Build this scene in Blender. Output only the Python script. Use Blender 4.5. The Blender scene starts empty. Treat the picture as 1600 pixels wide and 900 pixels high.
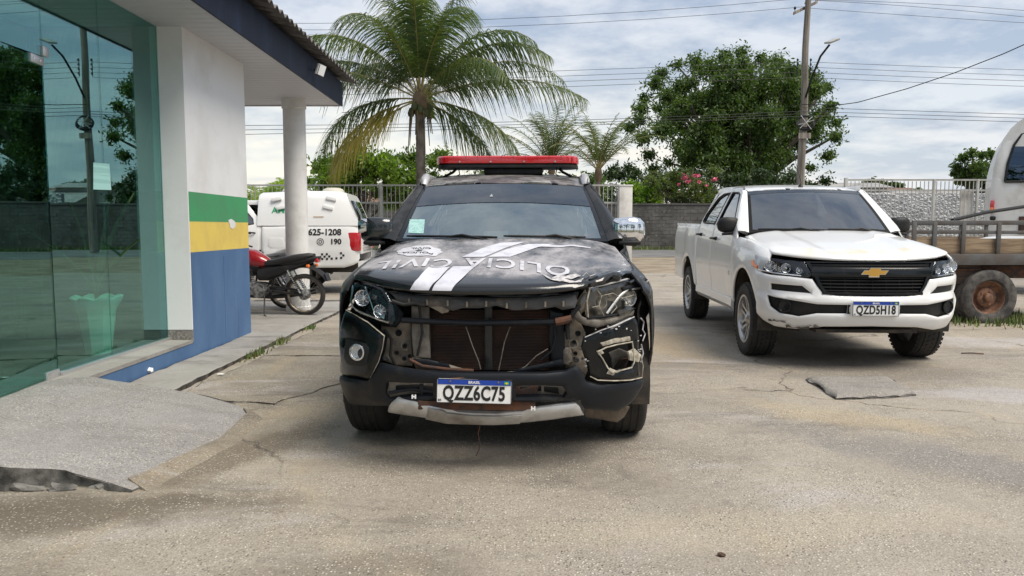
import bpy, bmesh, math, random
import numpy as np
from mathutils import Vector, Matrix, noise
from mathutils.geometry import delaunay_2d_cdt
S = bpy.context.scene
C = S.collection
random.seed(7); rng = np.random.default_rng(7)
R = math.radians
# ---------------------------------------------------------------- camera
FPX, CH = 1155.0, 1.30
PITCH = math.atan(95/FPX)
cam = bpy.data.cameras.new('camera'); co = bpy.data.objects.new('camera', cam); C.objects.link(co)
cam.sensor_width = 36; cam.lens = FPX/1600*36; cam.clip_start = .05; cam.clip_end = 3000
co.location = (0, 0, CH); co.rotation_euler = (R(90)-PITCH, 0, 0)
S.camera = co
# ---------------------------------------------------------------- world: daylight sky with broken cloud
SUN_EL, SUN_AZ = R(57), R(125)          # azimuth measured from +Y towards +X
w = bpy.data.worlds.new('World'); S.world = w; w.use_nodes = True
nt = w.node_tree; N = nt.nodes; L = nt.links; N.clear()
def nn(t, **k):
    n = N.new(t)
    for a, b in k.items(): setattr(n, a, b)
    return n
def mth(op, a, b=None, clamp=False):
    n = N.new('ShaderNodeMath'); n.operation = op; n.use_clamp = clamp
    for i, v in enumerate((a, b)):
        if v is None: continue
        if isinstance(v, (int, float)): n.inputs[i].default_value = v
        else: L.new(v, n.inputs[i])
    return n.outputs[0]
sky = nn('ShaderNodeTexSky', sky_type='NISHITA', sun_disc=False, sun_elevation=SUN_EL, sun_rotation=SUN_AZ,
         air_density=1.0, dust_density=1.5, ozone_density=1.0)
tc = nn('ShaderNodeTexCoord'); sep = nn('ShaderNodeSeparateXYZ'); L.new(tc.outputs['Generated'], sep.inputs[0])
zz = mth('ADD', mth('MAXIMUM', sep.outputs[2], 0.0), 0.17)
cx = mth('DIVIDE', sep.outputs[0], zz); cy = mth('DIVIDE', sep.outputs[1], zz)
cmb = nn('ShaderNodeCombineXYZ'); L.new(mth('MULTIPLY', cx, .95), cmb.inputs[0]); L.new(cy, cmb.inputs[1])
n1 = nn('ShaderNodeTexNoise'); n1.inputs['Scale'].default_value = .75; n1.inputs['Detail'].default_value = 9; n1.inputs['Roughness'].default_value = .56; n1.inputs['Distortion'].default_value = .5
L.new(cmb.outputs[0], n1.inputs['Vector'])
n2 = nn('ShaderNodeTexNoise'); n2.inputs['Scale'].default_value = 2.1; n2.inputs['Detail'].default_value = 7; n2.inputs['Roughness'].default_value = .6
L.new(cmb.outputs[0], n2.inputs['Vector'])
cov = nn('ShaderNodeMapRange'); cov.inputs[1].default_value = .36; cov.inputs[2].default_value = .58; L.new(n1.outputs[0], cov.inputs[0])
# thickness: thin cloud glows, thick cloud is slate grey
thk = nn('ShaderNodeMapRange'); thk.inputs[1].default_value = .41; thk.inputs[2].default_value = .58; L.new(n2.outputs[0], thk.inputs[0])
cmix = nn('ShaderNodeMixRGB'); L.new(thk.outputs[0], cmix.inputs[0])
cmix.inputs[1].default_value = (4.9, 5.05, 5.3, 1); cmix.inputs[2].default_value = (2.65, 3.1, 3.85, 1)
# glow round the veiled sun and along the horizon
sd = Vector((math.sin(SUN_AZ)*math.cos(R(8)), math.cos(SUN_AZ)*math.cos(R(8)), math.sin(R(8))))
dt = nn('ShaderNodeVectorMath', operation='DOT_PRODUCT'); L.new(tc.outputs['Generated'], dt.inputs[0]); dt.inputs[1].default_value = (math.sin(R(-10)), math.cos(R(-10)), .06)
hz = mth('SUBTRACT', 1.0, mth('MULTIPLY', sep.outputs[2], 4.0), True)
gl = mth('MULTIPLY', mth('POWER', mth('MAXIMUM', dt.outputs['Value'], 0.0), 7.0), mth('POWER', hz, 1.0))
gl = mth('MULTIPLY', gl, mth('SUBTRACT', 1.15, mth('MULTIPLY', thk.outputs[0], .55)), True)
gmix = nn('ShaderNodeMixRGB'); L.new(gl, gmix.inputs[0]); L.new(cmix.outputs[0], gmix.inputs[1]); gmix.inputs[2].default_value = (6.6, 6.2, 5.3, 1)
hmix = nn('ShaderNodeMixRGB'); L.new(mth('MULTIPLY', hz, .45), hmix.inputs[0]); L.new(gmix.outputs[0], hmix.inputs[1]); hmix.inputs[2].default_value = (3.9, 4.4, 4.95, 1)
L.new(gl, gmix.inputs[0])
fin = nn('ShaderNodeMixRGB'); L.new(mth('MAXIMUM', cov.outputs[0], .80), fin.inputs[0]); L.new(sky.outputs[0], fin.inputs[1])
mixo = nn('ShaderNodeMixRGB'); L.new(mth('MULTIPLY', gl, .9), mixo.inputs[0]); L.new(hmix.outputs[0], mixo.inputs[1]); mixo.inputs[2].default_value = (6.8, 6.3, 5.3, 1)
L.new(mixo.outputs[0], fin.inputs[2])
bg = nn('ShaderNodeBackground'); bg.inputs[1].default_value = .10; L.new(fin.outputs[0], bg.inputs[0])
wo = nn('ShaderNodeOutputWorld'); L.new(bg.outputs[0], wo.inputs[0])
sl = bpy.data.lights.new('sun', 'SUN'); sl.energy = 2.3; sl.angle = R(34); sl.color = (1, .93, .82)
so = bpy.data.objects.new('sun', sl); C.objects.link(so)
sdir = Vector((math.sin(SUN_AZ)*math.cos(SUN_EL), math.cos(SUN_AZ)*math.cos(SUN_EL), math.sin(SUN_EL)))
so.rotation_euler = sdir.to_track_quat('Z', 'Y').to_euler(); so.location = (-20, 20, 30)
S.view_settings.view_transform = 'Standard'; S.view_settings.look = 'None'; S.view_settings.exposure = .80; S.view_settings.gamma = 1

# ---------------------------------------------------------------- picture <-> place
_f = Vector((0, math.cos(PITCH), -math.sin(PITCH))); _u = Vector((0, math.sin(PITCH), math.cos(PITCH)))
def ray(px, py): return _f*FPX + Vector((px-800, 0, 0)) + _u*(450-py)
def at(px, py, Y):
    d = ray(px, py); return Vector((0, 0, CH)) + d*(Y/d.y)
def G(px, py, z=0.0):
    d = ray(px, py); return Vector((0, 0, CH)) + d*((z-CH)/d.z)
def proj(p):
    q = Vector(p) - Vector((0, 0, CH)); k = q.dot(_f)
    return 800+q.x/k*FPX, 450-q.dot(_u)/k*FPX

# ---------------------------------------------------------------- materials
def M(name, col, rough=.5, metal=0, coat=0, col2=None, scale=4, lo=.42, hi=.6, detail=6, bump=0, bscale=60, spec=.5, world=False, stretch=(1, 1, 1), col3=None, scale3=20, lo3=.55, hi3=.65, r2=None, em=None):
    m = bpy.data.materials.new(name); m.use_nodes = True; t = m.node_tree; b = t.nodes['Principled BSDF']
    b.inputs['Base Color'].default_value = (*col, 1); b.inputs['Roughness'].default_value = rough; b.inputs['Metallic'].default_value = metal
    b.inputs['Coat Weight'].default_value = coat; b.inputs['Specular IOR Level'].default_value = spec; b.inputs['Coat Roughness'].default_value = .06
    k = t.nodes.new('ShaderNodeTexCoord')
    if world: src = t.nodes.new('ShaderNodeNewGeometry').outputs['Position']
    else: src = k.outputs['Object']
    mp = t.nodes.new('ShaderNodeMapping'); mp.inputs['Scale'].default_value = stretch; t.links.new(src, mp.inputs[0])
    cur = None
    def ns(sc, d=detail):
        n = t.nodes.new('ShaderNodeTexNoise'); n.inputs['Scale'].default_value = sc; n.inputs['Detail'].default_value = d; n.inputs['Roughness'].default_value = .6
        t.links.new(mp.outputs[0], n.inputs['Vector']); return n.outputs[0]
    def mr(o, a, c):
        n = t.nodes.new('ShaderNodeMapRange'); n.inputs[1].default_value = a; n.inputs[2].default_value = c; t.links.new(o, n.inputs[0]); return n.outputs[0]
    if col2 is not None:
        f = mr(ns(scale), lo, hi)
        x = t.nodes.new('ShaderNodeMixRGB'); t.links.new(f, x.inputs[0]); x.inputs[1].default_value = (*col, 1); x.inputs[2].default_value = (*col2, 1); cur = x.outputs[0]
        if r2 is not None:
            q = t.nodes.new('ShaderNodeMapRange'); q.inputs[3].default_value = rough; q.inputs[4].default_value = r2; t.links.new(f, q.inputs[0]); t.links.new(q.outputs[0], b.inputs['Roughness'])
            if coat:
                q2 = t.nodes.new('ShaderNodeMapRange'); q2.inputs[3].default_value = coat; q2.inputs[4].default_value = 0; t.links.new(f, q2.inputs[0]); t.links.new(q2.outputs[0], b.inputs['Coat Weight'])
    if col3 is not None:
        f3 = mr(ns(scale3), lo3, hi3)
        x = t.nodes.new('ShaderNodeMixRGB'); t.links.new(f3, x.inputs[0])
        if cur: t.links.new(cur, x.inputs[1])
        else: x.inputs[1].default_value = (*col, 1)
        x.inputs[2].default_value = (*col3, 1); cur = x.outputs[0]
    if cur: t.links.new(cur, b.inputs['Base Color'])
    if bump:
        bn = t.nodes.new('ShaderNodeBump'); bn.inputs['Strength'].default_value = min(1, bump); bn.inputs['Distance'].default_value = .01
        t.links.new(ns(bscale, 8), bn.inputs['Height']); t.links.new(bn.outputs[0], b.inputs['Normal'])
    if em: b.inputs['Emission Color'].default_value = (*em[:3], 1); b.inputs['Emission Strength'].default_value = em[3]
    return m
def glass(name, tint, refl=(.9, .95, 1), ior=1.7, rough=0.0, add=0.0):
    m = bpy.data.materials.new(name); m.use_nodes = True; t = m.node_tree; t.nodes.clear()
    tr = t.nodes.new('ShaderNodeBsdfTransparent'); tr.inputs[0].default_value = (*tint, 1)
    g = t.nodes.new('ShaderNodeBsdfGlossy'); g.inputs[0].default_value = (*refl, 1); g.inputs['Roughness'].default_value = rough
    f = t.nodes.new('ShaderNodeFresnel'); f.inputs[0].default_value = ior
    geo = t.nodes.new('ShaderNodeNewGeometry'); bi = t.nodes.new('ShaderNodeMapRange'); bi.inputs[3].default_value = ior; bi.inputs[4].default_value = 1/ior; t.links.new(geo.outputs['Backfacing'], bi.inputs[0]); t.links.new(bi.outputs[0], f.inputs[0])
    ab = t.nodes.new('ShaderNodeMath'); ab.operation = 'ADD'; ab.inputs[1].default_value = add; ab.use_clamp = True; t.links.new(f.outputs[0], ab.inputs[0])
    x = t.nodes.new('ShaderNodeMixShader'); t.links.new(ab.outputs[0], x.inputs[0]); t.links.new(tr.outputs[0], x.inputs[1]); t.links.new(g.outputs[0], x.inputs[2])
    o = t.nodes.new('ShaderNodeOutputMaterial'); t.links.new(x.outputs[0], o.inputs[0]); return m
MT = {}
MT['white_paint'] = M('white_paint', (.80, .80, .79), .32, coat=.8, col2=(.68, .66, .61), scale=2.2, lo=.58, hi=.9)
MT['white_hood'] = M('white_hood', (.80, .80, .79), .30, coat=.8)
MT['black_paint'] = M('black_paint', (.012, .015, .017), .22, coat=.9, col2=(.06, .06, .062), scale=5, lo=.56, hi=.8, r2=.5, bump=.04, bscale=30)
MT['black_gloss'] = M('black_gloss', (.004, .005, .006), .2, coat=.12, spec=.4, col2=(.022, .02, .018), scale=9, lo=.55, hi=.85, r2=.5)
MT['plastic'] = M('plastic', (.014, .015, .016), .5, spec=.3, col2=(.035, .032, .028), scale=5, lo=.5, hi=.8, bump=.15, bscale=300)
MT['plastic_dirty'] = M('plastic_dirty', (.009, .011, .015), .42, spec=.3, col2=(.06, .05, .04), scale=4.5, lo=.55, hi=.85, bump=.12, bscale=200)
MT['mud'] = M('mud', (.15, .115, .085), .85, col2=(.05, .043, .038), scale=9, bump=.4, bscale=60)
MT['mudgrey'] = M('mudgrey', (.20, .18, .155), .7, col2=(.09, .075, .06), scale=12, lo=.45, hi=.65, bump=.3, bscale=50)
MT['rust'] = M('rust', (.13, .055, .03), .85, col2=(.05, .035, .03), scale=12, bump=.4, bscale=80)
MT['silver'] = M('silver', (.55, .55, .55), .38, metal=.6, col2=(.30, .28, .25), scale=7, lo=.5, hi=.75)
MT['silver_dirty'] = M('silver_dirty', (.42, .41, .39), .5, metal=.3, col2=(.20, .175, .145), scale=5, lo=.4, hi=.65, bump=.2, bscale=60)
MT['alloy'] = M('alloy', (.50, .50, .50), .33, metal=.8, col2=(.25, .23, .2), scale=9, lo=.5, hi=.8)
MT['chrome'] = M('chrome', (.85, .86, .88), .07, metal=1)
MT['reflector'] = M('reflector', (.80, .81, .83), .10, metal=1, bump=.7, bscale=60)
MT['rubber'] = M('rubber', (.022, .021, .020), .8, col2=(.06, .053, .045), scale=6, lo=.5, hi=.75, bump=.3, bscale=120)
MT['dark'] = M('dark', (.006, .006, .006), .9)
MT['under'] = M('under', (.03, .027, .024), .85, col2=(.07, .055, .042), scale=7, bump=.3, bscale=50)
MT['interior'] = M('interior', (.045, .045, .047), .8, bump=.1, bscale=200)
MT['seat_cloth'] = M('seat_cloth', (.07, .07, .072), .9, bump=.2, bscale=300)
MT['decal_worn'] = M('decal_worn', (.58, .58, .62), .55, col2=(.20, .20, .21), scale=8, lo=.50, hi=.74)
MT['decal_white'] = M('decal_white', (.62, .62, .68), .5, col2=(.40, .40, .45), scale=9, lo=.5, hi=.75)
MT['black_print'] = M('black_print', (.012, .012, .012), .5)
MT['white_print'] = M('white_print', (.82, .82, .82), .5)
MT['plate_white'] = M('plate_white', (.78, .78, .77), .42, col2=(.6, .58, .53), scale=20, lo=.55, hi=.8)
MT['plate_blue'] = M('plate_blue', (.01, .05, .35), .4)
MT['green_print'] = M('green_print', (.02, .32, .14), .5)
MT['yellow_print'] = M('yellow_print', (.75, .55, .03), .5)
MT['gold'] = M('gold', (.72, .42, .10), .3, metal=.7)
MT['red_lens'] = M('red_lens', (.50, .010, .018), .12, coat=1, spec=.8)
MT['red_lens_dark'] = M('red_lens_dark', (.16, .006, .008), .15, coat=1)
MT['orange_lens'] = M('orange_lens', (.7, .17, .02), .2, coat=1)
MT['white_lens'] = M('white_lens', (.75, .75, .75), .2, coat=1)
MT['lens'] = glass('lens', (.86, .87, .88), ior=1.5)
MT['lens_foggy'] = glass('lens_foggy', (.74, .72, .68), ior=1.55, rough=.18, add=.05)
MT['windscreen'] = glass('windscreen', (.40, .48, .48), refl=(.85, .95, .95), ior=1.6, add=.33)
MT['windscreen_white'] = glass('windscreen_white', (.10, .11, .12), ior=1.6, add=.17)
MT['side_glass'] = glass('side_glass', (.05, .055, .06), ior=1.8, add=.12)
MT['tint'] = glass('tint', (.05, .055, .06), ior=1.6, add=.11)
MT['red_paint'] = M('red_paint', (.38, .012, .02), .22, coat=.9)
MT['steel'] = M('steel', (.32, .32, .32), .4, metal=.7, col2=(.12, .1, .09), scale=15)
MT['engine'] = M('engine', (.33, .33, .33), .5, metal=.5, col2=(.08, .075, .07), scale=20)
MT['moto_black'] = M('moto_black', (.013, .013, .014), .38, col2=(.04, .038, .035), scale=8, lo=.55, hi=.8)
MT['vinyl'] = M('vinyl', (.018, .018, .019), .42, bump=.12, bscale=150)
MT['vinyl_grey'] = M('vinyl_grey', (.30, .30, .29), .45)

# ---------------------------------------------------------------- object helpers
def mesh(name, V, Fc, mats, parent=None, mi=None, smooth=None):
    me = bpy.data.meshes.new(name); me.from_pydata([tuple(v) for v in V], [], [tuple(f) for f in Fc]); 
    for m in (mats if isinstance(mats, (list, tuple)) else [mats]): me.materials.append(MT[m] if isinstance(m, str) else m)
    if mi is not None: me.polygons.foreach_set('material_index', mi)
    if smooth is not None:
        me.polygons.foreach_set('use_smooth', [True]*len(me.polygons)); me.set_sharp_from_angle(angle=R(smooth))
    me.update(); o = bpy.data.objects.new(name, me); C.objects.link(o)
    if parent: o.parent = parent
    return o
def thing(name, label, cat, loc=(0, 0, 0), rz=0, group=None):
    o = bpy.data.objects.new(name, None); o.empty_display_size = .2; C.objects.link(o); o.location = loc; o.rotation_euler = (0, 0, rz)
    o['label'] = label; o['category'] = cat
    if group: o['group'] = group
    return o
def tag(o, label, cat, group=None):
    o['label'] = label; o['category'] = cat
    if group: o['group'] = group
    return o
def struct(o): o['kind'] = 'structure'; return o
def stuff(o, label=None, cat=None):
    o['kind'] = 'stuff'
    if label: o['label'] = label; o['category'] = cat
    return o
class MB:
    def __init__(s): s.v = []; s.f = []; s.m = []
    def add(s, V, Fc, mi=0, xf=None):
        b = len(s.v)
        s.v += [tuple(xf @ Vector(v)) if xf is not None else tuple(v) for v in V]
        s.f += [tuple(i+b for i in f) for f in Fc]; s.m += [mi]*len(Fc); return s
    def box(s, c, d, mi=0, rot=None, bev=0, seg=2):
        bm = bmesh.new(); bmesh.ops.create_cube(bm, size=1)
        for v in bm.verts: v.co = Vector((v.co.x*d[0], v.co.y*d[1], v.co.z*d[2]))
        if bev: bmesh.ops.bevel(bm, geom=bm.edges[:], offset=min(bev, .49*min(d)), segments=seg, profile=.5, affect='EDGES')
        m = Matrix.Translation(c)
        if rot is not None: m = m @ (rot if isinstance(rot, Matrix) else Matrix.Rotation(rot, 4, 'Z'))
        bm.verts.index_update()
        s.add([m @ v.co for v in bm.verts], [[v.index for v in f.verts] for f in bm.faces], mi); bm.free(); return s
    def tube(s, pts, r, n=8, mi=0, cap=True):
        pts = [Vector(p) for p in pts]; rs = r if isinstance(r, (list, tuple)) else [r]*len(pts)
        V = []; Fc = []; up = None
        for i, p in enumerate(pts):
            d = (pts[min(i+1, len(pts)-1)] - pts[max(i-1, 0)]).normalized()
            if up is None: up = d.orthogonal().normalized()
            up = (up - d*up.dot(d)); up = up.normalized() if up.length > 1e-6 else d.orthogonal().normalized(); sd_ = d.cross(up)
            for k in range(n):
                a = 2*math.pi*k/n; V.append(p + (up*math.cos(a)+sd_*math.sin(a))*rs[i])
        for i in range(len(pts)-1):
            for k in range(n): Fc.append((i*n+k, i*n+(k+1) % n, (i+1)*n+(k+1) % n, (i+1)*n+k))
        if cap: Fc.append(tuple(range(n))[::-1]); Fc.append(tuple((len(pts)-1)*n+k for k in range(n)))
        return s.add(V, Fc, mi)
    def lathe(s, prof, n=32, xf=None, mi=0, close=False):   # profile (r, h) turned round local Z
        V = []; Fc = []; m = len(prof)
        for k in range(n):
            a = 2*math.pi*k/n
            for r, h in prof: V.append((r*math.cos(a), r*math.sin(a), h))
        for k in range(n):
            k2 = (k+1) % n
            for j in range(m-1 if not close else m):
                j2 = (j+1) % m; Fc.append((k*m+j, k2*m+j, k2*m+j2, k*m+j2))
        return s.add(V, Fc, mi, xf)
    def prism(s, poly, a, b, fn=None, mi=0):   # 2D polygon swept from a to b; fn(p, q, h) -> 3D
        fn = fn or (lambda p, q, h: (p, q, h)); n = len(poly)
        V = [fn(p, q, a) for p, q in poly] + [fn(p, q, b) for p, q in poly]
        Fc = [tuple(range(n))[::-1], tuple(range(n, 2*n))] + [(i, (i+1) % n, n+(i+1) % n, n+i) for i in range(n)]
        return s.add(V, Fc, mi)
    def loft(s, secs, closed=True, cap=True, mi=0):
        n = len(secs[0]); V = [p for q in secs for p in q]; Fc = []
        for i in range(len(secs)-1):
            for k in range(n if closed else n-1): Fc.append((i*n+k, i*n+(k+1) % n, (i+1)*n+(k+1) % n, (i+1)*n+k))
        if cap and closed: Fc.append(tuple(range(n))[::-1]); Fc.append(tuple((len(secs)-1)*n+k for k in range(n)))
        return s.add(V, Fc, mi)
    def out(s, name, mats, parent=None, smooth=35, fix=True):
        o = mesh(name, s.v, s.f, mats, parent, s.m)
        if fix:
            bm = bmesh.new(); bm.from_mesh(o.data); bmesh.ops.recalc_face_normals(bm, faces=bm.faces[:]); bm.to_mesh(o.data); bm.free()
        if smooth is not None:
            o.data.polygons.foreach_set('use_smooth', [True]*len(o.data.polygons)); o.data.set_sharp_from_angle(angle=R(smooth))
        return o
def rrect(w_, h_, r, n=4):
    P = []
    for cx_, cy_, a0 in ((w_/2-r, h_/2-r, 0), (-w_/2+r, h_/2-r, 90), (-w_/2+r, -h_/2+r, 180), (w_/2-r, -h_/2+r, 270)):
        for k in range(n+1):
            a = R(a0+90*k/n); P.append((cx_+r*math.cos(a), cy_+r*math.sin(a)))
    return P
RX = lambda a: Matrix.Rotation(a, 4, 'X')
RY = lambda a: Matrix.Rotation(a, 4, 'Y')
RZ = lambda a: Matrix.Rotation(a, 4, 'Z')
TR = lambda *a: Matrix.Translation(a)

def resample(poly, step, closed=True):
    P = []; n = len(poly)
    for i in range(n if closed else n-1):
        a = Vector(poly[i]); b = Vector(poly[(i+1) % n]); k = max(1, int(math.ceil((b-a).length/step)))
        for j in range(k): P.append(a.lerp(b, j/k))
    if not closed: P.append(Vector(poly[-1]))
    return P
def inpoly(X, Y, poly):
    r = np.zeros(len(X), bool); n = len(poly)
    for i in range(n):
        x1, y1 = poly[i]; x2, y2 = poly[(i+1) % n]
        if y1 == y2: continue
        c = ((y1 > Y) != (y2 > Y)) & (X < (x2-x1)*(Y-y1)/(y2-y1)+x1); r ^= c
    return r
def segdist(X, Y, poly):
    d = np.full(len(X), 1e9); n = len(poly)
    for i in range(n):
        x1, y1 = poly[i]; x2, y2 = poly[(i+1) % n]; dx, dy = x2-x1, y2-y1; l = dx*dx+dy*dy
        if l < 1e-12: continue
        t = np.clip(((X-x1)*dx+(Y-y1)*dy)/l, 0, 1); d = np.minimum(d, np.hypot(X-x1-t*dx, Y-y1-t*dy))
    return d
VC = Vector((0, 1.6, .75))
def patch(name, outline, fn, mat, parent, step=.05, holes=(), thick=.012, roll=.004, rw=.014, disp=None, center=VC, lift=0, smooth=38, back=True):
    out_ = [tuple(p) for p in outline]; hs = [[tuple(p) for p in h] for h in holes]
    loops = [resample(out_, step)] + [resample(h, step) for h in hs]
    xs = [p[0] for p in out_]; ys = [p[1] for p in out_]
    gx = np.arange(min(xs), max(xs), step); gy = np.arange(min(ys), max(ys), step*.87)
    GX = []; GY = []
    for j, yv in enumerate(gy):
        GX += list(gx + (step/2 if j % 2 else 0)); GY += [yv]*len(gx)
    GX = np.array(GX); GY = np.array(GY)
    ring = []
    if roll:
        for lp in loops:
            n = len(lp)
            for i in range(n):
                d = (lp[(i+1) % n]-lp[i-1])
                if d.length < 1e-9: continue
                d.normalize(); nv = Vector((-d.y, d.x))
                for q in (.4, 1.0):
                    for s_ in (1, -1): ring.append(lp[i]+nv*s_*rw*q)
    if ring:
        RXn = np.array([p.x for p in ring]); RYn = np.array([p.y for p in ring])
        dd = np.min([segdist(RXn, RYn, out_)] + [segdist(RXn, RYn, h) for h in hs], axis=0)
        k = inpoly(RXn, RYn, out_) & (dd > rw*.36)
        for h in hs: k &= ~inpoly(RXn, RYn, h)
        RXn, RYn = RXn[k], RYn[k]
    else: RXn = RYn = np.zeros(0)
    dd = np.min([segdist(GX, GY, out_)] + [segdist(GX, GY, h) for h in hs], axis=0) if len(GX) else np.zeros(0)
    k = inpoly(GX, GY, out_) & (dd > max(rw*1.3 if roll else 0, step*.35))
    for h in hs: k &= ~inpoly(GX, GY, h)
    pts = []; edges = []
    for lp in loops:
        b = len(pts); pts += [Vector((p.x, p.y)) for p in lp]; edges += [(b+i, b+(i+1) % len(lp)) for i in range(len(lp))]
    pts += [Vector((a, b)) for a, b in zip(RXn, RYn)] + [Vector((a, b)) for a, b in zip(GX[k], GY[k])]
    V2, E2, F2, *_ = delaunay_2d_cdt(pts, edges, [], 0, 1e-5)
    A = np.array([[v.x, v.y] for v in V2]); cen = np.array([[sum(V2[i].x for i in f)/len(f), sum(V2[i].y for i in f)/len(f)] for f in F2])
    k = inpoly(cen[:, 0], cen[:, 1], out_)
    for h in hs: k &= ~inpoly(cen[:, 0], cen[:, 1], h)
    F2 = [f for f, q in zip(F2, k) if q]
    dist = np.min([segdist(A[:, 0], A[:, 1], out_)] + [segdist(A[:, 0], A[:, 1], h) for h in hs], axis=0)
    V = []; B = []; e = 1e-3; flip = None
    for i, (a, b) in enumerate(A):
        p = Vector(fn(a, b)); da = Vector(fn(a+e, b))-Vector(fn(a-e, b)); db = Vector(fn(a, b+e))-Vector(fn(a, b-e)); n = da.cross(db)
        n = n.normalized() if n.length > 1e-9 else Vector((0, -1, 0))
        if n.dot(p-center) < 0: n = -n; 
        o = lift
        if disp: o += disp(a, b)
        if roll and dist[i] < rw: o -= roll*(1-dist[i]/rw)**2
        V.append(p+n*o); B.append(p+n*(o-thick))
    Fc = []
    for f in F2:
        a, b, c = (V[i] for i in f[:3]); nrm = (b-a).cross(c-a); 
        f = tuple(f) if nrm.dot(a-center) > 0 else tuple(f)[::-1]
        Fc.append(f)
    nV = len(V); allF = list(Fc)
    if back and thick:
        allF += [tuple(i+nV for i in f)[::-1] for f in Fc]
        cnt = {}
        for f in Fc:
            for i in range(len(f)):
                cnt[(f[i], f[(i+1) % len(f)])] = 1
        for (a, b) in cnt:
            if (b, a) not in cnt: allF.append((b, a, a+nV, b+nV))
        V = V+B
    return mesh(name, V, allF, mat, parent, smooth=smooth)
class TF:    # placement of a vehicle: local -> world
    def __init__(s, x, y, yaw, z=0): s.o = Vector((x, y, z)); s.c = math.cos(yaw); s.s = math.sin(yaw); s.yaw = yaw
    def w(s, p): return Vector((s.o.x+p[0]*s.c-p[1]*s.s, s.o.y+p[0]*s.s+p[1]*s.c, s.o.z+p[2]))
def PX(fn, T, pts, g=(0, .7)):   # photograph outline -> coordinates on a real surface
    res = []; g = list(g)
    for (px, py) in pts:
        best = None
        for st in ([g] + [[g[0]+a, g[1]+b] for a in (-.3, .3, -.7, .7) for b in (0, .2)]):
            q = list(st)
            for it in range(25):
                x, y = proj(T.w(fn(*q))); ex, ey = px-x, py-y
                if abs(ex)+abs(ey) < .02: break
                e = 1e-4; xa, ya = proj(T.w(fn(q[0]+e, q[1]))); xb, yb = proj(T.w(fn(q[0], q[1]+e)))
                j = np.array([[(xa-x)/e, (xb-x)/e], [(ya-y)/e, (yb-y)/e]])
                try: d = np.linalg.solve(j+np.eye(2)*1e-6, [ex, ey])
                except Exception: break
                m_ = max(1, max(abs(d))/.15); q[0] += d[0]/m_; q[1] += d[1]/m_
            er = abs(ex)+abs(ey)
            if best is None or er < best[0]: best = (er, list(q))
            if er < .5: break
        if best[0] > 2: print('PX residual', px, py, best)
        g = best[1]; res.append(tuple(g))
    return res
def mirror(pts): return [(-a, b) for a, b in pts][::-1]
def text_mesh(txt, size, bold=0.0, space=1.0, align='CENTER'):
    cu = bpy.data.curves.new('t', 'FONT'); cu.body = txt; cu.size = size; cu.align_x = align; cu.align_y = 'CENTER'; cu.offset = bold; cu.space_character = space; cu.resolution_u = 3
    o = bpy.data.objects.new('t', cu); C.objects.link(o); dg = bpy.context.evaluated_depsgraph_get(); dg.update()
    me = bpy.data.meshes.new_from_object(o.evaluated_get(dg)); V = [v.co.copy() for v in me.vertices]; Fc = [tuple(p.vertices) for p in me.polygons]
    bpy.data.objects.remove(o); bpy.data.curves.remove(cu); bpy.data.meshes.remove(me); return V, Fc
def lettering(name, txt, size, fn, mat, parent, bold=0.0, space=1.0, xs=1.0, align='CENTER', off=.002):
    V, Fc = text_mesh(txt, size, bold, space, align)
    P = [fn(v.x*xs, v.y) for v in V]
    o = mesh(name, P, Fc, mat, parent); return o
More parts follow.
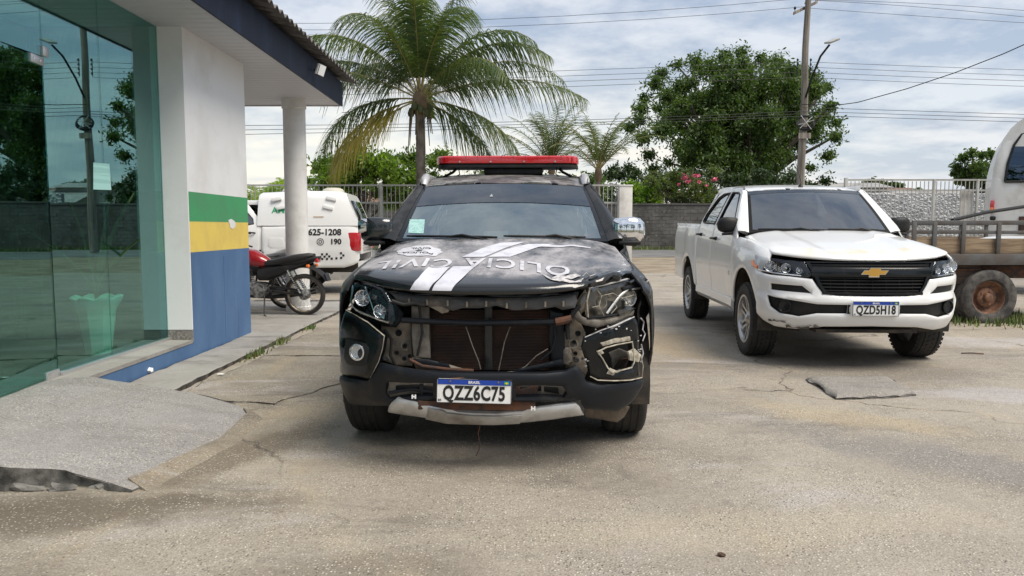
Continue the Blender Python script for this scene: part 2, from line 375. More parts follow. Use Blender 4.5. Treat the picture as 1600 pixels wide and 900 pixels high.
# ================================================================ vehicle surfaces (local: x across, y rearwards, z up, origin under the front axle)
def lerp(a, b, t): return a+(b-a)*t
def interp(x, T):
    if x <= T[0][0]: return T[0][1]
    for (a, p), (b, q) in zip(T, T[1:]):
        if x <= b:
            t = (x-a)/(b-a); return p+(q-p)*t
    return T[-1][1]
def sm(t): t = max(0, min(1, t)); return t*t*(3-2*t)
class Car:
    def __init__(s, wb=3.096, dz=0.0, suv=False, th=0.0):
        s.th = th; s.crown = .10; s.wb = wb; s.dz = dz; s.suv = suv; s.cache = {}
        s.rear = wb+1.30 if not suv else wb+.92
    WL = [(.28, .83), (.36, .865), (.45, .89), (.58, .905), (.72, .915), (.82, .922), (.92, .918)]
    LL = [(.28, .50), (.36, .565), (.45, .60), (.56, .615), (.70, .60), (.80, .585), (.90, .565), (1.0, .535), (1.08, .50)]
    HP = [(0, -.865, .966), (.03, -.862, .984), (.07, -.842, 1.003), (.13, -.785, 1.02), (.25, -.64, 1.056), (.5, -.33, 1.118), (.75, -.0, 1.175), (1, .33, 1.235)]
    def hp(s, v):
        v = max(-.05, min(1.05, v)); P = s.HP
        for (a, y1, z1), (b, y2, z2) in zip(P, P[1:]):
            if v <= b or b == 1: t = (v-a)/(b-a); return lerp(y1, y2, t), lerp(z1, z2, t)
    def hood(s, x, v):
        y, z = s.hp(v); q = min(1.15, abs(x)/.80)
        y += .30*q**2.8*(1-v)+.13*q*q*v; z += (.045*(1-v)-.065*v)*q**3
        z += .014*(sm((abs(x)-.30-.12*v)/.08)-sm((abs(x)-.66)/.14))*sm(v*6) if abs(x) < .85 else 0
        return (x, y, z+s.dz)
    def ztop(s, y):       # height of the hood edge above the fender
        if y not in s.cache:
            if len(s.cache) > 20000: s.cache.clear()
            lo, hi = 0., 1.
            for _ in range(18):
                m = (lo+hi)/2
                if s.hood(.80, m)[1] < y: lo = m
                else: hi = m
            s.cache[y] = s.hood(.80, (lo+hi)/2)[2]-s.dz
        return s.cache[y]
    def zw(s, z): return z if z < 1.2 else 1.2+(z-1.2)*(1-s.th/.56)
    def belt(s, y): return 1.215+.035*max(0, y-.4)
    def wl(s, z): return interp(z, s.WL)
    def L(s, z): return interp(z, s.LL)
    def sx(s, y, z):
        z0 = z-s.dz; zc = z0
        w_ = s.wl(min(z0, .92))
        for yc in (0, s.wb):                      # flared arches
            d = math.hypot(y-yc, zc-.40); w_ += .016*math.exp(-((d-.49)/.07)**2) if d > .40 else .016
        w_ -= .012*math.exp(-((z0-.62)/.10)**2)*sm((y-.6)/.3)*sm((s.wb-.7-y)/.3)   # door hollow
        if z0 > .92:
            if y < .5: tz = s.ztop(max(-.56, y)); hw = .802
            else: tz = s.belt(y); hw = .868
            k = sm((y-.25)/.35); tz = lerp(s.ztop(max(-.56, min(y, .45))), s.belt(y), k); hw = lerp(.802, .868, k)
            t = (z0-.92)/max(.03, tz-.92)
            if t <= 1: w_ = w_-(w_-hw)*t**2.2
            else:
                q = (z0-tz)/(1.775-s.th-tz); w_ = hw-(hw-.640)*min(1.1, q)**1.18 if y > .3 else hw
        if y > s.rear-.35:
            q = min(1, (y-(s.rear-.35))/.36); w_ *= (1-.06*q**3)
        if y < -.30:
            q = min(.9999, (-.30-y)/s.L(z0)); w_ *= (1-q**2.5)**.4
        return w_
    def side(s, sg): return lambda y, z: (sg*s.sx(y, z), y, z)
    def arc(s, z):
        k = round(z, 3); 
        if ('a', k) not in s.cache:
            w_ = s.sx(-.30, k); Ln = s.L(k-s.dz); P = []; a0 = math.asin(.85**1.25)
            for i in range(41):
                a = a0+(math.pi/2-a0)*i/40; P.append((w_*math.sin(a)**.8, -.30-Ln*max(0, math.cos(a))**.8))
            P.append((s.sx(-.2, k), -.2)); P.append((s.sx(-.1, k), -.1)); A = [0]
            for p, q in zip(P, P[1:]): A.append(A[-1]+math.hypot(p[0]-q[0], p[1]-q[1]))
            s.cache[('a', k)] = (w_, Ln, P, A)
        return s.cache[('a', k)]
    def front(s, t, z):
        w_, Ln, P, A = s.arc(z); a = abs(t); sg = 1 if t >= 0 else -1
        if a <= .85*w_: return (t, -.30-Ln*(1-(a/w_)**2.5)**.4, z)
        d = a-.85*w_
        for i in range(len(A)-1):
            if d <= A[i+1] or i == len(A)-2:
                k = (d-A[i])/(A[i+1]-A[i]); return (sg*lerp(P[i][0], P[i+1][0], k), lerp(P[i][1], P[i+1][1], k), z)
    def t_of_y(s, y, z):
        w_, Ln, P, A = s.arc(z)
        for i in range(len(A)-1):
            if P[i][1] <= y <= P[i+1][1]: k = (y-P[i][1])/(P[i+1][1]-P[i][1]); return .85*w_+lerp(A[i], A[i+1], k)
        return .85*w_+A[-3]
    def shield(s, u, v):
        x = u*lerp(.745, .625, v); q = u*u
        y = lerp(.30+.20*q, .98+.10*q, v); z = lerp(1.205, 1.715-s.th-.022*q, v)+.035*math.sin(math.pi*v)*(1-.5*q)
        return (x, y, z+s.dz)
    def roof(s, u, v):
        y1 = 2.42 if not s.suv else s.rear-.30
        y = lerp(.98+.10*u*u, y1, v); z = 1.718-s.th+s.crown*max(0, math.sin(math.pi*max(0, min(1, v*(.6 if not s.suv else .75)))))**.8-.018*abs(u)**3-.008*u*u
        return (u*.635, y, z+s.dz)

def tyre(mb, x, y, z, r, w_, sg, mi=0, n=64, tread=True):
    h = w_/2; pr = [(r*.60, -h*.75), (r*.66, -h*.93), (r*.78, -h*1.0), (r*.90, -h*.97), (r*.97, -h*.86), (r, -h*.70)]
    prof = pr[:]
    g = .008 if tread else .004
    for a in (-.5, -.17, .17, .5):
        prof += [(r, h*(a-.06)), (r-g, h*(a-.045)), (r-g, h*(a+.045)), (r, h*(a+.06))]
    prof += [(p, -q) for p, q in pr[::-1]]
    mb.lathe(prof, n, TR(x, y, z) @ RY(R(90)), mi)
    if tread:
        m = 44
        for k in range(m):
            a = 2*math.pi*k/m
            for hh, da in ((.86, 0), (-.86, .5), (.34, .25), (-.34, .75), (0, .5)):
                aa = a+da*2*math.pi/m
                mb.box((0, 0, 0), (.05 if abs(hh) > .5 else .045, .030, .010), mi, TR(x+hh*h*.9, y, z) @ RX(aa) @ TR(0, 0, r-.005 if abs(hh) < .5 else r-.016))
def wheel(parent, name, x, y, z, sg, r=.372, w_=.25, rim='alloy', steer=0, spokes=6, tread=True):
    mb = MB(); tyre(mb, 0, 0, 0, r, w_, sg, tread=tread); ty = mb.out(name, 'rubber', parent, smooth=40); ty.location = (x, y, z); ty.rotation_euler.z = steer
    rm = MB(); ro = r*.625; h = w_/2; X = RY(R(90)*sg)
    rm.lathe([(ro, -h*.8), (ro+.008, -h*.86), (ro*.93, -h*.5), (ro*.9, h*.3), (ro*.95, h*.72), (ro+.012, h*.86), (ro+.012, h*.94), (ro*.97, h*.92), (ro*.93, h*.7)], 48, X)
    rm.lathe([(ro*.92, -h*.3), (.0, -h*.3)], 32, X)
    if spokes:
        for k in range(spokes):
            a = 2*math.pi*k/spokes; Q = X @ RZ(a)
            for s_ in (-1, 1):
                rm.loft([[Q @ Vector(p) for p in ((.045, s_*.030-.014, h*.55), (.045, s_*.030+.014, h*.55), (.045, s_*.030+.014, h*.35), (.045, s_*.030-.014, h*.35))],
                         [Q @ Vector(p) for p in ((ro*.6, s_*.030-.013, h*.66), (ro*.6, s_*.030+.013, h*.66), (ro*.6, s_*.030+.015, h*.4), (ro*.6, s_*.030-.015, h*.4))],
                         [Q @ Vector(p) for p in ((ro*.96, s_*.040-.016, h*.78), (ro*.96, s_*.040+.016, h*.78), (ro*.96, s_*.040+.018, h*.5), (ro*.96, s_*.040-.018, h*.5))]])
            rm.lathe([(0, h*.66), (.009, h*.66), (.009, h*.55)], 6, X @ RZ(a+.5) @ TR(.06, 0, 0))
    rm.lathe([(0, h*.80), (.034, h*.79), (.04, h*.72), (.075, h*.60), (.08, h*.35)], 24, X)
    rr = rm.out('rim', rim, ty, smooth=35)
    bd = MB(); bd.lathe([(.0, -h*.2), (ro*.72, -h*.2), (ro*.72, -h*.05), (0, -h*.05)], 28, X); bd.out('brake_disc', 'steel', ty)
    return ty

def licence_plate(parent, txt, loc, rz, w_=.40, h_=.13, tilt=0):
    o = mesh('licence_plate', *_plate(w_, h_), 'plate_white', parent, smooth=30); o.location = loc; o.rotation_euler = (tilt, 0, rz)
    mb = MB(); mb.box((0, -.0075, h_/2-.017), (w_-.012, .002, .026)); mb.out('blue_band', 'plate_blue', o)
    fr = MB()
    for sx_, sz_, dx, dz_ in ((0, h_/2-.002, w_-.004, .003), (0, -h_/2+.002, w_-.004, .003), (w_/2-.002, 0, .003, h_-.004), (-w_/2+.002, 0, .003, h_-.004)): fr.box((sx_, -.0068, sz_), (dx, .003, dz_))
    fr.out('plate_border', 'black_print', o)
    lettering('registration', txt, .106, lambda a, b: (a, -.0085, b-.014), 'black_print', o, bold=.0034, space=1.06, xs=.70)
    lettering('country', 'BRASIL', .021, lambda a, b: (a, -.0105, b+h_/2-.017), 'white_print', o, bold=.0004)
    lettering('country_code', 'BR', .017, lambda a, b: (a-w_/2+.018, -.0085, b-h_/2+.015), 'black_print', o, bold=.0003)
    fl = MB(); fl.box((w_/2-.028, -.009, h_/2-.017), (.026, .001, .018)); fl.out('flag', 'green_print', o)
    f2 = MB(); f2.prism([(-.010, 0), (0, -.006), (.010, 0), (0, .006)], 0, .001, lambda p, q, h: (w_/2-.028+p, -.0105-h, h_/2-.017+q)); f2.out('flag_diamond', 'yellow_print', o)
    for sx_ in (-1, 1):
        b = MB(); b.lathe([(0, .003), (.005, .002), (.006, 0)], 10, TR(sx_*w_*.32, -.0095, h_/2-.013) @ RX(R(90))); b.out('screw', 'steel', o)
    return o
def _plate(w_, h_):
    mb = MB(); mb.prism(rrect(w_, h_, .012), -.0065, .0, lambda p, q, h: (p, h, q)); return mb.v, mb.f

def seats(parent, car, mats=('interior', 'seat_cloth')):
    d = car.dz
    mb = MB(); mb.loft([[(x, y, z+d) for x, y, z in ((sx_*.70, .50, .80), (sx_*.70, .62, 1.10), (sx_*.68, .85, 1.17), (sx_*.66, 1.02, 1.12), (sx_*.66, 1.06, .8))] for sx_ in (-1, -.5, 0, .5, 1)]); mb.out('dashboard', 'interior', parent)
    for x in (-.36, .36):
        q = MB(); q.box((x, 1.62, .78+d), (.50, .52, .16), bev=.05); q.box((x, 1.90, 1.10+d), (.50, .14, .62), bev=.06, rot=RX(R(-14))); q.box((x, 1.97, 1.50+d), (.26, .10, .17), bev=.045, rot=RX(R(-10))); q.out('front_seat', 'seat_cloth', parent)
    q = MB(); q.box((0, 2.25, .85+d), (1.3, .5, .2), bev=.05); q.box((0, 2.40, 1.15+d), (1.3, .14, .55), bev=.06)
    for x in (-.4, .4): q.box((x, 2.42, 1.46+d), (.25, .09, .13), bev=.04)
    q.out('rear_bench', 'seat_cloth', parent)
    q = MB(); X = TR(.36, 1.17, 1.13+d) @ RX(R(65)); P = [X @ Vector((.185*math.cos(a), .185*math.sin(a), 0)) for a in np.linspace(0, 2*math.pi, 29)]
    q.tube(P, .016, 8, cap=False); q.box((0, 0, 0), (.30, .05, .02), 0, X); q.box((0, 0, 0), (.12, .12, .05), 0, X, bev=.02); q.out('steering_wheel', 'interior', parent)
    q = MB(); q.box((0, .95, 1.53-car.th+d), (.22, .02, .06), bev=.01); q.out('rear_view_mirror', 'plastic', parent)

def arch_pts(yc, r, a0, a1, n=14, zc=.40): return [(yc+r*math.cos(R(a0+(a1-a0)*k/n)), zc+r*math.sin(R(a0+(a1-a0)*k/n))) for k in range(n+1)]

def body(root, car, paint, T, rear_paint=None, handle='plastic', hood=True, right_fender=True, strip='plastic'):
    d = car.dz; wb = car.wb; zw = car.zw; A = lambda pts: [(y, zw(z)+d) for y, z in pts]
    ar = .455
    for sg in (-1, 1):
        S_ = car.side(sg)
        # fender
        top = [(y, car.ztop(y)-.004) for y in np.linspace(.44, -.50, 14)]
        o_ = [(.50, .46)] + [(.495, 1.0), (.46, 1.12)] + top + [(-.56, .985), (-.585, .955), (-.51, .85), (-.475, .70), (-.475, .62)]
        o_ += [(-.452, .50)] + arch_pts(0, ar, 167, 8, 22)
        if sg < 0 or right_fender: patch('front_fender', A(o_), S_, paint, root, step=.05)
        # doors
        fw = [(.70, 1.275), (1.10, 1.655), (1.22, 1.685), (1.50, 1.70), (1.53, 1.30)]
        rw_ = [(1.66, 1.31), (1.63, 1.70), (1.95, 1.70), (2.15, 1.655), (2.36, 1.44), (2.385, 1.345), (2.30, 1.33)]
        fd = [(.51, .46), (.505, 1.0), (.475, 1.15), (.56, 1.245), (1.03, 1.69), (1.18, 1.745), (1.585, 1.765), (1.60, 1.28), (1.595, .46)]
        yr = 2.50 if not car.suv else 2.44
        rd = [(1.607, .46), (1.61, 1.28), (1.597, 1.765), (2.05, 1.76), (2.25, 1.71), (2.46, 1.46), (yr, 1.32)]
        rc = wb; rd += [(yr, .80)] + ([(yr, .46)] if not car.suv else [(yr-.02, .72), (2.40, .58), (2.385, .46)])
        for nm, ol, wn in (('front_door', fd, fw), ('rear_door', rd, rw_)):
            dr = patch(nm, A(ol), S_, paint, root, step=.06, holes=[A(wn)])
            patch('window', A([(y, z) for y, z in wn]), S_, 'side_glass', dr, step=.12, roll=0, thick=.004, lift=-.012, back=False)
            # rubber trim round the glass
            mb = MB(); P = [Vector(S_(y, zw(z)+d))+Vector((sg*.001, 0, 0)) for y, z in wn]; P.append(P[0]); mb.tube(P, .011, 6, cap=False); mb.out('window_seal', 'plastic', dr)
            hy, hz_ = (1.44, 1.13) if nm[0] == 'f' else (2.32, 1.17)
            p = Vector(S_(hy, hz_+d)); mb = MB(); mb.tube([p+Vector((0, -.10, 0)), p+Vector((sg*.035, -.085, .003)), p+Vector((sg*.04, 0, .004)), p+Vector((sg*.035, .085, .003)), p+Vector((0, .10, 0))], .014, 8); mb.box(p+Vector((0, -.03, 0)), (.01, .11, .045), bev=.004); mb.out('handle', handle, dr)
        # lower side moulding + sill
        mb = MB(); mb.loft([[(sg*(car.sx(y, .50+d)+o1), y, z+d) for o1, z in ((-.03, .50), (.012, .49), (.014, .41), (-.02, .36), (-.10, .36))] for y in np.linspace(.475, yr-(.0 if not car.suv else .08), 12)]); mb.out('sill', strip if strip != 'paint' else paint, root)
        # pillar between windscreen and door
        mb = MB(); secs = []
        for k in range(9):
            v = k/8; a = Vector(car.shield(sg*1.0, v)); yy = lerp(.52, 1.10, v); zz_ = lerp(1.225, 1.705-car.th, v)+d
            b = Vector((sg*car.sx(yy, zz_), yy, zz_)); m_ = (a+b)/2+Vector((sg*.014, -.016, .012))
            secs.append([a+Vector((0, -.002, .004)), a.lerp(m_, .55)+Vector((sg*.006, -.004, .008)), m_, m_.lerp(b, .6)+Vector((sg*.006, 0, .003)), b, b+Vector((-sg*.04, .03, -.02)), a+Vector((0, .06, -.03))])
        mb.loft(secs); mb.out('windscreen_pillar', paint, root, smooth=50)
        # roof edge rail join
        mb = MB(); secs = []
        for k in range(13):
            v = k/12; a = Vector(car.roof(sg*1.0, v)); b = Vector((sg*(car.sx(a.y, 1.765-car.th+d)), a.y, 1.755-car.th+d)); 
            secs.append([a+Vector((-sg*.03, 0, .002)), a+Vector((sg*.004, 0, -.002)), b+Vector((sg*.004, 0, .006)), b+Vector((-.0, 0, -.04)), a+Vector((-sg*.05, 0, -.05))])
        mb.loft(secs); mb.out('roof_drip_rail', paint, root, smooth=50)
        # wheel well
        for yc in (0, wb):
            mb = MB(); secs = []
            for k in range(15):
                a = R(195-210*k/14); secs.append([(sg*.50, yc+(ar+.02)*math.cos(a), .40+d+(ar+.02)*math.sin(a)), (sg*.895, yc+(ar+.012)*math.cos(a), .40+d+(ar+.012)*math.sin(a))])
            mb.loft(secs, closed=False, cap=False); mb.box((sg*.49, yc, .62+d), (.03, .95, .62)); mb.out('wheel_well', 'under', root)
    if hood:
        o_ = [(x, 0) for x in np.linspace(-.80, .80, 17)] + [(x, 1) for x in np.linspace(.80, -.80, 17)]
        patch('bonnet', o_, car.hood, paint if paint != 'white_paint' else 'white_hood', root, step=.045, roll=.008, rw=.02, thick=.02)
    patch('roof', [(-1, 0), (0, -.005), (1, 0), (1, 1), (0, 1.01), (-1, 1)], car.roof, paint, root, step=.08, roll=0, thick=.02)
    # cowl and wipers
    mb = MB(); secs = []
    for u in np.linspace(-1, 1, 15):
        a = Vector(car.shield(u, -.01)); b = Vector(car.hood(u*.78, .975)); secs.append([a+Vector((0, .02, -.002)), a+Vector((0, -.03, -.012)), b+Vector((0, 0, -.016)), b+Vector((0, .02, -.06)), a+Vector((0, .04, -.06))])
    mb.loft(secs); mb.out('cowl', 'plastic', root)
    for x0, x1 in ((-.66, -.02), (.02, .58)):
        mb = MB(); P = [Vector(car.shield(lerp(x0, x1, t)/.74, lerp(.035, .02, t)))+Vector((0, -.018, .022)) for t in np.linspace(0, 1, 9)]; mb.tube(P, [.006]+[.009]*7+[.006], 6)
        q = Vector(car.shield(x1/.74, 0))+Vector((0, -.05, 0)); mb.tube([q, P[5]+Vector((0, -.012, .012)), P[4]], .009, 6); mb.out('wiper', 'plastic', root)
    # chassis, floor and firewall
    mb = MB(); mb.box((0, (car.rear-.5)/2, .50+d), (1.0, car.rear+.3, .22)); mb.box((0, 1.5, .55+d), (1.6, 2.0, .20)); mb.box((0, .36, .85+d), (1.45, .05, .62)); mb.box((0, car.rear-.35, .5+d), (1.3, .5, .16))
    mb.tube([(-.75, 0, .375), (.75, 0, .375)], .05); mb.tube([(-.75, wb, .375), (.75, wb, .375)], .055); mb.box((0, wb, .375), (.28, .28, .26), bev=.08)
    mb.out('chassis', 'under', root)
    seats(root, car)

def bowtie(parent, loc, w_=.24, h_=.085, rz=0):
    h = h_/2; a = w_/2
    P = [(-a, -h*.45), (-a+.028, h*.45), (-.052, h*.45), (-.040, h), (.052, h), (.052, h*.45), (a, h*.45), (a-.028, -h*.45), (.040, -h*.45), (.040, -h), (-.052, -h), (-.052, -h*.45)]
    mb = MB(); mb.prism(P, 0, .016, lambda p, q, k: (p, -k, q)); o = mb.out('emblem', 'chrome', parent); o.location = loc; o.rotation_euler.z = rz
    mb = MB(); mb.prism([(p*.93, q*.84) for p, q in P], .016, .020, lambda p, q, k: (p, -k, q)); mb.out('emblem_face', 'gold', o); return o

def mirror_pod(root, sg, car, mat, shell2='plastic', size=1.0, at_=(.93, .62, 1.30), name='wing_mirror'):
    x, y, z = at_; z += car.dz; S_ = size; secs = []
    for t, w_, h_, yo, zo in ((0, .05, .13, 0, -.005), (.018, .11, .17, 0, 0), (.08, .15, .185, -.005, 0), (.15, .15, .19, -.004, .002), (.205, .13, .17, .006, .0), (.235, .08, .12, .02, -.004), (.245, .03, .06, .03, -.006)):
        R_ = rrect(w_*S_, h_*S_, .47*min(w_, h_)*S_, 5); secs.append([(sg*(x+t*S_), y+yo+p*.62, z+zo+q) for p, q in R_])
    mb = MB(); mb.loft(secs); o = mb.out(name, mat, root, smooth=60)
    mb = MB(); mb.box((sg*(x+.11*S_), y+.052*S_, z), (.17*S_, .012, .13*S_), bev=.02); mb.out('mirror_glass', 'chrome', o)
    mb = MB(); mb.loft([[(sg*(x-.10), y+.04+p, z-.075+q) for p, q in rrect(.09, .05, .02)], [(sg*(x+.03), y+p, z-.085+q) for p, q in rrect(.08, .045, .02)], [(sg*(x+.17), y+.0+p, z-.10+q) for p, q in rrect(.06, .03, .012)]]); mb.out('mirror_arm', shell2, o)
    return o

def rear_pickup(root, car, paint, cap=False, bed=True):
    d = car.dz; wb = car.wb; A = lambda pts: [(y, z+d) for y, z in pts]; yr = car.rear
    for sg in (-1, 1):
        S_ = car.side(sg)
        top = 1.325
        o_ = [(2.545, .46), (2.545, 1.29)] + [(y, lerp(1.30, top, (y-2.56)/1.8)) for y in np.linspace(2.56, yr-.02, 8)] + [(yr-.005, 1.29), (yr, 1.25), (yr, .68), (yr-.03, .60), (yr-.12, .55), (yr-.3, .50), (wb+.47, .50)] + arch_pts(wb, .455, 10, 170, 22)
        patch('bed_side', A(o_), lambda y, z, sg=sg: (sg*(car.sx(y, min(z, .92+d))-.055*sm((z-d-1.0)/.42)**1.5), y, z), paint, root, step=.06, roll=.018, rw=.04)
        mb = MB(); mb.loft([[(sg*x, y, lerp(1.30, top, (y-2.56)/1.8)+z+d) for x, z in ((.865, -.012), (.852, .008), (.80, .008), (.79, -.02), (.79, -.5), (.83, -.5), (.83, -.03))] for y in np.linspace(2.56, yr-.03, 6)]); mb.out('bed_rail', paint if not cap else paint, root)
        mb = MB(); mb.loft([[(sg*x, y, z+d) for x, y, z in ((.64, 2.42, 1.74), (.66, 2.50, 1.70), (.86, 2.53, 1.30), (.875, 2.535, .8), (.75, 2.56, .8), (.75, 2.56, 1.30), (.60, 2.53, 1.70))],
                            [(sg*x, y, z+d) for x, y, z in ((.63, 2.40, 1.745), (.64, 2.44, 1.72), (.868, 2.46, 1.30), (.88, 2.50, .8), (.75, 2.50, .8), (.75, 2.46, 1.3), (.60, 2.42, 1.72))]]); mb.out('cab_corner', paint, root)
        mb = MB(); mb.box((sg*(.862 if cap else .80), yr-(.095 if cap else .03), 1.00+d), (.10, .24 if cap else .12, .36), bev=.02); l = mb.out('tail_light', 'red_lens', root)
    mb = MB(); mb.box((0, 2.54, 1.02+d), (1.7, .03, .56)); mb.box((0, 2.50, 1.725+d), (1.24, .06, .05), rot=None)
    for x in (-.56, .56): mb.box((x, 2.52, 1.5+d), (.12, .05, .5))
    mb.out('cab_rear_wall', paint, root)
    mb = MB(); mb.box((0, 2.52, 1.50+d), (1.02, .006, .42)); mb.out('rear_window', 'side_glass', root)
    mb = MB(); mb.box((0, (2.56+yr)/2, .80+d), (1.62, yr-2.60, .03)); mb.out('bed_floor', 'plastic', root)
    mb = MB(); mb.box((0, yr-.01, 1.02+d), (1.50, .06, .52), bev=.015); tg = mb.out('tailgate', paint, root)
    mb = MB(); mb.box((0, yr+.03, 1.14+d), (.26, .03, .09), bev=.01); mb.out('handle', 'plastic', tg)
    mb = MB(); mb.loft([[(x, y, z+d) for y, z in ((yr-.04, .62), (yr+.14, .64), (yr+.17, .58), (yr+.15, .50), (yr-.04, .50))] for x in np.linspace(-.84, .84, 5)]); mb.out('rear_bumper', 'silver' if not cap else 'white_paint', root)
    if cap:
        mb = MB()
        secs = []
        for y, zt, w1 in ((2.46, 1.93, .70), (2.52, 1.955, .72), (3.3, 1.99, .74), (4.0, 1.985, .74), (4.12, 1.94, .73)):
            secs.append([(sx_*x, y, z+d) for sx_, x, z in ((-1, .885, 1.31), (-1, .87, 1.40), (-1, w1+.06, zt-.16), (-1, w1, zt-.05), (-1, w1-.10, zt-.005), (1, w1-.10, zt-.005), (1, w1, zt-.05), (1, w1+.06, zt-.16), (1, .87, 1.40), (1, .885, 1.31))])
        s2 = secs[-1]; secs.append([(p[0]*.985, yr-.01-(p[2]-d-1.31)/.62*.26, p[2]) for p in s2])
        mb.loft(secs); mb.out('camper_shell', paint, root, smooth=40)
        mb = MB(); mb.box((0, 0, 0), (1.16, .012, .40), bev=.02, rot=TR(0, yr-.125, 1.62+d) @ RX(R(23))); mb.out('shell_window', 'side_glass', root)
        for y in (2.95, 3.75):
            mb = MB(); mb.lathe([(.22, 1.965+d), (.22, 2.01+d), (.19, 2.05+d), (.12, 2.075+d), (0, 2.08+d)], 24, TR(0, y, 0)); mb.out('roof_vent', 'vent_cream', root)
        for sg in (-1, 1):
            for y, z, a in ((2.82, 1.82, 12), (2.92, 1.66, 12), (3.86, 1.83, -12), (3.80, 1.66, -12)):
                mb = MB(); x = lerp(.87, .80, (z-1.40)/.43)
                mb.box((0, 0, 0), (.035, .20, .07), bev=.01, rot=TR(sg*(x+.012), y, z+d) @ RY(R(-sg*9)) @ RX(R(a*sg*sg))); mb.out('side_louvre', 'white_paint', root)

def underbonnet(root, car):
    d = car.dz
    mb = MB(); mb.box((0, -.15, .70+d), (1.05, .9, .45)); mb.box((0, -.50, .55+d), (1.1, .25, .3)); mb.out('engine_bay', 'dark', root)
# ================================================================ white pickup
MT['vent_cream'] = M('vent_cream', (.55, .52, .44), .5)
def pickup_front(root, car, T, px, plate=None):
    d = car.dz; Fr = car.front
    if px:    # left half of the front read off the photograph onto the nose surface
        P = lambda pts, g=(-.7, .9): PX(Fr, T, pts, g)
        HL = P([(1198.5, 396), (1216.7, 400.5), (1243, 405), (1263, 408), (1270, 420), (1278, 435), (1271.5, 440.5), (1245, 437), (1216.7, 432.7), (1206.7, 426.7), (1200, 411)], (-.85, 1.0))
        GR = P([(1267, 409), (1282, 439), (1288, 452), (1296, 467.5)], (-.5, .9))
        SL = P([(1218, 456), (1263, 459), (1276.5, 470), (1218, 465.5)], (-.8, .7))
        FG = P([(1218, 475), (1240, 478.5), (1290, 487), (1290, 501.5), (1268, 506.5), (1241, 503), (1226, 492)], (-.8, .55))
        print('HL', [tuple(round(float(v), 3) for v in p) for p in HL]); print('GR', [tuple(round(float(v), 3) for v in p) for p in GR]); print('SL', [tuple(round(float(v), 3) for v in p) for p in SL]); print('FG', [tuple(round(float(v), 3) for v in p) for p in FG])
    HLs = [(-1.13, 1.00), (-1.03, .985), (-.88, .965), (-.73, .96), (-.57, .955), (-.545, .92), (-.505, .845), (-.55, .815), (-.70, .825), (-.88, .83), (-1.0, .855), (-1.10, .91)]
    return HLs
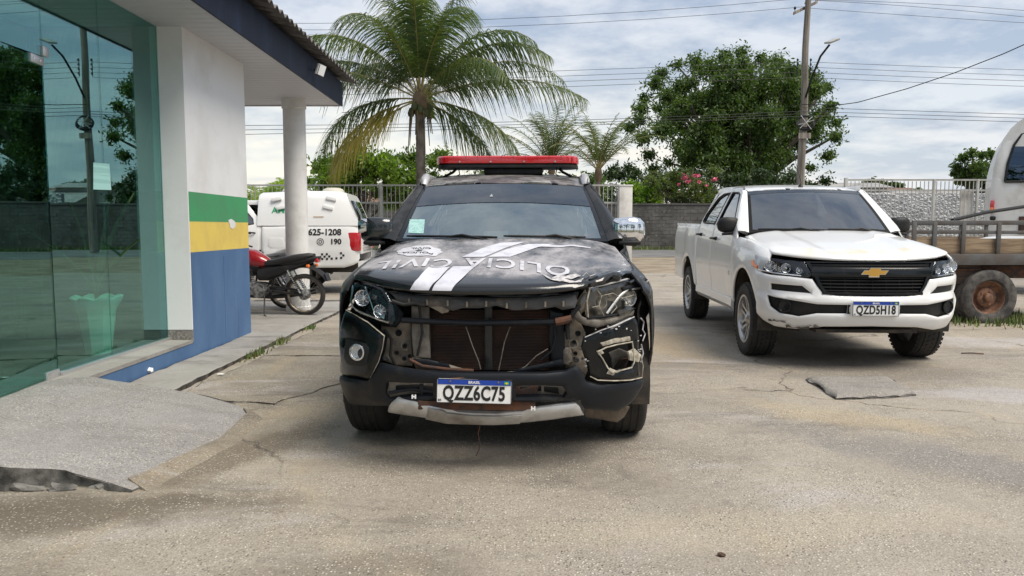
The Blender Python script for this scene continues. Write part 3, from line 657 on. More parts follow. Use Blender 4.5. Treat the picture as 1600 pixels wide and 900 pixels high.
def pickup_face(root, car, paint='white_paint', plate='QZD5H18', detail=True):
    d = car.dz; Fr = car.front; A = lambda p: [(a, b+d) for a, b in p]
    HL = [(-1.17, 1.0), (-1.05, 1.0), (-.90, .985), (-.72, .968), (-.58, .957), (-.545, .90), (-.515, .835), (-.56, .812), (-.70, .825), (-.88, .835), (-1.02, .86), (-1.12, .91)]
    GR = [(-.565, .957), (-.50, .825), (-.475, .755), (-.43, .685), (-.30, .665), (0, .66)]
    SL = [(-.86, .745), (-.60, .735), (-.525, .67), (-.86, .685)]
    FG = [(-.90, .635), (-.80, .62), (-.48, .575), (-.23, .575), (-.23, .495), (-.48, .49), (-.62, .455), (-.76, .475), (-.86, .53)]
    te = car.t_of_y(-.452, .55+d)
    # bumper skin
    bot = [(0, .375), (-.40, .365), (-.62, .325), (-.80, .335), (-te+.10, .385), (-te+.01, .44), (-te, .50), (-te+.005, .62), (-te-.02, .69), (-te-.03, .82), (-1.14, .895)]
    topb = [(-1.14, .895), (-1.02, .852), (-.88, .827), (-.70, .817), (-.56, .803), (-.52, .80), (-.485, .745), (-.435, .675), (-.30, .655), (0, .652)]
    half = bot[:-1]+topb      # centre-bottom ... corner ... centre-top
    o_ = A(half + [(-a, b) for a, b in half[::-1] if a != 0]) 
    o_ = A(half) + A([(-a, b) for a, b in half[::-1][1:-1]])
    holes = [A(SL), A(mirror(SL)), A([(a, b) for a, b in FG]), A(mirror(FG))]
    def dsp(a, b):
        z = b-d; return .012*sm((.66-z)/.05)*sm((z-.36)/.1)-.010*math.exp(-((z-.655)/.018)**2)*sm((abs(a)-.45)/.1)
    bp = patch('front_bumper', o_, Fr, paint, root, step=.04, holes=holes, roll=.010, rw=.022, disp=dsp)
    for m_ in (0, 1):
        f = (lambda p: p) if not m_ else mirror
        sg = -1 if not m_ else 1
        patch('bumper_slot', f(A([(a*1.01, b) for a, b in SL])), Fr, 'plastic', bp, step=.06, lift=-.022, roll=0, back=False)
        fg = patch('fog_recess', f(A(FG)), Fr, 'plastic', bp, step=.05, lift=-.03, roll=0, back=False)
        c = Vector(Fr(sg*.735, .545+d)); mb = MB(); nrm = Vector((sg*.38, -.92, 0)).normalized(); X = Matrix.Translation(c+nrm*-.02) @ nrm.to_track_quat('Z', 'Y').to_matrix().to_4x4()
        mb.lathe([(.062, 0), (.062, .02), (.052, .022), (.045, .008), (0, .004)], 24, X); mb.out('fog_blank', 'black_gloss', fg)
        # headlamp: bowl, reflectors, lens
        hl = patch('headlamp', f(A(HL)), Fr, 'black_gloss', root, step=.05, lift=-.05, roll=0, back=False)
        patch('lens', f(A([(a, b) for a, b in HL])), Fr, 'lens', hl, step=.05, roll=.006, thick=.004, back=False)
        for (t, z, r) in ((-.86, .905, .046), (-.72, .89, .040), (-.62, .87, .026)):
            c = Vector(Fr(-sg*t if not m_ else -t, z+d)); c = Vector(Fr(sg*abs(t), z+d)); nrm = Vector((sg*.25, -.96, 0)).normalized(); X = Matrix.Translation(c+nrm*-.06) @ nrm.to_track_quat('Z', 'Y').to_matrix().to_4x4()
            mb = MB(); mb.lathe([(0, .0), (r*.4, .004), (r*.8, .018), (r, .040), (r*1.08, .042), (r*1.1, .03)], 24, X); mb.lathe([(0, .03), (.012, .028), (.014, .0)], 12, X); mb.out('reflector', 'reflector', hl)
        mb = MB(); q = [Vector(Fr(sg*a, b+d))+Vector((0, .018, 0)) for a, b in ((1.10, .90), (.98, .862), (.80, .842), (.60, .826))]; mb.tube(q, .006, 6); mb.out('lamp_trim', 'chrome', hl)
        mb = MB(); q = [Vector(Fr(sg*a, b+d))+Vector((0, .03, 0)) for a, b in ((1.12, .93), (1.08, .90), (1.0, .885))]; mb.tube(q, .02, 6); mb.out('indicator', 'orange_lens', hl)
    # grille: back, bars, gloss band
    gg = GR + [(-a, b) for a, b in GR[::-1][1:]]
    gr = patch('grille', A(gg), Fr, 'dark', root, step=.08, lift=-.05, roll=0, back=False)
    def bar(z0, z1, half_w, mat, nm, dep=.03, lift=.0):
        mb = MB(); secs = []
        for t in np.linspace(-half_w, half_w, 21):
            a = Vector(Fr(t, z0+d)); b = Vector(Fr(t, z1+d)); v = Vector((0, -lift, 0)); r_ = Vector((0, dep, 0)); c = (b-a)*.2
            secs.append([a+v+r_, a+v+Vector((0, .006, 0)), a+c+v, b-c+v, b+v+Vector((0, .006, 0)), b+v+r_])
        mb.loft(secs); return mb.out(nm, mat, gr, smooth=40)
    bar(.822, .902, .525, 'black_gloss', 'grille_band', lift=.008)
    bar(.943, .957, .56, 'black_gloss', 'grille_frame', lift=.002); bar(.902, .912, .545, 'plastic', 'grille_frame', dep=.03)
    bar(.917, .936, .55, 'plastic', 'grille_bar', lift=-.012)
    for z in (.692, .722, .752, .782, .806): bar(z, z+.011, .41+.10*sm((z-.66)/.16), 'plastic', 'grille_bar', lift=-.012)
    for sg in (-1, 1):
        mb = MB(); mb.loft([[Vector(Fr(sg*t, z+d))+Vector((0, o, 0)) for t, o in ((w_-.0, .03), (w_, -.004), (w_-.028, -.006), (w_-.034, .02))] for w_, z in ((.568, .957), (.52, .86), (.50, .82), (.476, .75), (.43, .683))]); mb.out('grille_frame', 'black_gloss', gr)
    mb = MB(); mb.loft([[Vector(Fr(t, z+d))+Vector((0, o, 0)) for z, o in ((.665, .03), (.665, -.004), (.686, -.006), (.69, .02))] for t in np.linspace(-.44, .44, 13)]); mb.out('grille_frame', 'black_gloss', gr)
    for t in np.linspace(-.48, .48, 9):
        mb = MB(); a = Vector(Fr(t, .70+d)); b = Vector(Fr(t, .95+d)); mb.tube([a+Vector((0, .03, 0)), b+Vector((0, .03, 0))], .004, 4); mb.out('grille_rib', 'plastic', gr)
    bowtie(gr, Vector(Fr(0, .864+d))+Vector((0, -.010, 0)))
    # intake across the bumper, plate
    patch('lower_intake', A([(-.23, .575), (.23, .575), (.23, .495), (-.23, .495)]), Fr, 'plastic', bp, step=.06, lift=.010, thick=.006, roll=0)
    licence_plate(bp, plate, Vector(Fr(0, .545+d))+Vector((0, -.028, 0)), 0)
    mb = MB(); mb.box((0, 0, 0), (.42, .008, .145), bev=.003); q = mb.out('plate_holder', 'plate_white', bp); q.location = Vector(Fr(0, .545+d))+Vector((0, -.020, 0))
    underbonnet(root, car)
    mb = MB(); mb.box((0, -.62, .32+d), (.9, .3, .03)); mb.out('undertray', 'under', root)
    return bp

def white_pickup():
    T = TF(3.27, 7.45, R(-3.0)); car = Car(dz=.035, th=.02); T = TF(3.27, 7.45, R(-3.0))
    root = thing('pickup_truck', 'white double-cab pickup with gold bowtie grille badge, parked right of the wrecked black one', 'pickup truck', tuple(T.o), T.yaw)
    body(root, car, 'white_paint', T, strip='paint'); rear_pickup(root, car, 'white_paint'); pickup_face(root, car)
    sh = patch('windscreen', [(-1, 0), (0, -.004), (1, 0), (1, 1), (-1, 1)], car.shield, 'windscreen_white', root, step=.1, roll=0, back=False)
    for nm, pts in (('windscreen_band', [(-1, .90), (1, .90), (1, 1), (-1, 1)]), ('windscreen_band', [(-1, 0), (1, 0), (1, .06), (-1, .06)]), ('windscreen_band', [(-1, .06), (-.95, .06), (-.95, .90), (-1, .90)]), ('windscreen_band', [(.95, .06), (1, .06), (1, .90), (.95, .90)])):
        patch(nm, pts, car.shield, 'dark' if pts[0][1] < .85 else 'tint', sh, step=.1, roll=0, lift=.002, back=False)
    for sg in (-1, 1): mirror_pod(root, sg, car, 'plastic', at_=(.815, .68, 1.29), size=.90)
    for sg in (-1, 1):
        wheel(root, 'wheel', sg*.79, 0, .372, sg, rim='alloy'); wheel(root, 'wheel', sg*.79, car.wb, .372, sg, rim='alloy')
    mb = MB(); p = Vector(car.roof(0, .12)); mb.lathe([(0, .03), (.018, .025), (.03, 0)], 12, TR(*p)); mb.tube([p+Vector((0, 0, .02)), p+Vector((0, -.02, .05)), p+Vector((0, .30, .42))], [.006, .005, .002], 6); mb.out('antenna', 'plastic', root)
    # faded yellow primer patches on the bonnet
    mb = None
    # scuffed, cracked lower bumper corner
    rnd = random.Random(3); P = []
    for sx_ in (-1,):
        for k, (t0, z0, n, w_) in enumerate(((-.86, .41, 8, .05), (-.70, .365, 9, .05), (-.52, .385, 5, .04))):
            ol = [(t0+k2*.022+rnd.uniform(-.01, .01), z0+.035+rnd.uniform(-.012, .012)) for k2 in range(n)]+[(t0+k2*.022+rnd.uniform(-.01, .01), z0+.035-.008-rnd.uniform(0, .012)) for k2 in range(n-1, -1, -1)]
            patch('scuff_mark', ol, car.front, 'mudgrey', root, step=.04, roll=0, lift=.0145, back=False)
    ol = []
    lettering('door_badge', 'LT', .06, lambda a, b: (-car.sx(.62-a, .80+b)-.003, .62-a, .80+b), 'plastic', root, bold=.001)
    return root, T, car
_m = MT['white_hood']; _t = _m.node_tree; _b = _t.nodes['Principled BSDF']
_g = _t.nodes.new('ShaderNodeTexCoord'); _s = _t.nodes.new('ShaderNodeSeparateXYZ'); _t.links.new(_g.outputs['Object'], _s.inputs[0])
_n = _t.nodes.new('ShaderNodeTexNoise'); _n.inputs['Scale'].default_value = 4.5; _n.inputs['Detail'].default_value = 7; _t.links.new(_g.outputs['Object'], _n.inputs['Vector'])
def _mr(o, a, c, lo=0, hi=1):
    n = _t.nodes.new('ShaderNodeMapRange'); n.inputs[1].default_value = a; n.inputs[2].default_value = c; n.inputs[3].default_value = lo; n.inputs[4].default_value = hi; _t.links.new(o, n.inputs[0]); return n.outputs[0]
def _mu(a, c):
    n = _t.nodes.new('ShaderNodeMath'); n.operation = 'MULTIPLY'; _t.links.new(a, n.inputs[0]); _t.links.new(c, n.inputs[1]); return n.outputs[0]
_fm = _mu(_mu(_mr(_s.outputs[1], -.80, -.72), _mr(_s.outputs[1], -.50, -.62)), _mu(_mr(_n.outputs[0], .46, .60, 0, .7), _mr(_s.outputs[0], .50, .38)))
_fm = _mu(_fm, _mr(_s.outputs[0], -.62, -.45)); _x = _t.nodes.new('ShaderNodeMixRGB'); _t.links.new(_fm, _x.inputs[0]); _x.inputs[1].default_value = (.80, .80, .79, 1); _x.inputs[2].default_value = (.78, .66, .33, 1); _t.links.new(_x.outputs[0], _b.inputs['Base Color'])
WT, TW, CARW = white_pickup()
# ================================================================ wrecked black police SUV
def hood_mat():
    m = M('bonnet_black', (.012, .014, .016), .16, coat=.8); t = m.node_tree; b = t.nodes['Principled BSDF']
    tc_ = t.nodes.new('ShaderNodeTexCoord'); mp = t.nodes.new('ShaderNodeMapping'); mp.inputs['Scale'].default_value = (1, .55, 1); t.links.new(tc_.outputs['Object'], mp.inputs[0])
    def nz(sc, dt_=8, rg=.6):
        n = t.nodes.new('ShaderNodeTexNoise'); n.inputs['Scale'].default_value = sc; n.inputs['Detail'].default_value = dt_; n.inputs['Roughness'].default_value = rg; t.links.new(mp.outputs[0], n.inputs['Vector']); return n.outputs[0]
    def mr(o, a, c, lo=0, hi=1):
        n = t.nodes.new('ShaderNodeMapRange'); n.inputs[1].default_value = a; n.inputs[2].default_value = c; n.inputs[3].default_value = lo; n.inputs[4].default_value = hi; t.links.new(o, n.inputs[0]); return n.outputs[0]
    def mm(op, a, c):
        n = t.nodes.new('ShaderNodeMath'); n.operation = op; n.use_clamp = True
        for i, v in enumerate((a, c)):
            if isinstance(v, float): n.inputs[i].default_value = v
            else: t.links.new(v, n.inputs[i])
        return n.outputs[0]
    sp = t.nodes.new('ShaderNodeSeparateXYZ'); t.links.new(tc_.outputs['Object'], sp.inputs[0])
    ax_ = t.nodes.new('ShaderNodeMath'); ax_.operation = 'ABSOLUTE'; t.links.new(sp.outputs[0], ax_.inputs[0]); px_ = t.nodes.new('ShaderNodeMath'); px_.operation = 'POWER'; px_.inputs[1].default_value = 2.8; t.links.new(ax_.outputs[0], px_.inputs[0]); mx_ = t.nodes.new('ShaderNodeMath'); mx_.operation = 'MULTIPLY_ADD'; mx_.inputs[1].default_value = -.56; t.links.new(px_.outputs[0], mx_.inputs[0]); t.links.new(sp.outputs[1], mx_.inputs[2])
    wob = mr(nz(6), .3, .7, -.045, .045); aa_ = t.nodes.new('ShaderNodeMath'); t.links.new(mx_.outputs[0], aa_.inputs[0]); t.links.new(wob, aa_.inputs[1]); yy = mm('ADD', aa_.outputs[0], 1.0)   # 1+y
    edge = mr(yy, .25, .35)
    worn = mr(nz(3.0, 9, .70), .39, .57); streak = mr(nz(11), .35, .65, .7, 1.0)
    f = mm('MULTIPLY', mm('MULTIPLY', edge, mm('ADD', worn, .05)), streak)
    x = t.nodes.new('ShaderNodeMixRGB'); t.links.new(f, x.inputs[0]); x.inputs[1].default_value = (.007, .008, .009, 1); x.inputs[2].default_value = (.40, .385, .40, 1)
    t.links.new(x.outputs[0], b.inputs['Base Color']); t.links.new(mr(f, 0, 1, .22, .62), b.inputs['Roughness']); t.links.new(mr(f, 0, .6, .5, 0), b.inputs['Coat Weight']); return m
MT['bonnet_black'] = hood_mat()
MT['roof_black'] = M('roof_black', (.05, .05, .052), .4, coat=.2, col2=(.26, .25, .24), scale=3, lo=.38, hi=.62, col3=(.05, .048, .045), scale3=14, lo3=.5, hi3=.62)
MT['faded_black'] = M('faded_black', (.008, .009, .010), .25, coat=.25, spec=.4, col2=(.06, .059, .06), scale=5, lo=.42, hi=.7, r2=.6)
MT['radiator'] = M('radiator', (.075, .035, .022), .7, col2=(.035, .022, .018), scale=5, bump=.2)
MT['beige_dirt'] = M('beige_dirt', (.33, .28, .22), .8, col2=(.11, .09, .07), scale=9, lo=.4, hi=.65, bump=.3, bscale=40)
MT['carrier'] = M('carrier', (.075, .075, .078), .6, col2=(.28, .21, .14), scale=7, lo=.52, hi=.72, bump=.4, bscale=60)
MT['scrape'] = M('scrape', (.62, .60, .60), .6, col2=(.25, .24, .24), scale=30, lo=.4, hi=.6)
MT['broken_edge'] = M('broken_edge', (.50, .46, .38), .7, col2=(.25, .22, .17), scale=30)
MT['sticker'] = M('sticker', (.45, .72, .68), .5, col2=(.30, .52, .50), scale=60)
MT['paper'] = M('paper', (.6, .6, .56), .7)

def black_suv():
    T = TF(-.085, 4.70, R(-1.3)); car = Car(wb=2.845, dz=-.005, suv=True, th=.075); car.crown = .165; d = car.dz; Fr = car.front
    root = thing('police_suv', 'wrecked black police suv with smashed front end and red light bar on its roof', 'suv', tuple(T.o), T.yaw)
    body(root, car, 'faded_black', T, hood=False, handle='chrome')
    for o in root.children:
        if o.name.startswith('roof') and 'drip' not in o.name: o.data.materials[0] = MT['roof_black']
    F = lambda pts, g=(-.5, .7): PX(Fr, T, pts, g)
    def plane(y0): return lambda x, z: (x, y0, z)
    def plate(nm, pts, y0, mat, par=root, thick=.02, roll=.004, disp=None, holes=(), step=.06, slope=0, bulge=0):
        fn = lambda x, z: (x, y0+slope*(z-.7)+bulge*x*x, z)
        return patch(nm, PX(fn, T, pts, (0, .7)), fn, mat, par, step=step, thick=thick, roll=roll, rw=.01, disp=disp, holes=[PX(fn, T, h, (0, .7)) for h in holes])
    # ---- bonnet
    nzf = lambda x, y, s_, k=0: noise.noise(Vector((x*s_, y*s_, 3.1+k)))
    def crump(x, v):
        k = sm((x-.36)/.3)*sm((.5-v)/.35)
        return k*(.020*nzf(x, v*1.2, 7)+.018*abs(nzf(x, v, 13, 5))-.008) + .0015*nzf(x, v, 2.2)*sm(v*3)
    o_ = [(-.80, .0), (-.6, -.012), (-.3, -.02), (0, -.02), (.25, -.015), (.44, .0), (.50, .02), (.515, .06), (.55, .085), (.60, .08), (.66, .12), (.70, .10), (.74, .16), (.80, .17), (.80, .5), (.80, 1), (0, 1), (-.80, 1)]
    hd = patch('bonnet', o_, car.hood, 'bonnet_black', root, step=.022, roll=.010, rw=.022, thick=.02, disp=crump)
    H_ = lambda pts, g=(0, .4): PX(car.hood, T, pts, g)
    lf = lambda o: (lambda x, v: Vector(car.hood(x, v))+Vector((0, -.0015, .0035+o+max(-.004, crump(x, v)))))
    def decal(nm, pts, mat='decal_white', par=hd, o=0.0, raw=False):
        return patch(nm, pts if raw else H_(pts), lf(o), mat, par, step=.03, thick=0, roll=0, back=False)
    decal('stripe', [(640.5, 454), (655, 434), (670, 418), (703, 417.5), (686, 436), (670, 454.6)])
    decal('stripe', [(675, 455), (690, 434), (708, 416.8), (743, 416.5), (724, 434), (705, 455.6)])
    decal('stripe', [(722, 402), (752, 389), (781, 380), (820, 379), (790, 388), (756, 402)])
    decal('stripe', [(762, 402), (792, 390), (826, 382), (868, 382), (840, 387), (797, 402)])
    decal('stripe', [(839, 383.5), (880, 384), (923, 387), (923, 388.4), (880, 386.4), (845, 386)])
    # POLICIA CIVIL, reads from the driver's seat, first letter lost in the crumple
    ps = H_([(745, 401), (745, 420), (888, 413), (888, 434), (602, 407), (602, 426)]); print('hood letter calib', [(round(a, 3), round(b, 3)) for a, b in ps])
    xL, xR = ps[4][0], ps[2][0]; x0 = (xL+xR)/2-.01; half = (xR-xL)/2; vm = (ps[0][1]+ps[1][1])/2; vR = (ps[2][1]+ps[3][1])/2; vLf = (ps[4][1]+ps[5][1])/2; dv = abs(ps[0][1]-ps[1][1])
    V_, F_ = text_mesh('OLICIA CIVIL', .2, .003, 1.12); xs_ = max(v.x for v in V_); hh = max(v.y for v in V_)
    def lm(a, b):
        x = x0-a/xs_*half*1.03; q = (x-x0)/half; v = vm+(vR-vm if q > 0 else vLf-vm)*q*q - b/hh*dv*.42; return lf(.001)(x, v)
    V3 = []
    o = mesh('hood_lettering', [lm(v.x, v.y) for v in V_], F_, 'decal_worn', hd)
    c0 = H_([(655, 392)])[0]; ring = []
    for k in range(40):
        a = 2*math.pi*k/40; r = .145*(1+.05*math.cos(a*10)); ring.append((c0[0]+r*math.cos(a), c0[1]+r*.95*math.sin(a)))
    decal('badge', ring, 'decal_worn', raw=True)
    for tx, dv_, s_ in (('POLÍCIA', .055, .055), ('CIVIL', -.06, .06)):
        lettering('badge_lettering', tx, s_, lambda a, b, q=dv_: lf(.002)(c0[0]-a, c0[1]-b*.95-q), 'faded_black', hd, bold=.001)
    rr = .03; decal('badge_star', [(c0[0]+(rr if k % 2 else rr*.45)*math.cos(R(36*k)), c0[1]+(rr if k % 2 else rr*.45)*math.sin(R(36*k))) for k in range(10)], 'faded_black', raw=True, o=.002)
    for pts in ([(858, 437), (872, 430), (884, 432), (900, 428), (908, 431), (893, 437), (884, 436), (876, 441)], [(870, 440), (884, 437), (899, 440), (912, 434), (908, 441), (890, 443)], [(846, 428), (856, 433), (866, 438), (856, 436)]):
        decal('paint_scrape', pts, 'scrape', o=.001)
    # ---- windscreen
    sh = patch('windscreen', [(-1, 0), (0, -.004), (1, 0), (1, 1), (-1, 1)], car.shield, 'windscreen', root, step=.1, roll=0, back=False)
    cs = PX(car.shield, T, [(640, 343), (664, 343), (662, 365), (638, 364), (768, 306), (765, 353), (802, 369), (642, 324)], (-.5, .5)); print('shield', [(round(a, 2), round(b, 2)) for a, b in cs])
    vb = cs[7][1]
    for pts in ([(-1, .97), (1, .97), (1, 1), (-1, 1)], [(-1, 0), (1, 0), (1, .045), (-1, .045)], [(-1, .045), (-.945, .045), (-.955, .97), (-1, .97)], [(.945, .045), (1, .045), (1, .97), (.955, .97)]):
        patch('windscreen_border', pts, car.shield, 'black_gloss', sh, step=.1, roll=0, lift=.002, back=False)
    patch('windscreen_tint', [(-.95, vb), (.95, vb), (.955, .97), (-.955, .97)], car.shield, 'tint', sh, step=.1, roll=0, lift=.003, back=False)
    patch('windscreen_sticker', cs[:4], car.shield, 'sticker', sh, step=.1, roll=0, lift=.002, back=False)
    a, b = cs[4]; patch('camera_window', [(a-.02, b-.03), (a+.02, b-.03), (a, b+.03)], car.shield, 'silver', sh, step=.1, roll=0, lift=.006, back=False)
    mb = MB(); q = Vector(car.shield(cs[5][0]+.06, cs[5][1]-.12)); mb.box((q.x, q.y+.12, q.z-.01), (.17, .01, .075), rot=None); mb.out('dashboard_papers', 'paper', root)
    # ---- headlamp on the whole side
    hlp = F([(553, 440), (546, 472), (551, 483), (560, 490), (588, 501), (611, 508), (616, 500), (613, 476), (605, 462), (597, 450), (575, 443)], (-.75, .9))
    hs = patch('headlamp', hlp, Fr, 'black_gloss', root, step=.04, lift=-.05, roll=0, back=False)
    patch('lens', hlp, Fr, 'lens', hs, step=.05, roll=.008, thick=.004, back=False)
    rim_ = []
    P = [Vector(Fr(*p)) for p in F([(551, 446), (547.5, 471), (552, 481), (560, 487), (588, 498), (607, 504)], (-.8, .9))]
    mb = MB(); mb.tube([p+Vector((0, .01, 0)) for p in P], .006, 6); mb.out('lamp_trim', 'chrome', hs)
    P = [Vector(Fr(*p)) for p in F([(569, 449), (577, 466), (583, 485), (600, 498)], (-.7, .9))]
    mb = MB(); mb.tube([p+Vector((0, .015, 0)) for p in P], .006, 6); mb.out('lamp_trim', 'chrome', hs)
    for (px, py, r) in ((565, 466, .042), (592, 487, .034)):
        c = Vector(Fr(*F([(px, py)], (-.7, .85))[0])); nrm = Vector((-.18, -.98, 0)).normalized(); X = Matrix.Translation(c-nrm*.05) @ nrm.to_track_quat('Z', 'Y').to_matrix().to_4x4()
        mb = MB(); mb.lathe([(0, 0), (r*.4, .004), (r*.8, .02), (r, .038), (r*1.08, .04), (r*1.08, .03)], 11, X); mb.lathe([(0, .034), (.014, .03), (.016, 0)], 14, X)
        for k in range(8): mb.box((0, 0, 0), (.004, r*.8, .02), 0, X @ RZ(2*math.pi*k/8) @ TR(0, r*.55, .016))
        mb.out('reflector', 'reflector', hs, smooth=10)
    plate('lamp_surround', [(597, 450), (607, 455), (620, 474), (631, 491), (626, 503), (618, 512), (603, 511), (587, 505), (570, 497), (588, 500), (608, 507), (613, 500), (611, 477), (604, 462)], -.70, 'plastic_dirty', thick=.05, roll=.01)
    # ---- gloss fog bezel, whole side
    bz = F([(541, 484), (548, 488), (575, 503), (601, 524), (598, 545), (592, 565), (585, 582), (577, 594), (556, 590), (538, 583), (533.5, 560), (532, 520), (535, 500)], (-.85, .75))
    def bump_b(t, z): return .03
    bzo = patch('fog_bezel', bz, Fr, 'black_gloss', root, step=.03, lift=.012, roll=.012, rw=.03, thick=.03)
    P = [Vector(Fr(*p))+Vector((0, -.008, 0)) for p in F([(541, 484), (575, 503), (601, 524.5), (598, 545), (592, 565), (577, 594)], (-.85, .75))]
    mb = MB(); mb.tube(P, [.002, .0032, .0035, .0015, .0022, .001], 5); mb.out('chipped_edge', 'broken_edge', bzo)
    fp = F([(541, 522), (576, 532), (584, 543), (577, 576), (545, 573), (539, 560)], (-.8, .7))
    fo = patch('fog_pocket', fp, Fr, 'plastic', bzo, step=.04, lift=.018, roll=.02, rw=.03, thick=.004)
    c = Vector(Fr(*F([(562, 549)], (-.8, .65))[0])); nrm = Vector((-.3, -.95, 0)).normalized(); X = Matrix.Translation(c+nrm*.018) @ nrm.to_track_quat('Z', 'Y').to_matrix().to_4x4()
    mb = MB(); mb.lathe([(.046, 0), (.046, .014), (.038, .016), (.036, .006), (.02, .002), (0, .0)], 26, X); mb.out('fog_lamp', 'reflector', fo)
    mb = MB(); mb.lathe([(.037, .014), (.02, .02), (0, .022)], 20, X); mb.out('fog_lens', 'lens', fo)
    # ---- lower bumper
    topL = [(597, 567), (620, 572), (650, 577), (688, 580), (740, 582), (800, 582), (850, 582), (884, 579), (893, 573), (899, 570), (906, 577), (914, 595), (935, 600), (975, 597), (1003, 591)]
    bot = [(998, 603), (988, 620), (975, 632), (962, 640), (935, 637), (911, 634), (905, 622), (884, 623), (800, 624), (740, 622), (682, 622), (611, 632), (605, 630), (575, 630), (545, 629), (541, 618), (537, 600), (536, 586), (556, 591), (577, 595), (588, 582)]
    op1 = [(606, 597), (612, 595), (678, 597), (678, 616), (640, 617), (611, 620), (605, 612)]
    op2 = [(806, 601), (845, 600), (878, 602), (885, 612), (880, 619), (845, 617), (806, 618)]
    g_ = lambda p: F(p, (-.4, .55))
    bl = F(topL+bot, (-.6, .6))
    bmp = patch('front_bumper', bl, Fr, 'plastic_dirty', root, step=.03, lift=.03, roll=.012, rw=.025, thick=.03, holes=[F(op1, (-.5, .5)), F(op2, (.3, .5))], disp=lambda t, z: .010*sm((z-.56)/.05)*(1 if abs(t) < .6 else .3)+.004*nzf(t, z, 6))
    for x_, k in ((-.52, 0), (.31, 1)):
        c = Vector(Fr(-.56 if not k else .44, .635)); mb = MB(); mb.lathe([(.014, 0), (.014, .006), (.01, .008), (0, .006)], 14, TR(c.x, c.y-.038, c.z-.02) @ RX(R(90))); mb.out('parking_sensor', 'plastic', bmp)
    licence_plate(bmp, 'QZZ6C75', Vector(Fr(0, .44))+Vector((0, 0, 0)), 0)
    pl = [o for o in bmp.children if o.name.startswith('licence_plate')][0]
    lp = PX(lambda x, z: (x, -.93, z), T, [(741, 611)], (0, .5))[0]; pl.location = (lp[0], -.935, lp[1]); pl.scale = (.97, 1, .97); pl.rotation_euler = (R(-2), R(1.5), R(1))
    # behind the bumper openings: dirty duct plastics and crossbar
    plate('lower_duct', [(600, 590), (890, 590), (890, 628), (600, 628)], -.84, 'mudgrey', thick=.02, bulge=.1)
    for pts in ([(618, 603), (650, 601), (676, 604), (676, 614), (640, 610), (618, 613)], [(812, 605), (840, 603), (872, 606), (874, 616), (845, 611), (815, 615)]): plate('duct_recess', pts, -.862, 'dark', thick=.01, bulge=.1)
    for i, (pts, mt) in enumerate((([(606, 612), (640, 606), (678, 612), (678, 616), (640, 611), (608, 617)], 'plastic_dirty'), ([(800, 612), (835, 603), (841, 604), (838, 620), (800, 634)], 'rust'), ([(800, 600), (812, 601), (812, 630), (800, 630)], 'rust'), ([(655, 600), (661, 600), (661, 618), (655, 618)], 'plastic_dirty'), ([(846, 602), (850, 602), (850, 618), (846, 618)], 'mudgrey'))):
        plate('duct_strut', pts, -.875, mt, thick=.012, bulge=.08)
    mb = MB(); q = PX(plane(-.86), T, [(690, 629), (800, 632)], (0, .4)); mb.box(((q[0][0]+q[1][0])/2, -.86, q[0][1]-.01), (.62, .05, .05), bev=.008); mb.out('bumper_beam', 'rust', root)
    # ---- silver skid trim
    sk = [(610, 634), (616, 624), (624, 617.5), (650, 622), (672, 628), (700, 634), (740, 638), (780, 639), (815, 636.5), (850, 631), (897, 625), (903, 630), (910, 641), (880, 645), (830, 651.5), (770, 654), (700, 652), (665, 645), (630, 640), (611, 637)]
    skf = F(sk, (-.5, .4)); so_ = patch('skid_trim', skf, Fr, 'silver', root, step=.03, lift=.045, roll=.012, rw=.022, thick=.02, disp=lambda t, z: .003*nzf(t, z, 9))
    sd2 = F([(672, 629), (700, 635), (740, 639), (780, 640), (815, 638), (812, 651), (770, 653), (700, 651), (668, 644)], (-.2, .4)); patch('skid_dirt', sd2, Fr, 'silver_dirty', so_, step=.03, lift=.055, roll=.008, rw=.02, thick=.004)
    for px_ in (649, 833):
        q = F([(px_, 616.5 if px_ < 700 else 634)], (0, .45))[0]; c = Vector(Fr(*q)); mb = MB(); mb.box((c.x-.008, c.y-.05, c.z), (.007, .01, .02)); mb.box((c.x+.008, c.y-.05, c.z), (.007, .01, .02)); mb.box((c.x, c.y-.05, c.z), (.012, .01, .006)); mb.out('clip', 'white_print', root)
    # hanging flap and low bits
    plate('mud_flap', [(911, 633), (975, 634), (984, 636), (976, 652), (965, 660), (915, 652)], -.60, 'mud', thick=.012, disp=lambda a, b: .02*nzf(a, b, 8))
    plate('undertray', [(672, 646), (860, 646), (850, 656), (800, 660), (700, 657)], -.80, 'under', thick=.05)
    plate('engine_guard', [(625, 636), (655, 640), (650, 648), (638, 651), (628, 645)], -.55, 'rust', thick=.04)
    # ---- open nose: radiator, panels, beams
    rc = [(672, 484), (858, 484), (858, 578), (672, 578)]
    plate('radiator_shroud', [(628, 458), (905, 458), (905, 590), (628, 590)], -.52, 'dark', thick=.02, roll=0)
    rd = plate('radiator', rc, -.60, 'radiator', thick=.05)
    q = PX(plane(-.652), T, rc, (0, .7)); xa, xb = q[0][0], q[1][0]; za, zb = q[2][1], q[0][1]; n_ = 40
    for k in range(n_):
        z = lerp(za, zb, (k+.5)/n_); mb = MB(); mb.box(((xa+xb)/2, -.654, z), (xb-xa, .008, (zb-za)/n_*.45)); mb.out('radiator_fin', 'radiator', rd)
    plate('radiator_strut', [(757, 470), (769, 470), (769, 578), (757, 578)], -.69, 'faded_black', thick=.02)
    st_ = plate('inner_panel', [(595, 508), (614, 508), (630, 500), (641, 500), (643, 545), (644, 572), (620, 571), (598, 563)], -.66, 'beige_dirt', thick=.03)
    plate('inner_panel', [(890, 495), (905, 500), (915, 520), (914, 540), (920, 575), (913, 592), (899, 572), (884, 575), (880, 560), (882, 520)], -.66, 'beige_dirt', thick=.03)
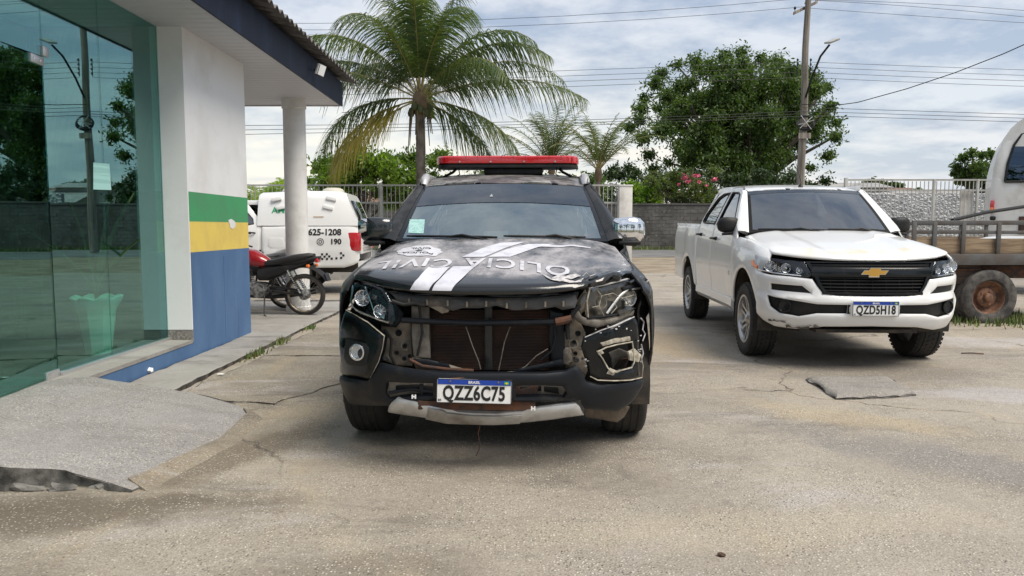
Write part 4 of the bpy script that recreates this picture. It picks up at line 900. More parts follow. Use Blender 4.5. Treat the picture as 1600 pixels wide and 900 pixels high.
    for (px, py, r) in ((634, 540, .028), (633, 540, .012), (620, 551, .012), (623, 520, .018), (640, 556, .01), (632, 560, .012), (896, 538, .028), (897, 534, .012), (890, 553, .010), (899, 552, .012), (903, 521, .016), (898, 560, .009)):
        c = PX(plane(-.69), T, [(px, py)], (0, .6))[0]; mb = MB(); mb.lathe([(r, 0), (r, .008), (r*.75, .009), (r*.65, .002), (0, .002)], 16, TR(c[0], -.69 if r < .025 else -.685, c[1]) @ RX(R(90))); mb.out('panel_boss' if r > .02 else 'panel_hole', 'dark' if r < .02 else 'mudgrey', root)
    plate('side_duct', [(643, 478), (670, 480), (672, 560), (646, 558), (643, 520)], -.72, 'mudgrey', thick=.03, disp=lambda a, b: .01*nzf(a, b, 10))
    plate('side_duct', [(859, 484), (880, 490), (884, 560), (878, 575), (862, 568), (858, 530)], -.70, 'plastic_dirty', thick=.03, disp=lambda a, b: .01*nzf(a, b, 10))
    plate('lower_panel', [(643, 560), (650, 560), (700, 571), (728, 579), (650, 577)], -.74, 'beige_dirt', thick=.03)
    plate('lower_panel', [(646, 561), (668, 562), (700, 569), (704, 577), (670, 575), (645, 568)], -.77, 'plastic_dirty', thick=.02)
    plate('lower_panel', [(802, 579), (830, 572), (878, 562), (881, 571), (840, 578), (812, 582)], -.75, 'plastic_dirty', thick=.02)
    def bar(nm, pts, r, y0, mat):
        q = PX(plane(y0), T, pts, (0, .7)); mb = MB(); mb.tube([(a, y0, b) for a, b in q], r, 10); return mb.out(nm, mat, root)
    bar('cross_tube', [(628, 500), (660, 502), (740, 505), (820, 504), (872, 503), (893, 500)], .016, -.76, 'plastic_dirty')
    bar('tube_bracket', [(868, 503), (880, 501), (893, 498)], .021, -.77, 'rust')
    # broken upper grille carrier, wavy
    up = [(609, 458), (640, 461), (700, 464), (770, 466), (840, 465), (900, 461), (904, 470), (899, 481), (880, 485), (868, 480), (840, 484), (800, 485), (775, 478), (750, 482), (722, 482), (706, 486), (690, 480), (665, 478), (640, 476), (618, 472)]
    uf = lambda x, z: (x, -.80+.22*x*x, z)
    patch('grille_carrier', PX(uf, T, up, (0, .85)), uf, 'carrier', root, step=.02, thick=.03, roll=.012, rw=.02, disp=lambda a, b: .014*nzf(a, b, 16)+.01*math.sin(a*60)*sm((.87-b)/.03))
    plate('upper_beam', [(604, 455), (905, 456), (902, 466), (850, 470), (700, 469), (612, 464)], -.72, 'black_gloss', thick=.05, disp=lambda a, b: .012*nzf(a, b, 12))
    plate('bonnet_latch', [(668, 478), (704, 480), (700, 488), (690, 490), (684, 486)], -.77, 'beige_dirt', thick=.01)
    for pts in ([(728, 510), (738, 540), (748, 565), (751, 577)], [(797, 510), (788, 535), (783, 560), (779, 579)], [(856, 545), (838, 556), (822, 572), (808, 580), (785, 582)]):
        bar('loose_wire', pts, .003, -.74, 'mudgrey')
    bar('hanging_wire', [(751, 652), (750, 664), (747, 678), (750, 692), (749, 702), (744, 712)], .0028, -.80, 'rust')
    # brackets, hoses and clips left hanging in the open nose
    for pts, r_, m_, y_ in (([(612, 470), (630, 476), (650, 474), (664, 478)], .010, 'plastic', -.80), ([(905, 478), (893, 492), (886, 510), (888, 530)], .012, 'plastic', -.74), ([(640, 562), (660, 572), (700, 577), (740, 579)], .009, 'rust', -.80), ([(846, 562), (862, 548), (868, 528), (866, 512)], .008, 'plastic_dirty', -.74), ([(655, 480), (660, 520), (652, 556)], .007, 'plastic', -.76), ([(600, 515), (612, 530), (610, 556), (618, 570)], .008, 'plastic', -.72), ([(690, 594), (720, 590), (780, 590), (800, 595)], .008, 'rust', -.93)):
        bar('hose', pts, r_, y_, m_)
    for px_, py_ in ((640, 470), (668, 472), (700, 473), (730, 475), (760, 474), (792, 477), (822, 476), (852, 475), (880, 474)):
        c = PX(uf, T, [(px_, py_)], (0, .85))[0]; q_ = Vector(uf(*c)); mb = MB(); mb.box((q_.x, q_.y-.016, q_.z), (.010, .008, .030), bev=.002); mb.out('carrier_clip', 'beige_dirt', root)
    for px_, py_ in ((606, 528), (628, 505), (606, 562), (910, 560), (907, 545), (888, 568)):
        c = PX(plane(-.69), T, [(px_, py_)], (0, .6))[0]; mb = MB(); mb.lathe([(.008, 0), (.008, .006), (0, .007)], 6, TR(c[0], -.69, c[1]) @ RX(R(90))); mb.out('bolt', 'steel', root)
    plate('washer_bottle', [(878, 545), (892, 542), (896, 566), (886, 572), (878, 568)], -.70, 'mudgrey', thick=.04, roll=.01)
    # inner carcass so no daylight shows through
    mb = MB(); mb.box((0, -.12, .68+d), (1.08, .78, .62)); mb.box((0, .1, .95+d), (1.3, .5, .25)); mb.box((-.62, -.47, .66), (.28, .18, .50)); mb.box((.60, -.47, .66), (.26, .18, .46)); mb.out('engine_bay', 'dark', root)
    # ---- smashed headlamp side
    hl2 = [(920, 451), (945, 446), (980, 437), (992, 440), (1000, 450), (996, 470), (992, 481), (975, 488), (962, 492), (940, 495), (917, 497), (913, 480)]
    y2 = lambda x, z: (x, -.72+.75*max(0, x-.5), z)
    b2 = patch('smashed_headlamp', PX(y2, T, hl2, (.6, .9)), lambda x, z: tuple(Vector(y2(x, z))+Vector((0, .06, 0))), 'mudgrey', root, step=.03, roll=0, back=False, disp=lambda a, b: .012*nzf(a, b, 14))
    patch('cracked_lens', PX(y2, T, hl2, (.6, .9)), y2, 'lens_foggy', b2, step=.03, roll=.01, rw=.02, thick=.004, back=False, disp=lambda a, b: .006*nzf(a, b, 18))
    for (px, py, r, mt) in ((980, 466, .048, 'reflector'), (936, 474, .036, 'silver_dirty'), (952, 462, .03, 'mudgrey')):
        c = PX(y2, T, [(px, py)], (.7, .85))[0]; q = Vector(y2(*c)); nrm = Vector((.35, -.93, .05)).normalized(); X = Matrix.Translation(q+Vector((0, .045, 0))) @ nrm.to_track_quat('Z', 'Y').to_matrix().to_4x4()
        mb = MB(); mb.lathe([(0, 0), (r*.4, .003), (r*.8, .014), (r, .03), (r*1.06, .03)], 22, X); mb.lathe([(0, .02), (.012, .018), (.013, 0)], 10, X); mb.out('reflector', mt, b2)
    def y2o(o): return lambda x, z: (x, -.72-o+.75*max(0, x-.5), z)
    def strip(nm, pts, r, mat, o=.01):
        f = y2o(o); q = PX(f, T, pts, (.6, .9)); mb = MB(); mb.tube([f(*p) for p in q], r, 6); return mb.out(nm, mat, root)
    strip('chrome_strip', [(948, 490), (958, 476), (968, 463), (980, 453), (998, 450), (1008, 446)], .0075, 'silver')
    strip('lens_crack', [(919, 497), (917, 470), (922, 450)], .004, 'broken_edge')
    strip('lens_rim', [(920, 450), (945, 445), (980, 436)], .005, 'silver')
    strip('lens_rim', [(917, 497), (940, 495), (962, 492), (992, 481)], .006, 'plastic_dirty')
    for pts_ in ([(930, 449), (940, 462), (936, 478), (944, 494)], [(940, 462), (958, 458), (972, 466), (990, 461)], [(955, 490), (964, 480), (958, 470)], [(925, 480), (936, 478)]): strip('lens_crack', pts_, .0018, 'broken_edge', .013)
    for pts_ in ([(966, 486), (984, 478), (991, 482), (986, 490), (970, 494)], [(924, 452), (934, 446), (939, 452), (928, 457)], [(984, 440), (1004, 432), (1009, 438), (992, 448)]):
        patch('lens_shard', PX(y2o(.03), T, pts_, (.6, .9)), y2o(.03), 'lens_foggy', root, step=.02, roll=.003, thick=.004, disp=lambda a, b: .025*nzf(a, b, 16))
    f = y2o(.0)
    patch('side_marker', PX(f, T, [(902, 484), (905, 470), (916, 452), (921, 462), (916, 482), (909, 490)], (.5, .9)), f, 'lens_foggy', root, step=.03, roll=.006, thick=.01)
    patch('side_marker_back', PX(f, T, [(900, 487), (904, 469), (915, 452), (921, 462), (918, 482), (909, 492)], (.5, .9)), lambda x, z: (x, -.68+.75*max(0, x-.5), z), 'beige_dirt', root, step=.03, roll=0)
    patch('lamp_carrier', PX(f, T, [(893, 486), (903, 484), (909, 494), (922, 498), (945, 499), (970, 494), (992, 484), (990, 492), (965, 503), (935, 512), (908, 506), (896, 497)], (.5, .85)), y2o(.012), 'mudgrey', root, step=.03, roll=.006, thick=.03, disp=lambda a, b: .012*nzf(a, b, 14))
    for pts in ([(905, 452), (914, 437), (925, 431), (940, 430), (958, 428), (975, 432), (984, 436), (975, 440), (950, 444), (930, 449), (915, 453)],): 
        patch('broken_panel', PX(y2o(-.03), T, pts, (.6, .95)), y2o(-.03), 'faded_black', root, step=.02, roll=.004, disp=lambda a, b: .03*nzf(a, b, 12))
    for pts in ([(912, 450), (916, 440), (930, 436), (926, 446)], [(932, 444), (945, 438), (962, 436), (950, 443)], [(920, 436), (935, 431), (936, 434), (924, 439)]):
        patch('broken_shard', PX(y2o(.02), T, pts, (.6, .95)), y2o(.02), 'plastic_dirty', root, step=.02, roll=.003, disp=lambda a, b: .02*nzf(a, b, 15))
    strip('torn_edge', [(910, 432), (916, 426), (921, 432), (931, 428)], .003, 'scrape', -.02)
    # outer wing pieces standing off on the smashed side
    patch('torn_trim', PX(y2o(.0), T, [(972, 449), (990, 444), (1002, 440), (1008, 434), (1012, 436), (1006, 446), (1002, 452), (996, 450), (985, 455), (975, 455)], (.75, .9)), y2o(.02), 'plastic_dirty', root, step=.02, roll=.004, disp=lambda a, b: .01*nzf(a, b, 15))
    y3 = lambda x, z: (x, -.50+.9*max(0, x-.78), z)
    patch('torn_wing', PX(y3, T, [(1000, 452), (1006, 440), (1014, 437), (1016, 452), (1013, 470), (1014, 490), (1009, 505), (1011, 520), (1004, 545), (1006, 565), (999, 572), (998, 520), (1003, 500), (999, 480)], (.85, .8)), y3, 'faded_black', root, step=.02, roll=.006, thick=.02, disp=lambda a, b: .035*nzf(a, b, 9))
    for pts in ([(1001, 497), (1006, 503), (1004, 515), (1008, 522), (1004, 533)], [(1006, 445), (1013, 438), (1016, 447)], [(1002, 538), (1005, 552), (1001, 566)]):
        f = lambda x, z: (x, -.55+.9*max(0, x-.78), z); q = PX(f, T, pts, (.85, .8)); mb = MB(); mb.tube([f(*p) for p in q], .004, 5); mb.out('torn_edge', 'scrape', root)
    # displaced gloss bezel with its fog lamp gone
    y4 = lambda x, z: (x, -.84+1.1*max(0, x-.62)**1.3, z)
    bz2 = [(908, 543), (912, 527), (940, 516), (970, 505), (992, 494), (996, 500), (998, 515), (1001, 535), (1000, 555), (1003, 590), (975, 594), (950, 594), (932, 593), (920, 586), (917, 570), (912, 555)]
    hole2 = [(934, 549), (947, 542), (965, 538), (988, 534), (990, 548), (991, 565), (987, 575), (970, 578), (956, 583), (950, 575), (942, 560)]
    b4 = patch('fog_bezel', PX(y4, T, bz2, (.6, .7)), y4, 'black_gloss', root, step=.025, roll=.010, rw=.02, thick=.03, holes=[PX(y4, T, hole2, (.7, .65))], disp=lambda a, b: .010*nzf(a, b, 8))
    f4 = lambda x, z: tuple(Vector(y4(x, z))+Vector((0, -.012, 0)))
    q = PX(f4, T, hole2+hole2[:1], (.7, .65)); mb = MB(); mb.tube([Vector(f4(*p))+Vector((0, random.uniform(-.004, .004), random.uniform(-.004, .004))) for p in q], .0042, 5, cap=False); mb.out('broken_rim', 'broken_edge', b4)
    for pts in ([(932, 549), (940, 546), (944, 552), (936, 556)], [(983, 550), (993, 545), (1003, 555), (999, 566), (985, 563)], [(938, 536), (960, 529), (985, 526), (986, 532), (960, 536), (942, 541)], [(953, 575), (966, 580), (958, 587), (948, 584)]):
        patch('broken_tab', PX(f4, T, pts, (.7, .65)), f4, 'broken_edge', b4, step=.02, roll=.003, disp=lambda a, b: .006*nzf(a, b, 25))
    q = PX(f4, T, [(914, 527), (940, 516), (970, 505), (991, 495)], (.6, .8)); mb = MB(); mb.tube([f4(*p) for p in q], .003, 5); mb.out('chipped_edge', 'scrape', b4)
    q = PX(f4, T, [(922, 588), (934, 594), (960, 595), (985, 594), (1003, 590), (1005, 572), (1001, 556)], (.6, .6)); mb = MB(); mb.tube([f4(*p) for p in q], .0035, 5); mb.out('chipped_edge', 'broken_edge', b4)
    rnd = random.Random(5)
    for k in range(16):
        cx_, cy_ = rnd.choice([(912+rnd.uniform(0, 10), 540+rnd.uniform(-8, 35)), (930+rnd.uniform(0, 60), 508+rnd.uniform(0, 12)), (1000+rnd.uniform(-3, 3), 520+rnd.uniform(0, 60))]); s_ = rnd.uniform(1, 2.2)
        p = [(cx_+s_*math.cos(a)*rnd.uniform(.5, 1.6), cy_+s_*math.sin(a)*rnd.uniform(.4, 1)) for a in np.linspace(0, 5.2, 5)]
        try: patch('paint_chip', PX(f4, T, p, (.7, .65)), f4, 'scrape', b4, step=.02, roll=0, thick=0, back=False)
        except Exception: pass
    plate('fog_housing_back', [(925, 530), (995, 525), (995, 590), (925, 590)], -.62, 'dark', thick=.02, roll=0)
    plate('fog_bracket', [(955, 560), (952, 552), (968, 545), (985, 552), (988, 559), (968, 560), (962, 570), (957, 578)], -.68, 'mudgrey', thick=.02, disp=lambda a, b: .01*nzf(a, b, 20))
    plate('fog_bracket', [(970, 562), (984, 560), (983, 574), (972, 576)], -.66, 'rust', thick=.02)
    # ---- mirrors
    for sg in (-1, 1):
        mm_ = mirror_pod(root, sg, car, 'chrome' if sg > 0 else 'black_paint', at_=(.785, .60, 1.285), size=.97)
        mb = MB(); x = sg*1.0
        if sg < 0: mb.loft([[(sg*(.795+t), .60+p*.62-.004, 1.31+q) for p, q in rrect(w_, .10, .045)] for t, w_ in ((.17, .14), (.21, .13), (.235, .06))]); mb.out('mirror_cap', 'chrome', mm_)
        mb = MB(); mb.box((sg*.90, .56, 1.19), (.16, .10, .03), bev=.012); mb.out('mirror_base', 'plastic', mm_)
    # ---- wheels
    for sg in (-1, 1):
        wheel(root, 'wheel', sg*.79, 0, .375, sg, r=.378, w_=.262, rim='alloy', steer=R(-2), tread=False); wheel(root, 'wheel', sg*.79, car.wb, .375, sg, r=.378, w_=.262, tread=False)
    # ---- rear end
    yr = car.rear
    for sg in (-1, 1):
        S_ = car.side(sg)
        o_ = [(2.445, .80), (2.445, 1.30), (2.47, 1.45), (2.27, 1.71), (2.07, 1.755), (3.2, 1.755), (3.50, 1.72), (3.62, 1.42), (yr-.06, 1.15), (yr-.02, .9), (yr-.02, .5), (2.845+.47, .50)]+arch_pts(2.845, .455, 10, 150, 18)
        h_ = [(2.55, 1.34), (2.50, 1.46), (2.38, 1.66), (2.8, 1.69), (3.25, 1.66), (3.42, 1.42), (3.40, 1.34)]
        qp = patch('quarter_panel', [(y, car.zw(z)+d) for y, z in o_], S_, 'faded_black', root, step=.06, holes=[[(y, car.zw(z)+d) for y, z in h_]])
        patch('window', [(y, car.zw(z)+d) for y, z in h_], S_, 'side_glass', qp, step=.12, roll=0, lift=-.012, back=False)
        mb = MB(); mb.box((sg*.80, yr-.04, 1.05+d), (.16, .08, .34), bev=.03); mb.out('tail_light', 'red_lens', root)
    mb = MB(); mb.loft([[(sx_*x, y, z+d) for sx_, x, y, z in ((-1, .82, yr-.06, .55), (-1, .84, yr-.07, 1.15), (-1, .74, 3.62, 1.42), (-1, .63, 3.45, 1.66), (1, .63, 3.45, 1.66), (1, .74, 3.62, 1.42), (1, .84, yr-.07, 1.15), (1, .82, yr-.06, .55))],
                       [(sx_*x, y, z+d) for sx_, x, y, z in ((-1, .80, yr, .55), (-1, .82, yr+.01, 1.15), (-1, .72, 3.67, 1.42), (-1, .61, 3.50, 1.68), (1, .61, 3.50, 1.68), (1, .72, 3.67, 1.42), (1, .82, yr+.01, 1.15), (1, .80, yr, .55))]]); tg = mb.out('tailgate', 'faded_black', root)
    mb = MB(); mb.box((0, 0, 0), (1.15, .01, .40), rot=TR(0, 3.665, 1.43+d) @ RX(R(30)), bev=.03); mb.out('rear_window', 'side_glass', root)
    mb = MB(); mb.loft([[(x, y, z+d) for y, z in ((yr-.06, .66), (yr+.05, .64), (yr+.06, .50), (yr-.1, .42))] for x in np.linspace(-.86, .86, 5)]); mb.out('rear_bumper', 'plastic', root)
    # ---- roof rails and light bar
    for sg in (-1, 1):
        P = [Vector(car.roof(sg*1.0, 0)) + Vector((sg*.0, o, z)) for o, z in ((.06, .01), (.10, .05), (.22, .085), (.34, .095), (1.2, .115), (2.2, .09), (2.38, .04))]
        mb = MB(); mb.tube(P, [.026, .036, .036, .026, .022, .024, .02], 10); mb.out('roof_rail', 'silver', root)
    lb = Vector((0, 1.78, 0)); zt = 1.90
    e = thing('light_bar', 'long red emergency light bar mounted across the roof of the black suv', 'light bar', T.w((0.01, 1.72, 1.80)), T.yaw)
    def lbar(z0, z1, w_, dp, nm, mat, par, x0=None):
        mb = MB(); secs = []
        for k in range(2):
            pass
        P = rrect(w_, dp, .12, 6); P1 = [(p*.985, q*.92) for p, q in P]
        mb.loft([[(p, q, z0) for p, q in P], [(p*1.002, q*1.01, z0+.012) for p, q in P], [(p, q, z1-.012) for p, q in P], [(p, q, z1) for p, q in P1]]); return mb.out(nm, mat, par, smooth=30)
    lbar(.0, .034, 1.20, .30, 'base', 'plastic', e)
    ln = lbar(.036, .098, 1.21, .31, 'lens', 'red_lens', e)
    for k in range(-5, 7):
        mb = MB(); mb.box((k*.1-.05, -.153, .067), (.003, .006, .058)); mb.out('lens_rib', 'red_lens_dark', ln)
    for k in (-.40, -.14, .14, .40):
        mb = MB(); mb.lathe([(0, .006), (.007, .006), (.008, 0)], 10, TR(k, -.156, .048) @ RX(R(90))); mb.out('lens_clip', 'silver', ln)
    mb = MB(); mb.box((.05, .0, -.028), (.50, .22, .05), bev=.012); mb.out('siren_speaker', 'plastic', e)
    mb = MB(); mb.box((.05, .02, -.065), (.24, .2, .04), bev=.01); mb.out('mount', 'plastic', e)
    for sg in (-1, 1):
        mb = MB(); mb.tube([(sg*.44, -.02, .0), (sg*.47, -.02, -.03), (sg*.56, -.02, -.075)], .012, 6); mb.box((sg*.57, -.02, -.085), (.09, .05, .035), bev=.01); mb.tube([(sg*.42, -.05, .0), (sg*.41, -.05, -.05), (sg*.45, -.04, -.07)], .005, 5); mb.out('mounting_foot', 'plastic', e)
    return root, T, car
BK, TB, CARB = black_suv()
# ================================================================ ground
def ground_mat(name, A1, A2, spk=True, stains=(), dark=(.12, .105, .09), light=(.50, .46, .45), sc=1.0, warm=(.46, .36, .22), cracks=False):
    m = bpy.data.materials.new(name); m.use_nodes = True; t = m.node_tree; b = t.nodes['Principled BSDF']
    g = t.nodes.new('ShaderNodeNewGeometry')
    def mpg(s_):
        mp = t.nodes.new('ShaderNodeMapping'); mp.inputs['Scale'].default_value = s_; t.links.new(g.outputs['Position'], mp.inputs[0]); return mp.outputs[0]
    def nz(vec, s_, d=8, r=.6, dist=0):
        n = t.nodes.new('ShaderNodeTexNoise'); n.inputs['Scale'].default_value = s_; n.inputs['Detail'].default_value = d; n.inputs['Roughness'].default_value = r; n.inputs['Distortion'].default_value = dist; t.links.new(vec, n.inputs['Vector']); return n.outputs[0]
    def mr(o, a, c, lo=0, hi=1):
        n = t.nodes.new('ShaderNodeMapRange'); n.inputs[1].default_value = a; n.inputs[2].default_value = c; n.inputs[3].default_value = lo; n.inputs[4].default_value = hi; t.links.new(o, n.inputs[0]); return n.outputs[0]
    def mix(f, a, c, mode='MIX'):
        x = t.nodes.new('ShaderNodeMixRGB'); x.blend_type = mode
        for i, v in enumerate((f, a, c)):
            if isinstance(v, tuple): x.inputs[i].default_value = (*v, 1)
            elif isinstance(v, float): x.inputs[i].default_value = v
            else: t.links.new(v, x.inputs[i])
        return x.outputs[0]
    P = mpg((1, 1, 1)); PS = mpg((.45, 1.5, 1)); PT = mpg((1.6, .35, 1))
    c = mix(mr(nz(P, .9*sc, 10, .62, .4), .38, .64), A1, A2)
    c = mix(mr(nz(PT, .7, 8, .65, .8), .56, .72, 0, .5), c, warm)          # ochre dust
    c = mix(mr(nz(PS, 1.1, 10, .65, 1.0), .56, .68, 0, .7), c, light)        # worn cement film
    c = mix(mr(nz(PS, .8, 10, .7, .7), .52, .70, 0, .85), c, dark)           # damp / oil stains
    c = mix(mr(nz(P, 5.5, 8, .7), .55, .75, 0, .45), c, dark)
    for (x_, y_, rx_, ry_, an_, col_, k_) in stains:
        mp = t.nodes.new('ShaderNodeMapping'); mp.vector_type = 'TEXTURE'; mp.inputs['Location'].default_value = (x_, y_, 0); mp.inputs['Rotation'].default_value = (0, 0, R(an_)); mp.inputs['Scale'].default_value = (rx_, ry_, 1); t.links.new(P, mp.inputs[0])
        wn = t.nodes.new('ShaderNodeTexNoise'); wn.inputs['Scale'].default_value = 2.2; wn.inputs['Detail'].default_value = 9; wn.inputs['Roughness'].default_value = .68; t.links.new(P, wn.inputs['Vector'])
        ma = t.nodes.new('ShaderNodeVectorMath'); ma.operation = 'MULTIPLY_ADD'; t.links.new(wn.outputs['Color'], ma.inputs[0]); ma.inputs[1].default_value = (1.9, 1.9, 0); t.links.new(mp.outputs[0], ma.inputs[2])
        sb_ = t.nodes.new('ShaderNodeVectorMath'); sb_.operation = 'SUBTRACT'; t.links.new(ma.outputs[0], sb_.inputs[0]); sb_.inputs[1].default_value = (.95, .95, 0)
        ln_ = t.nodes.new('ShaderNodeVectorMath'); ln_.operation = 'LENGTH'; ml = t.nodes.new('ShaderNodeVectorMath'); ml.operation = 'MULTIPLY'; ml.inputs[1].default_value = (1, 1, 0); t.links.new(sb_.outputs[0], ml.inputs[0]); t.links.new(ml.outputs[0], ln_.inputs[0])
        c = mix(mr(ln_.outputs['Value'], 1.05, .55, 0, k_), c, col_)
    if cracks:
        wv = t.nodes.new('ShaderNodeTexNoise'); wv.inputs['Scale'].default_value = 1.3; wv.inputs['Detail'].default_value = 8; t.links.new(P, wv.inputs['Vector'])
        av = t.nodes.new('ShaderNodeVectorMath'); av.operation = 'MULTIPLY_ADD'; t.links.new(wv.outputs['Color'], av.inputs[0]); av.inputs[1].default_value = (1.1, 1.1, 0); t.links.new(P, av.inputs[2])
        vc = t.nodes.new('ShaderNodeTexVoronoi'); vc.feature = 'DISTANCE_TO_EDGE'; vc.inputs['Scale'].default_value = .27; t.links.new(av.outputs[0], vc.inputs['Vector'])
        cm = t.nodes.new('ShaderNodeMath'); cm.operation = 'MULTIPLY'; t.links.new(mr(vc.outputs['Distance'], .0015, .0045, 1, 0), cm.inputs[0]); t.links.new(mr(nz(P, .6, 5), .46, .56), cm.inputs[1]); crk = cm.outputs[0]
        c = mix(crk, c, (.07, .058, .045))
        cm2 = t.nodes.new('ShaderNodeMath'); cm2.operation = 'MULTIPLY'; t.links.new(mr(vc.outputs['Distance'], .0, .05, 1, 0), cm2.inputs[0]); t.links.new(mr(nz(P, 1.9, 8, .7), .45, .65, 0, .55), cm2.inputs[1])
        c = mix(cm2.outputs[0], c, (.50, .42, .30))
    if spk:
        v = t.nodes.new('ShaderNodeTexVoronoi'); v.inputs['Scale'].default_value = 72; t.links.new(P, v.inputs['Vector'])
        sp = t.nodes.new('ShaderNodeSeparateColor'); t.links.new(v.outputs['Color'], sp.inputs[0])
        d1 = mr(v.outputs['Distance'], .22, .42, 1, 0)
        def mu(a, c_):
            n = t.nodes.new('ShaderNodeMath'); n.operation = 'MULTIPLY'; t.links.new(a, n.inputs[0])
            if isinstance(c_, float): n.inputs[1].default_value = c_
            else: t.links.new(c_, n.inputs[1])
            return n.outputs[0]
        patchy = mr(nz(P, 2.1, 6, .6), .34, .60, .15, 1)
        c = mix(mu(mu(d1, mr(sp.outputs[0], .42, .60, 0, .85)), patchy), c, (.80, .74, .63))
        c = mix(mu(mu(d1, mr(sp.outputs[1], .68, .74, 0, .8)), patchy), c, (.09, .075, .06))
        v2 = t.nodes.new('ShaderNodeTexVoronoi'); v2.inputs['Scale'].default_value = 190; t.links.new(P, v2.inputs['Vector'])
        s2 = t.nodes.new('ShaderNodeSeparateColor'); t.links.new(v2.outputs['Color'], s2.inputs[0])
        c = mix(mu(mr(s2.outputs[0], .2, .9, 0, 1), .42), c, (.10, .082, .062))
        h = mr(v.outputs['Distance'], 0, .5, 1, 0); bm_ = t.nodes.new('ShaderNodeBump'); bm_.inputs['Strength'].default_value = .8; bm_.inputs['Distance'].default_value = .006; t.links.new(mu(h, patchy), bm_.inputs['Height'])
        b2 = t.nodes.new('ShaderNodeBump'); b2.inputs['Strength'].default_value = .5; b2.inputs['Distance'].default_value = .02; t.links.new(nz(P, 7, 9, .7), b2.inputs['Height']); t.links.new(bm_.outputs[0], b2.inputs['Normal']); t.links.new(b2.outputs[0], b.inputs['Normal'])
    else:
        b2 = t.nodes.new('ShaderNodeBump'); b2.inputs['Strength'].default_value = .6; b2.inputs['Distance'].default_value = .02; t.links.new(nz(P, 18, 9, .75), b2.inputs['Height']); t.links.new(b2.outputs[0], b.inputs['Normal'])
    t.links.new(c, b.inputs['Base Color']); t.links.new(mr(nz(P, 1.4, 6), .4, .65, .62, .92), b.inputs['Roughness']); return m
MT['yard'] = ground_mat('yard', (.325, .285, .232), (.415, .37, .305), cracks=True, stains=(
    (-2.3, 3.25, 1.5, .28, 8, (.13, .105, .075), .75), (-1.55, 4.2, .9, .22, 62, (.15, .12, .085), .7), (-1.9, 6.0, .7, .5, 0, (.16, .13, .10), .7), (-1.2, 5.2, .7, .35, 20, (.46, .37, .25), .6),
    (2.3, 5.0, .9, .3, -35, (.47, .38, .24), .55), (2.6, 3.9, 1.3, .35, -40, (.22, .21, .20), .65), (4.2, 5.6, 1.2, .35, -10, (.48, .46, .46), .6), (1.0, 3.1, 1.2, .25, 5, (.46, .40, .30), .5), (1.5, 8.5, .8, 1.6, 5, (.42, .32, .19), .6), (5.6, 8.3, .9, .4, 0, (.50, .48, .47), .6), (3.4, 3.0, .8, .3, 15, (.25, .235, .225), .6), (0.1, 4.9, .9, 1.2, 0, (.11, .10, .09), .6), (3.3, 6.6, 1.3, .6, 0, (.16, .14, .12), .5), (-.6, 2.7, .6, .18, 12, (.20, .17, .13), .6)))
MT['yard_old'] = ground_mat('yard_old', (.25, .215, .172), (.33, .295, .24), dark=(.085, .072, .058), sc=2)
MT['ramp'] = ground_mat('ramp', (.315, .305, .30), (.375, .36, .35), dark=(.21, .20, .19), light=(.43, .42, .41), sc=1.3, warm=(.27, .235, .195))
MT['manhole'] = ground_mat('manhole', (.27, .25, .225), (.33, .31, .285), dark=(.13, .12, .11), sc=2)
MT['walk'] = ground_mat('walk', (.29, .275, .255), (.35, .335, .31), spk=False, dark=(.10, .092, .08), light=(.33, .315, .295), warm=(.27, .24, .2), sc=2.5)
MT['kerb_side'] = M('kerb_side', (.13, .115, .10), .95, col2=(.03, .028, .025), scale=9, lo=.4, hi=.6, bump=.8, bscale=30, world=True)
MT['mossy'] = M('mossy', (.21, .20, .185), .95, col2=(.035, .033, .03), scale=5, lo=.42, hi=.62, bump=.7, bscale=25, world=True)
MT['earth'] = M('earth', (.30, .25, .18), .95, col2=(.19, .15, .10), scale=1.2, bump=.5, bscale=12, world=True)
MT['asphalt'] = M('asphalt', (.13, .128, .125), .85, col2=(.19, .185, .175), scale=.8, bump=.3, bscale=40, world=True)
MT['grassland'] = M('grassland', (.07, .09, .035), .95, col2=(.16, .13, .08), scale=.4, bump=.5, bscale=6, world=True)
MT['grass'] = M('grass', (.075, .13, .03), .7, col2=(.16, .17, .05), scale=6, world=True)
def sheet(name, x0, x1, y0, y1, z, mat, n=1, amp=0):
    V = []; Fc = []; nx = max(1, int((x1-x0)*n)); ny = max(1, int((y1-y0)*n))
    for j in range(ny+1):
        for i in range(nx+1):
            x = lerp(x0, x1, i/nx); y = lerp(y0, y1, j/ny); V.append((x, y, z+(amp*noise.noise(Vector((x*.7, y*.7, 0))) if amp else 0)))
    for j in range(ny):
        for i in range(nx): k = j*(nx+1)+i; Fc.append((k, k+1, k+nx+2, k+nx+1))
    return struct(mesh(name, V, Fc, mat, smooth=60))
sheet('ground', -900, 900, -300, 1500, -.05, 'grassland')
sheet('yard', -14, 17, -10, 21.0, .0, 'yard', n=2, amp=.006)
sheet('verge', -60, 60, 20.9, 33.0, -.02, 'earth', n=.5, amp=.01)
sheet('road', -300, 300, 32.6, 43.0, -.012, 'asphalt')
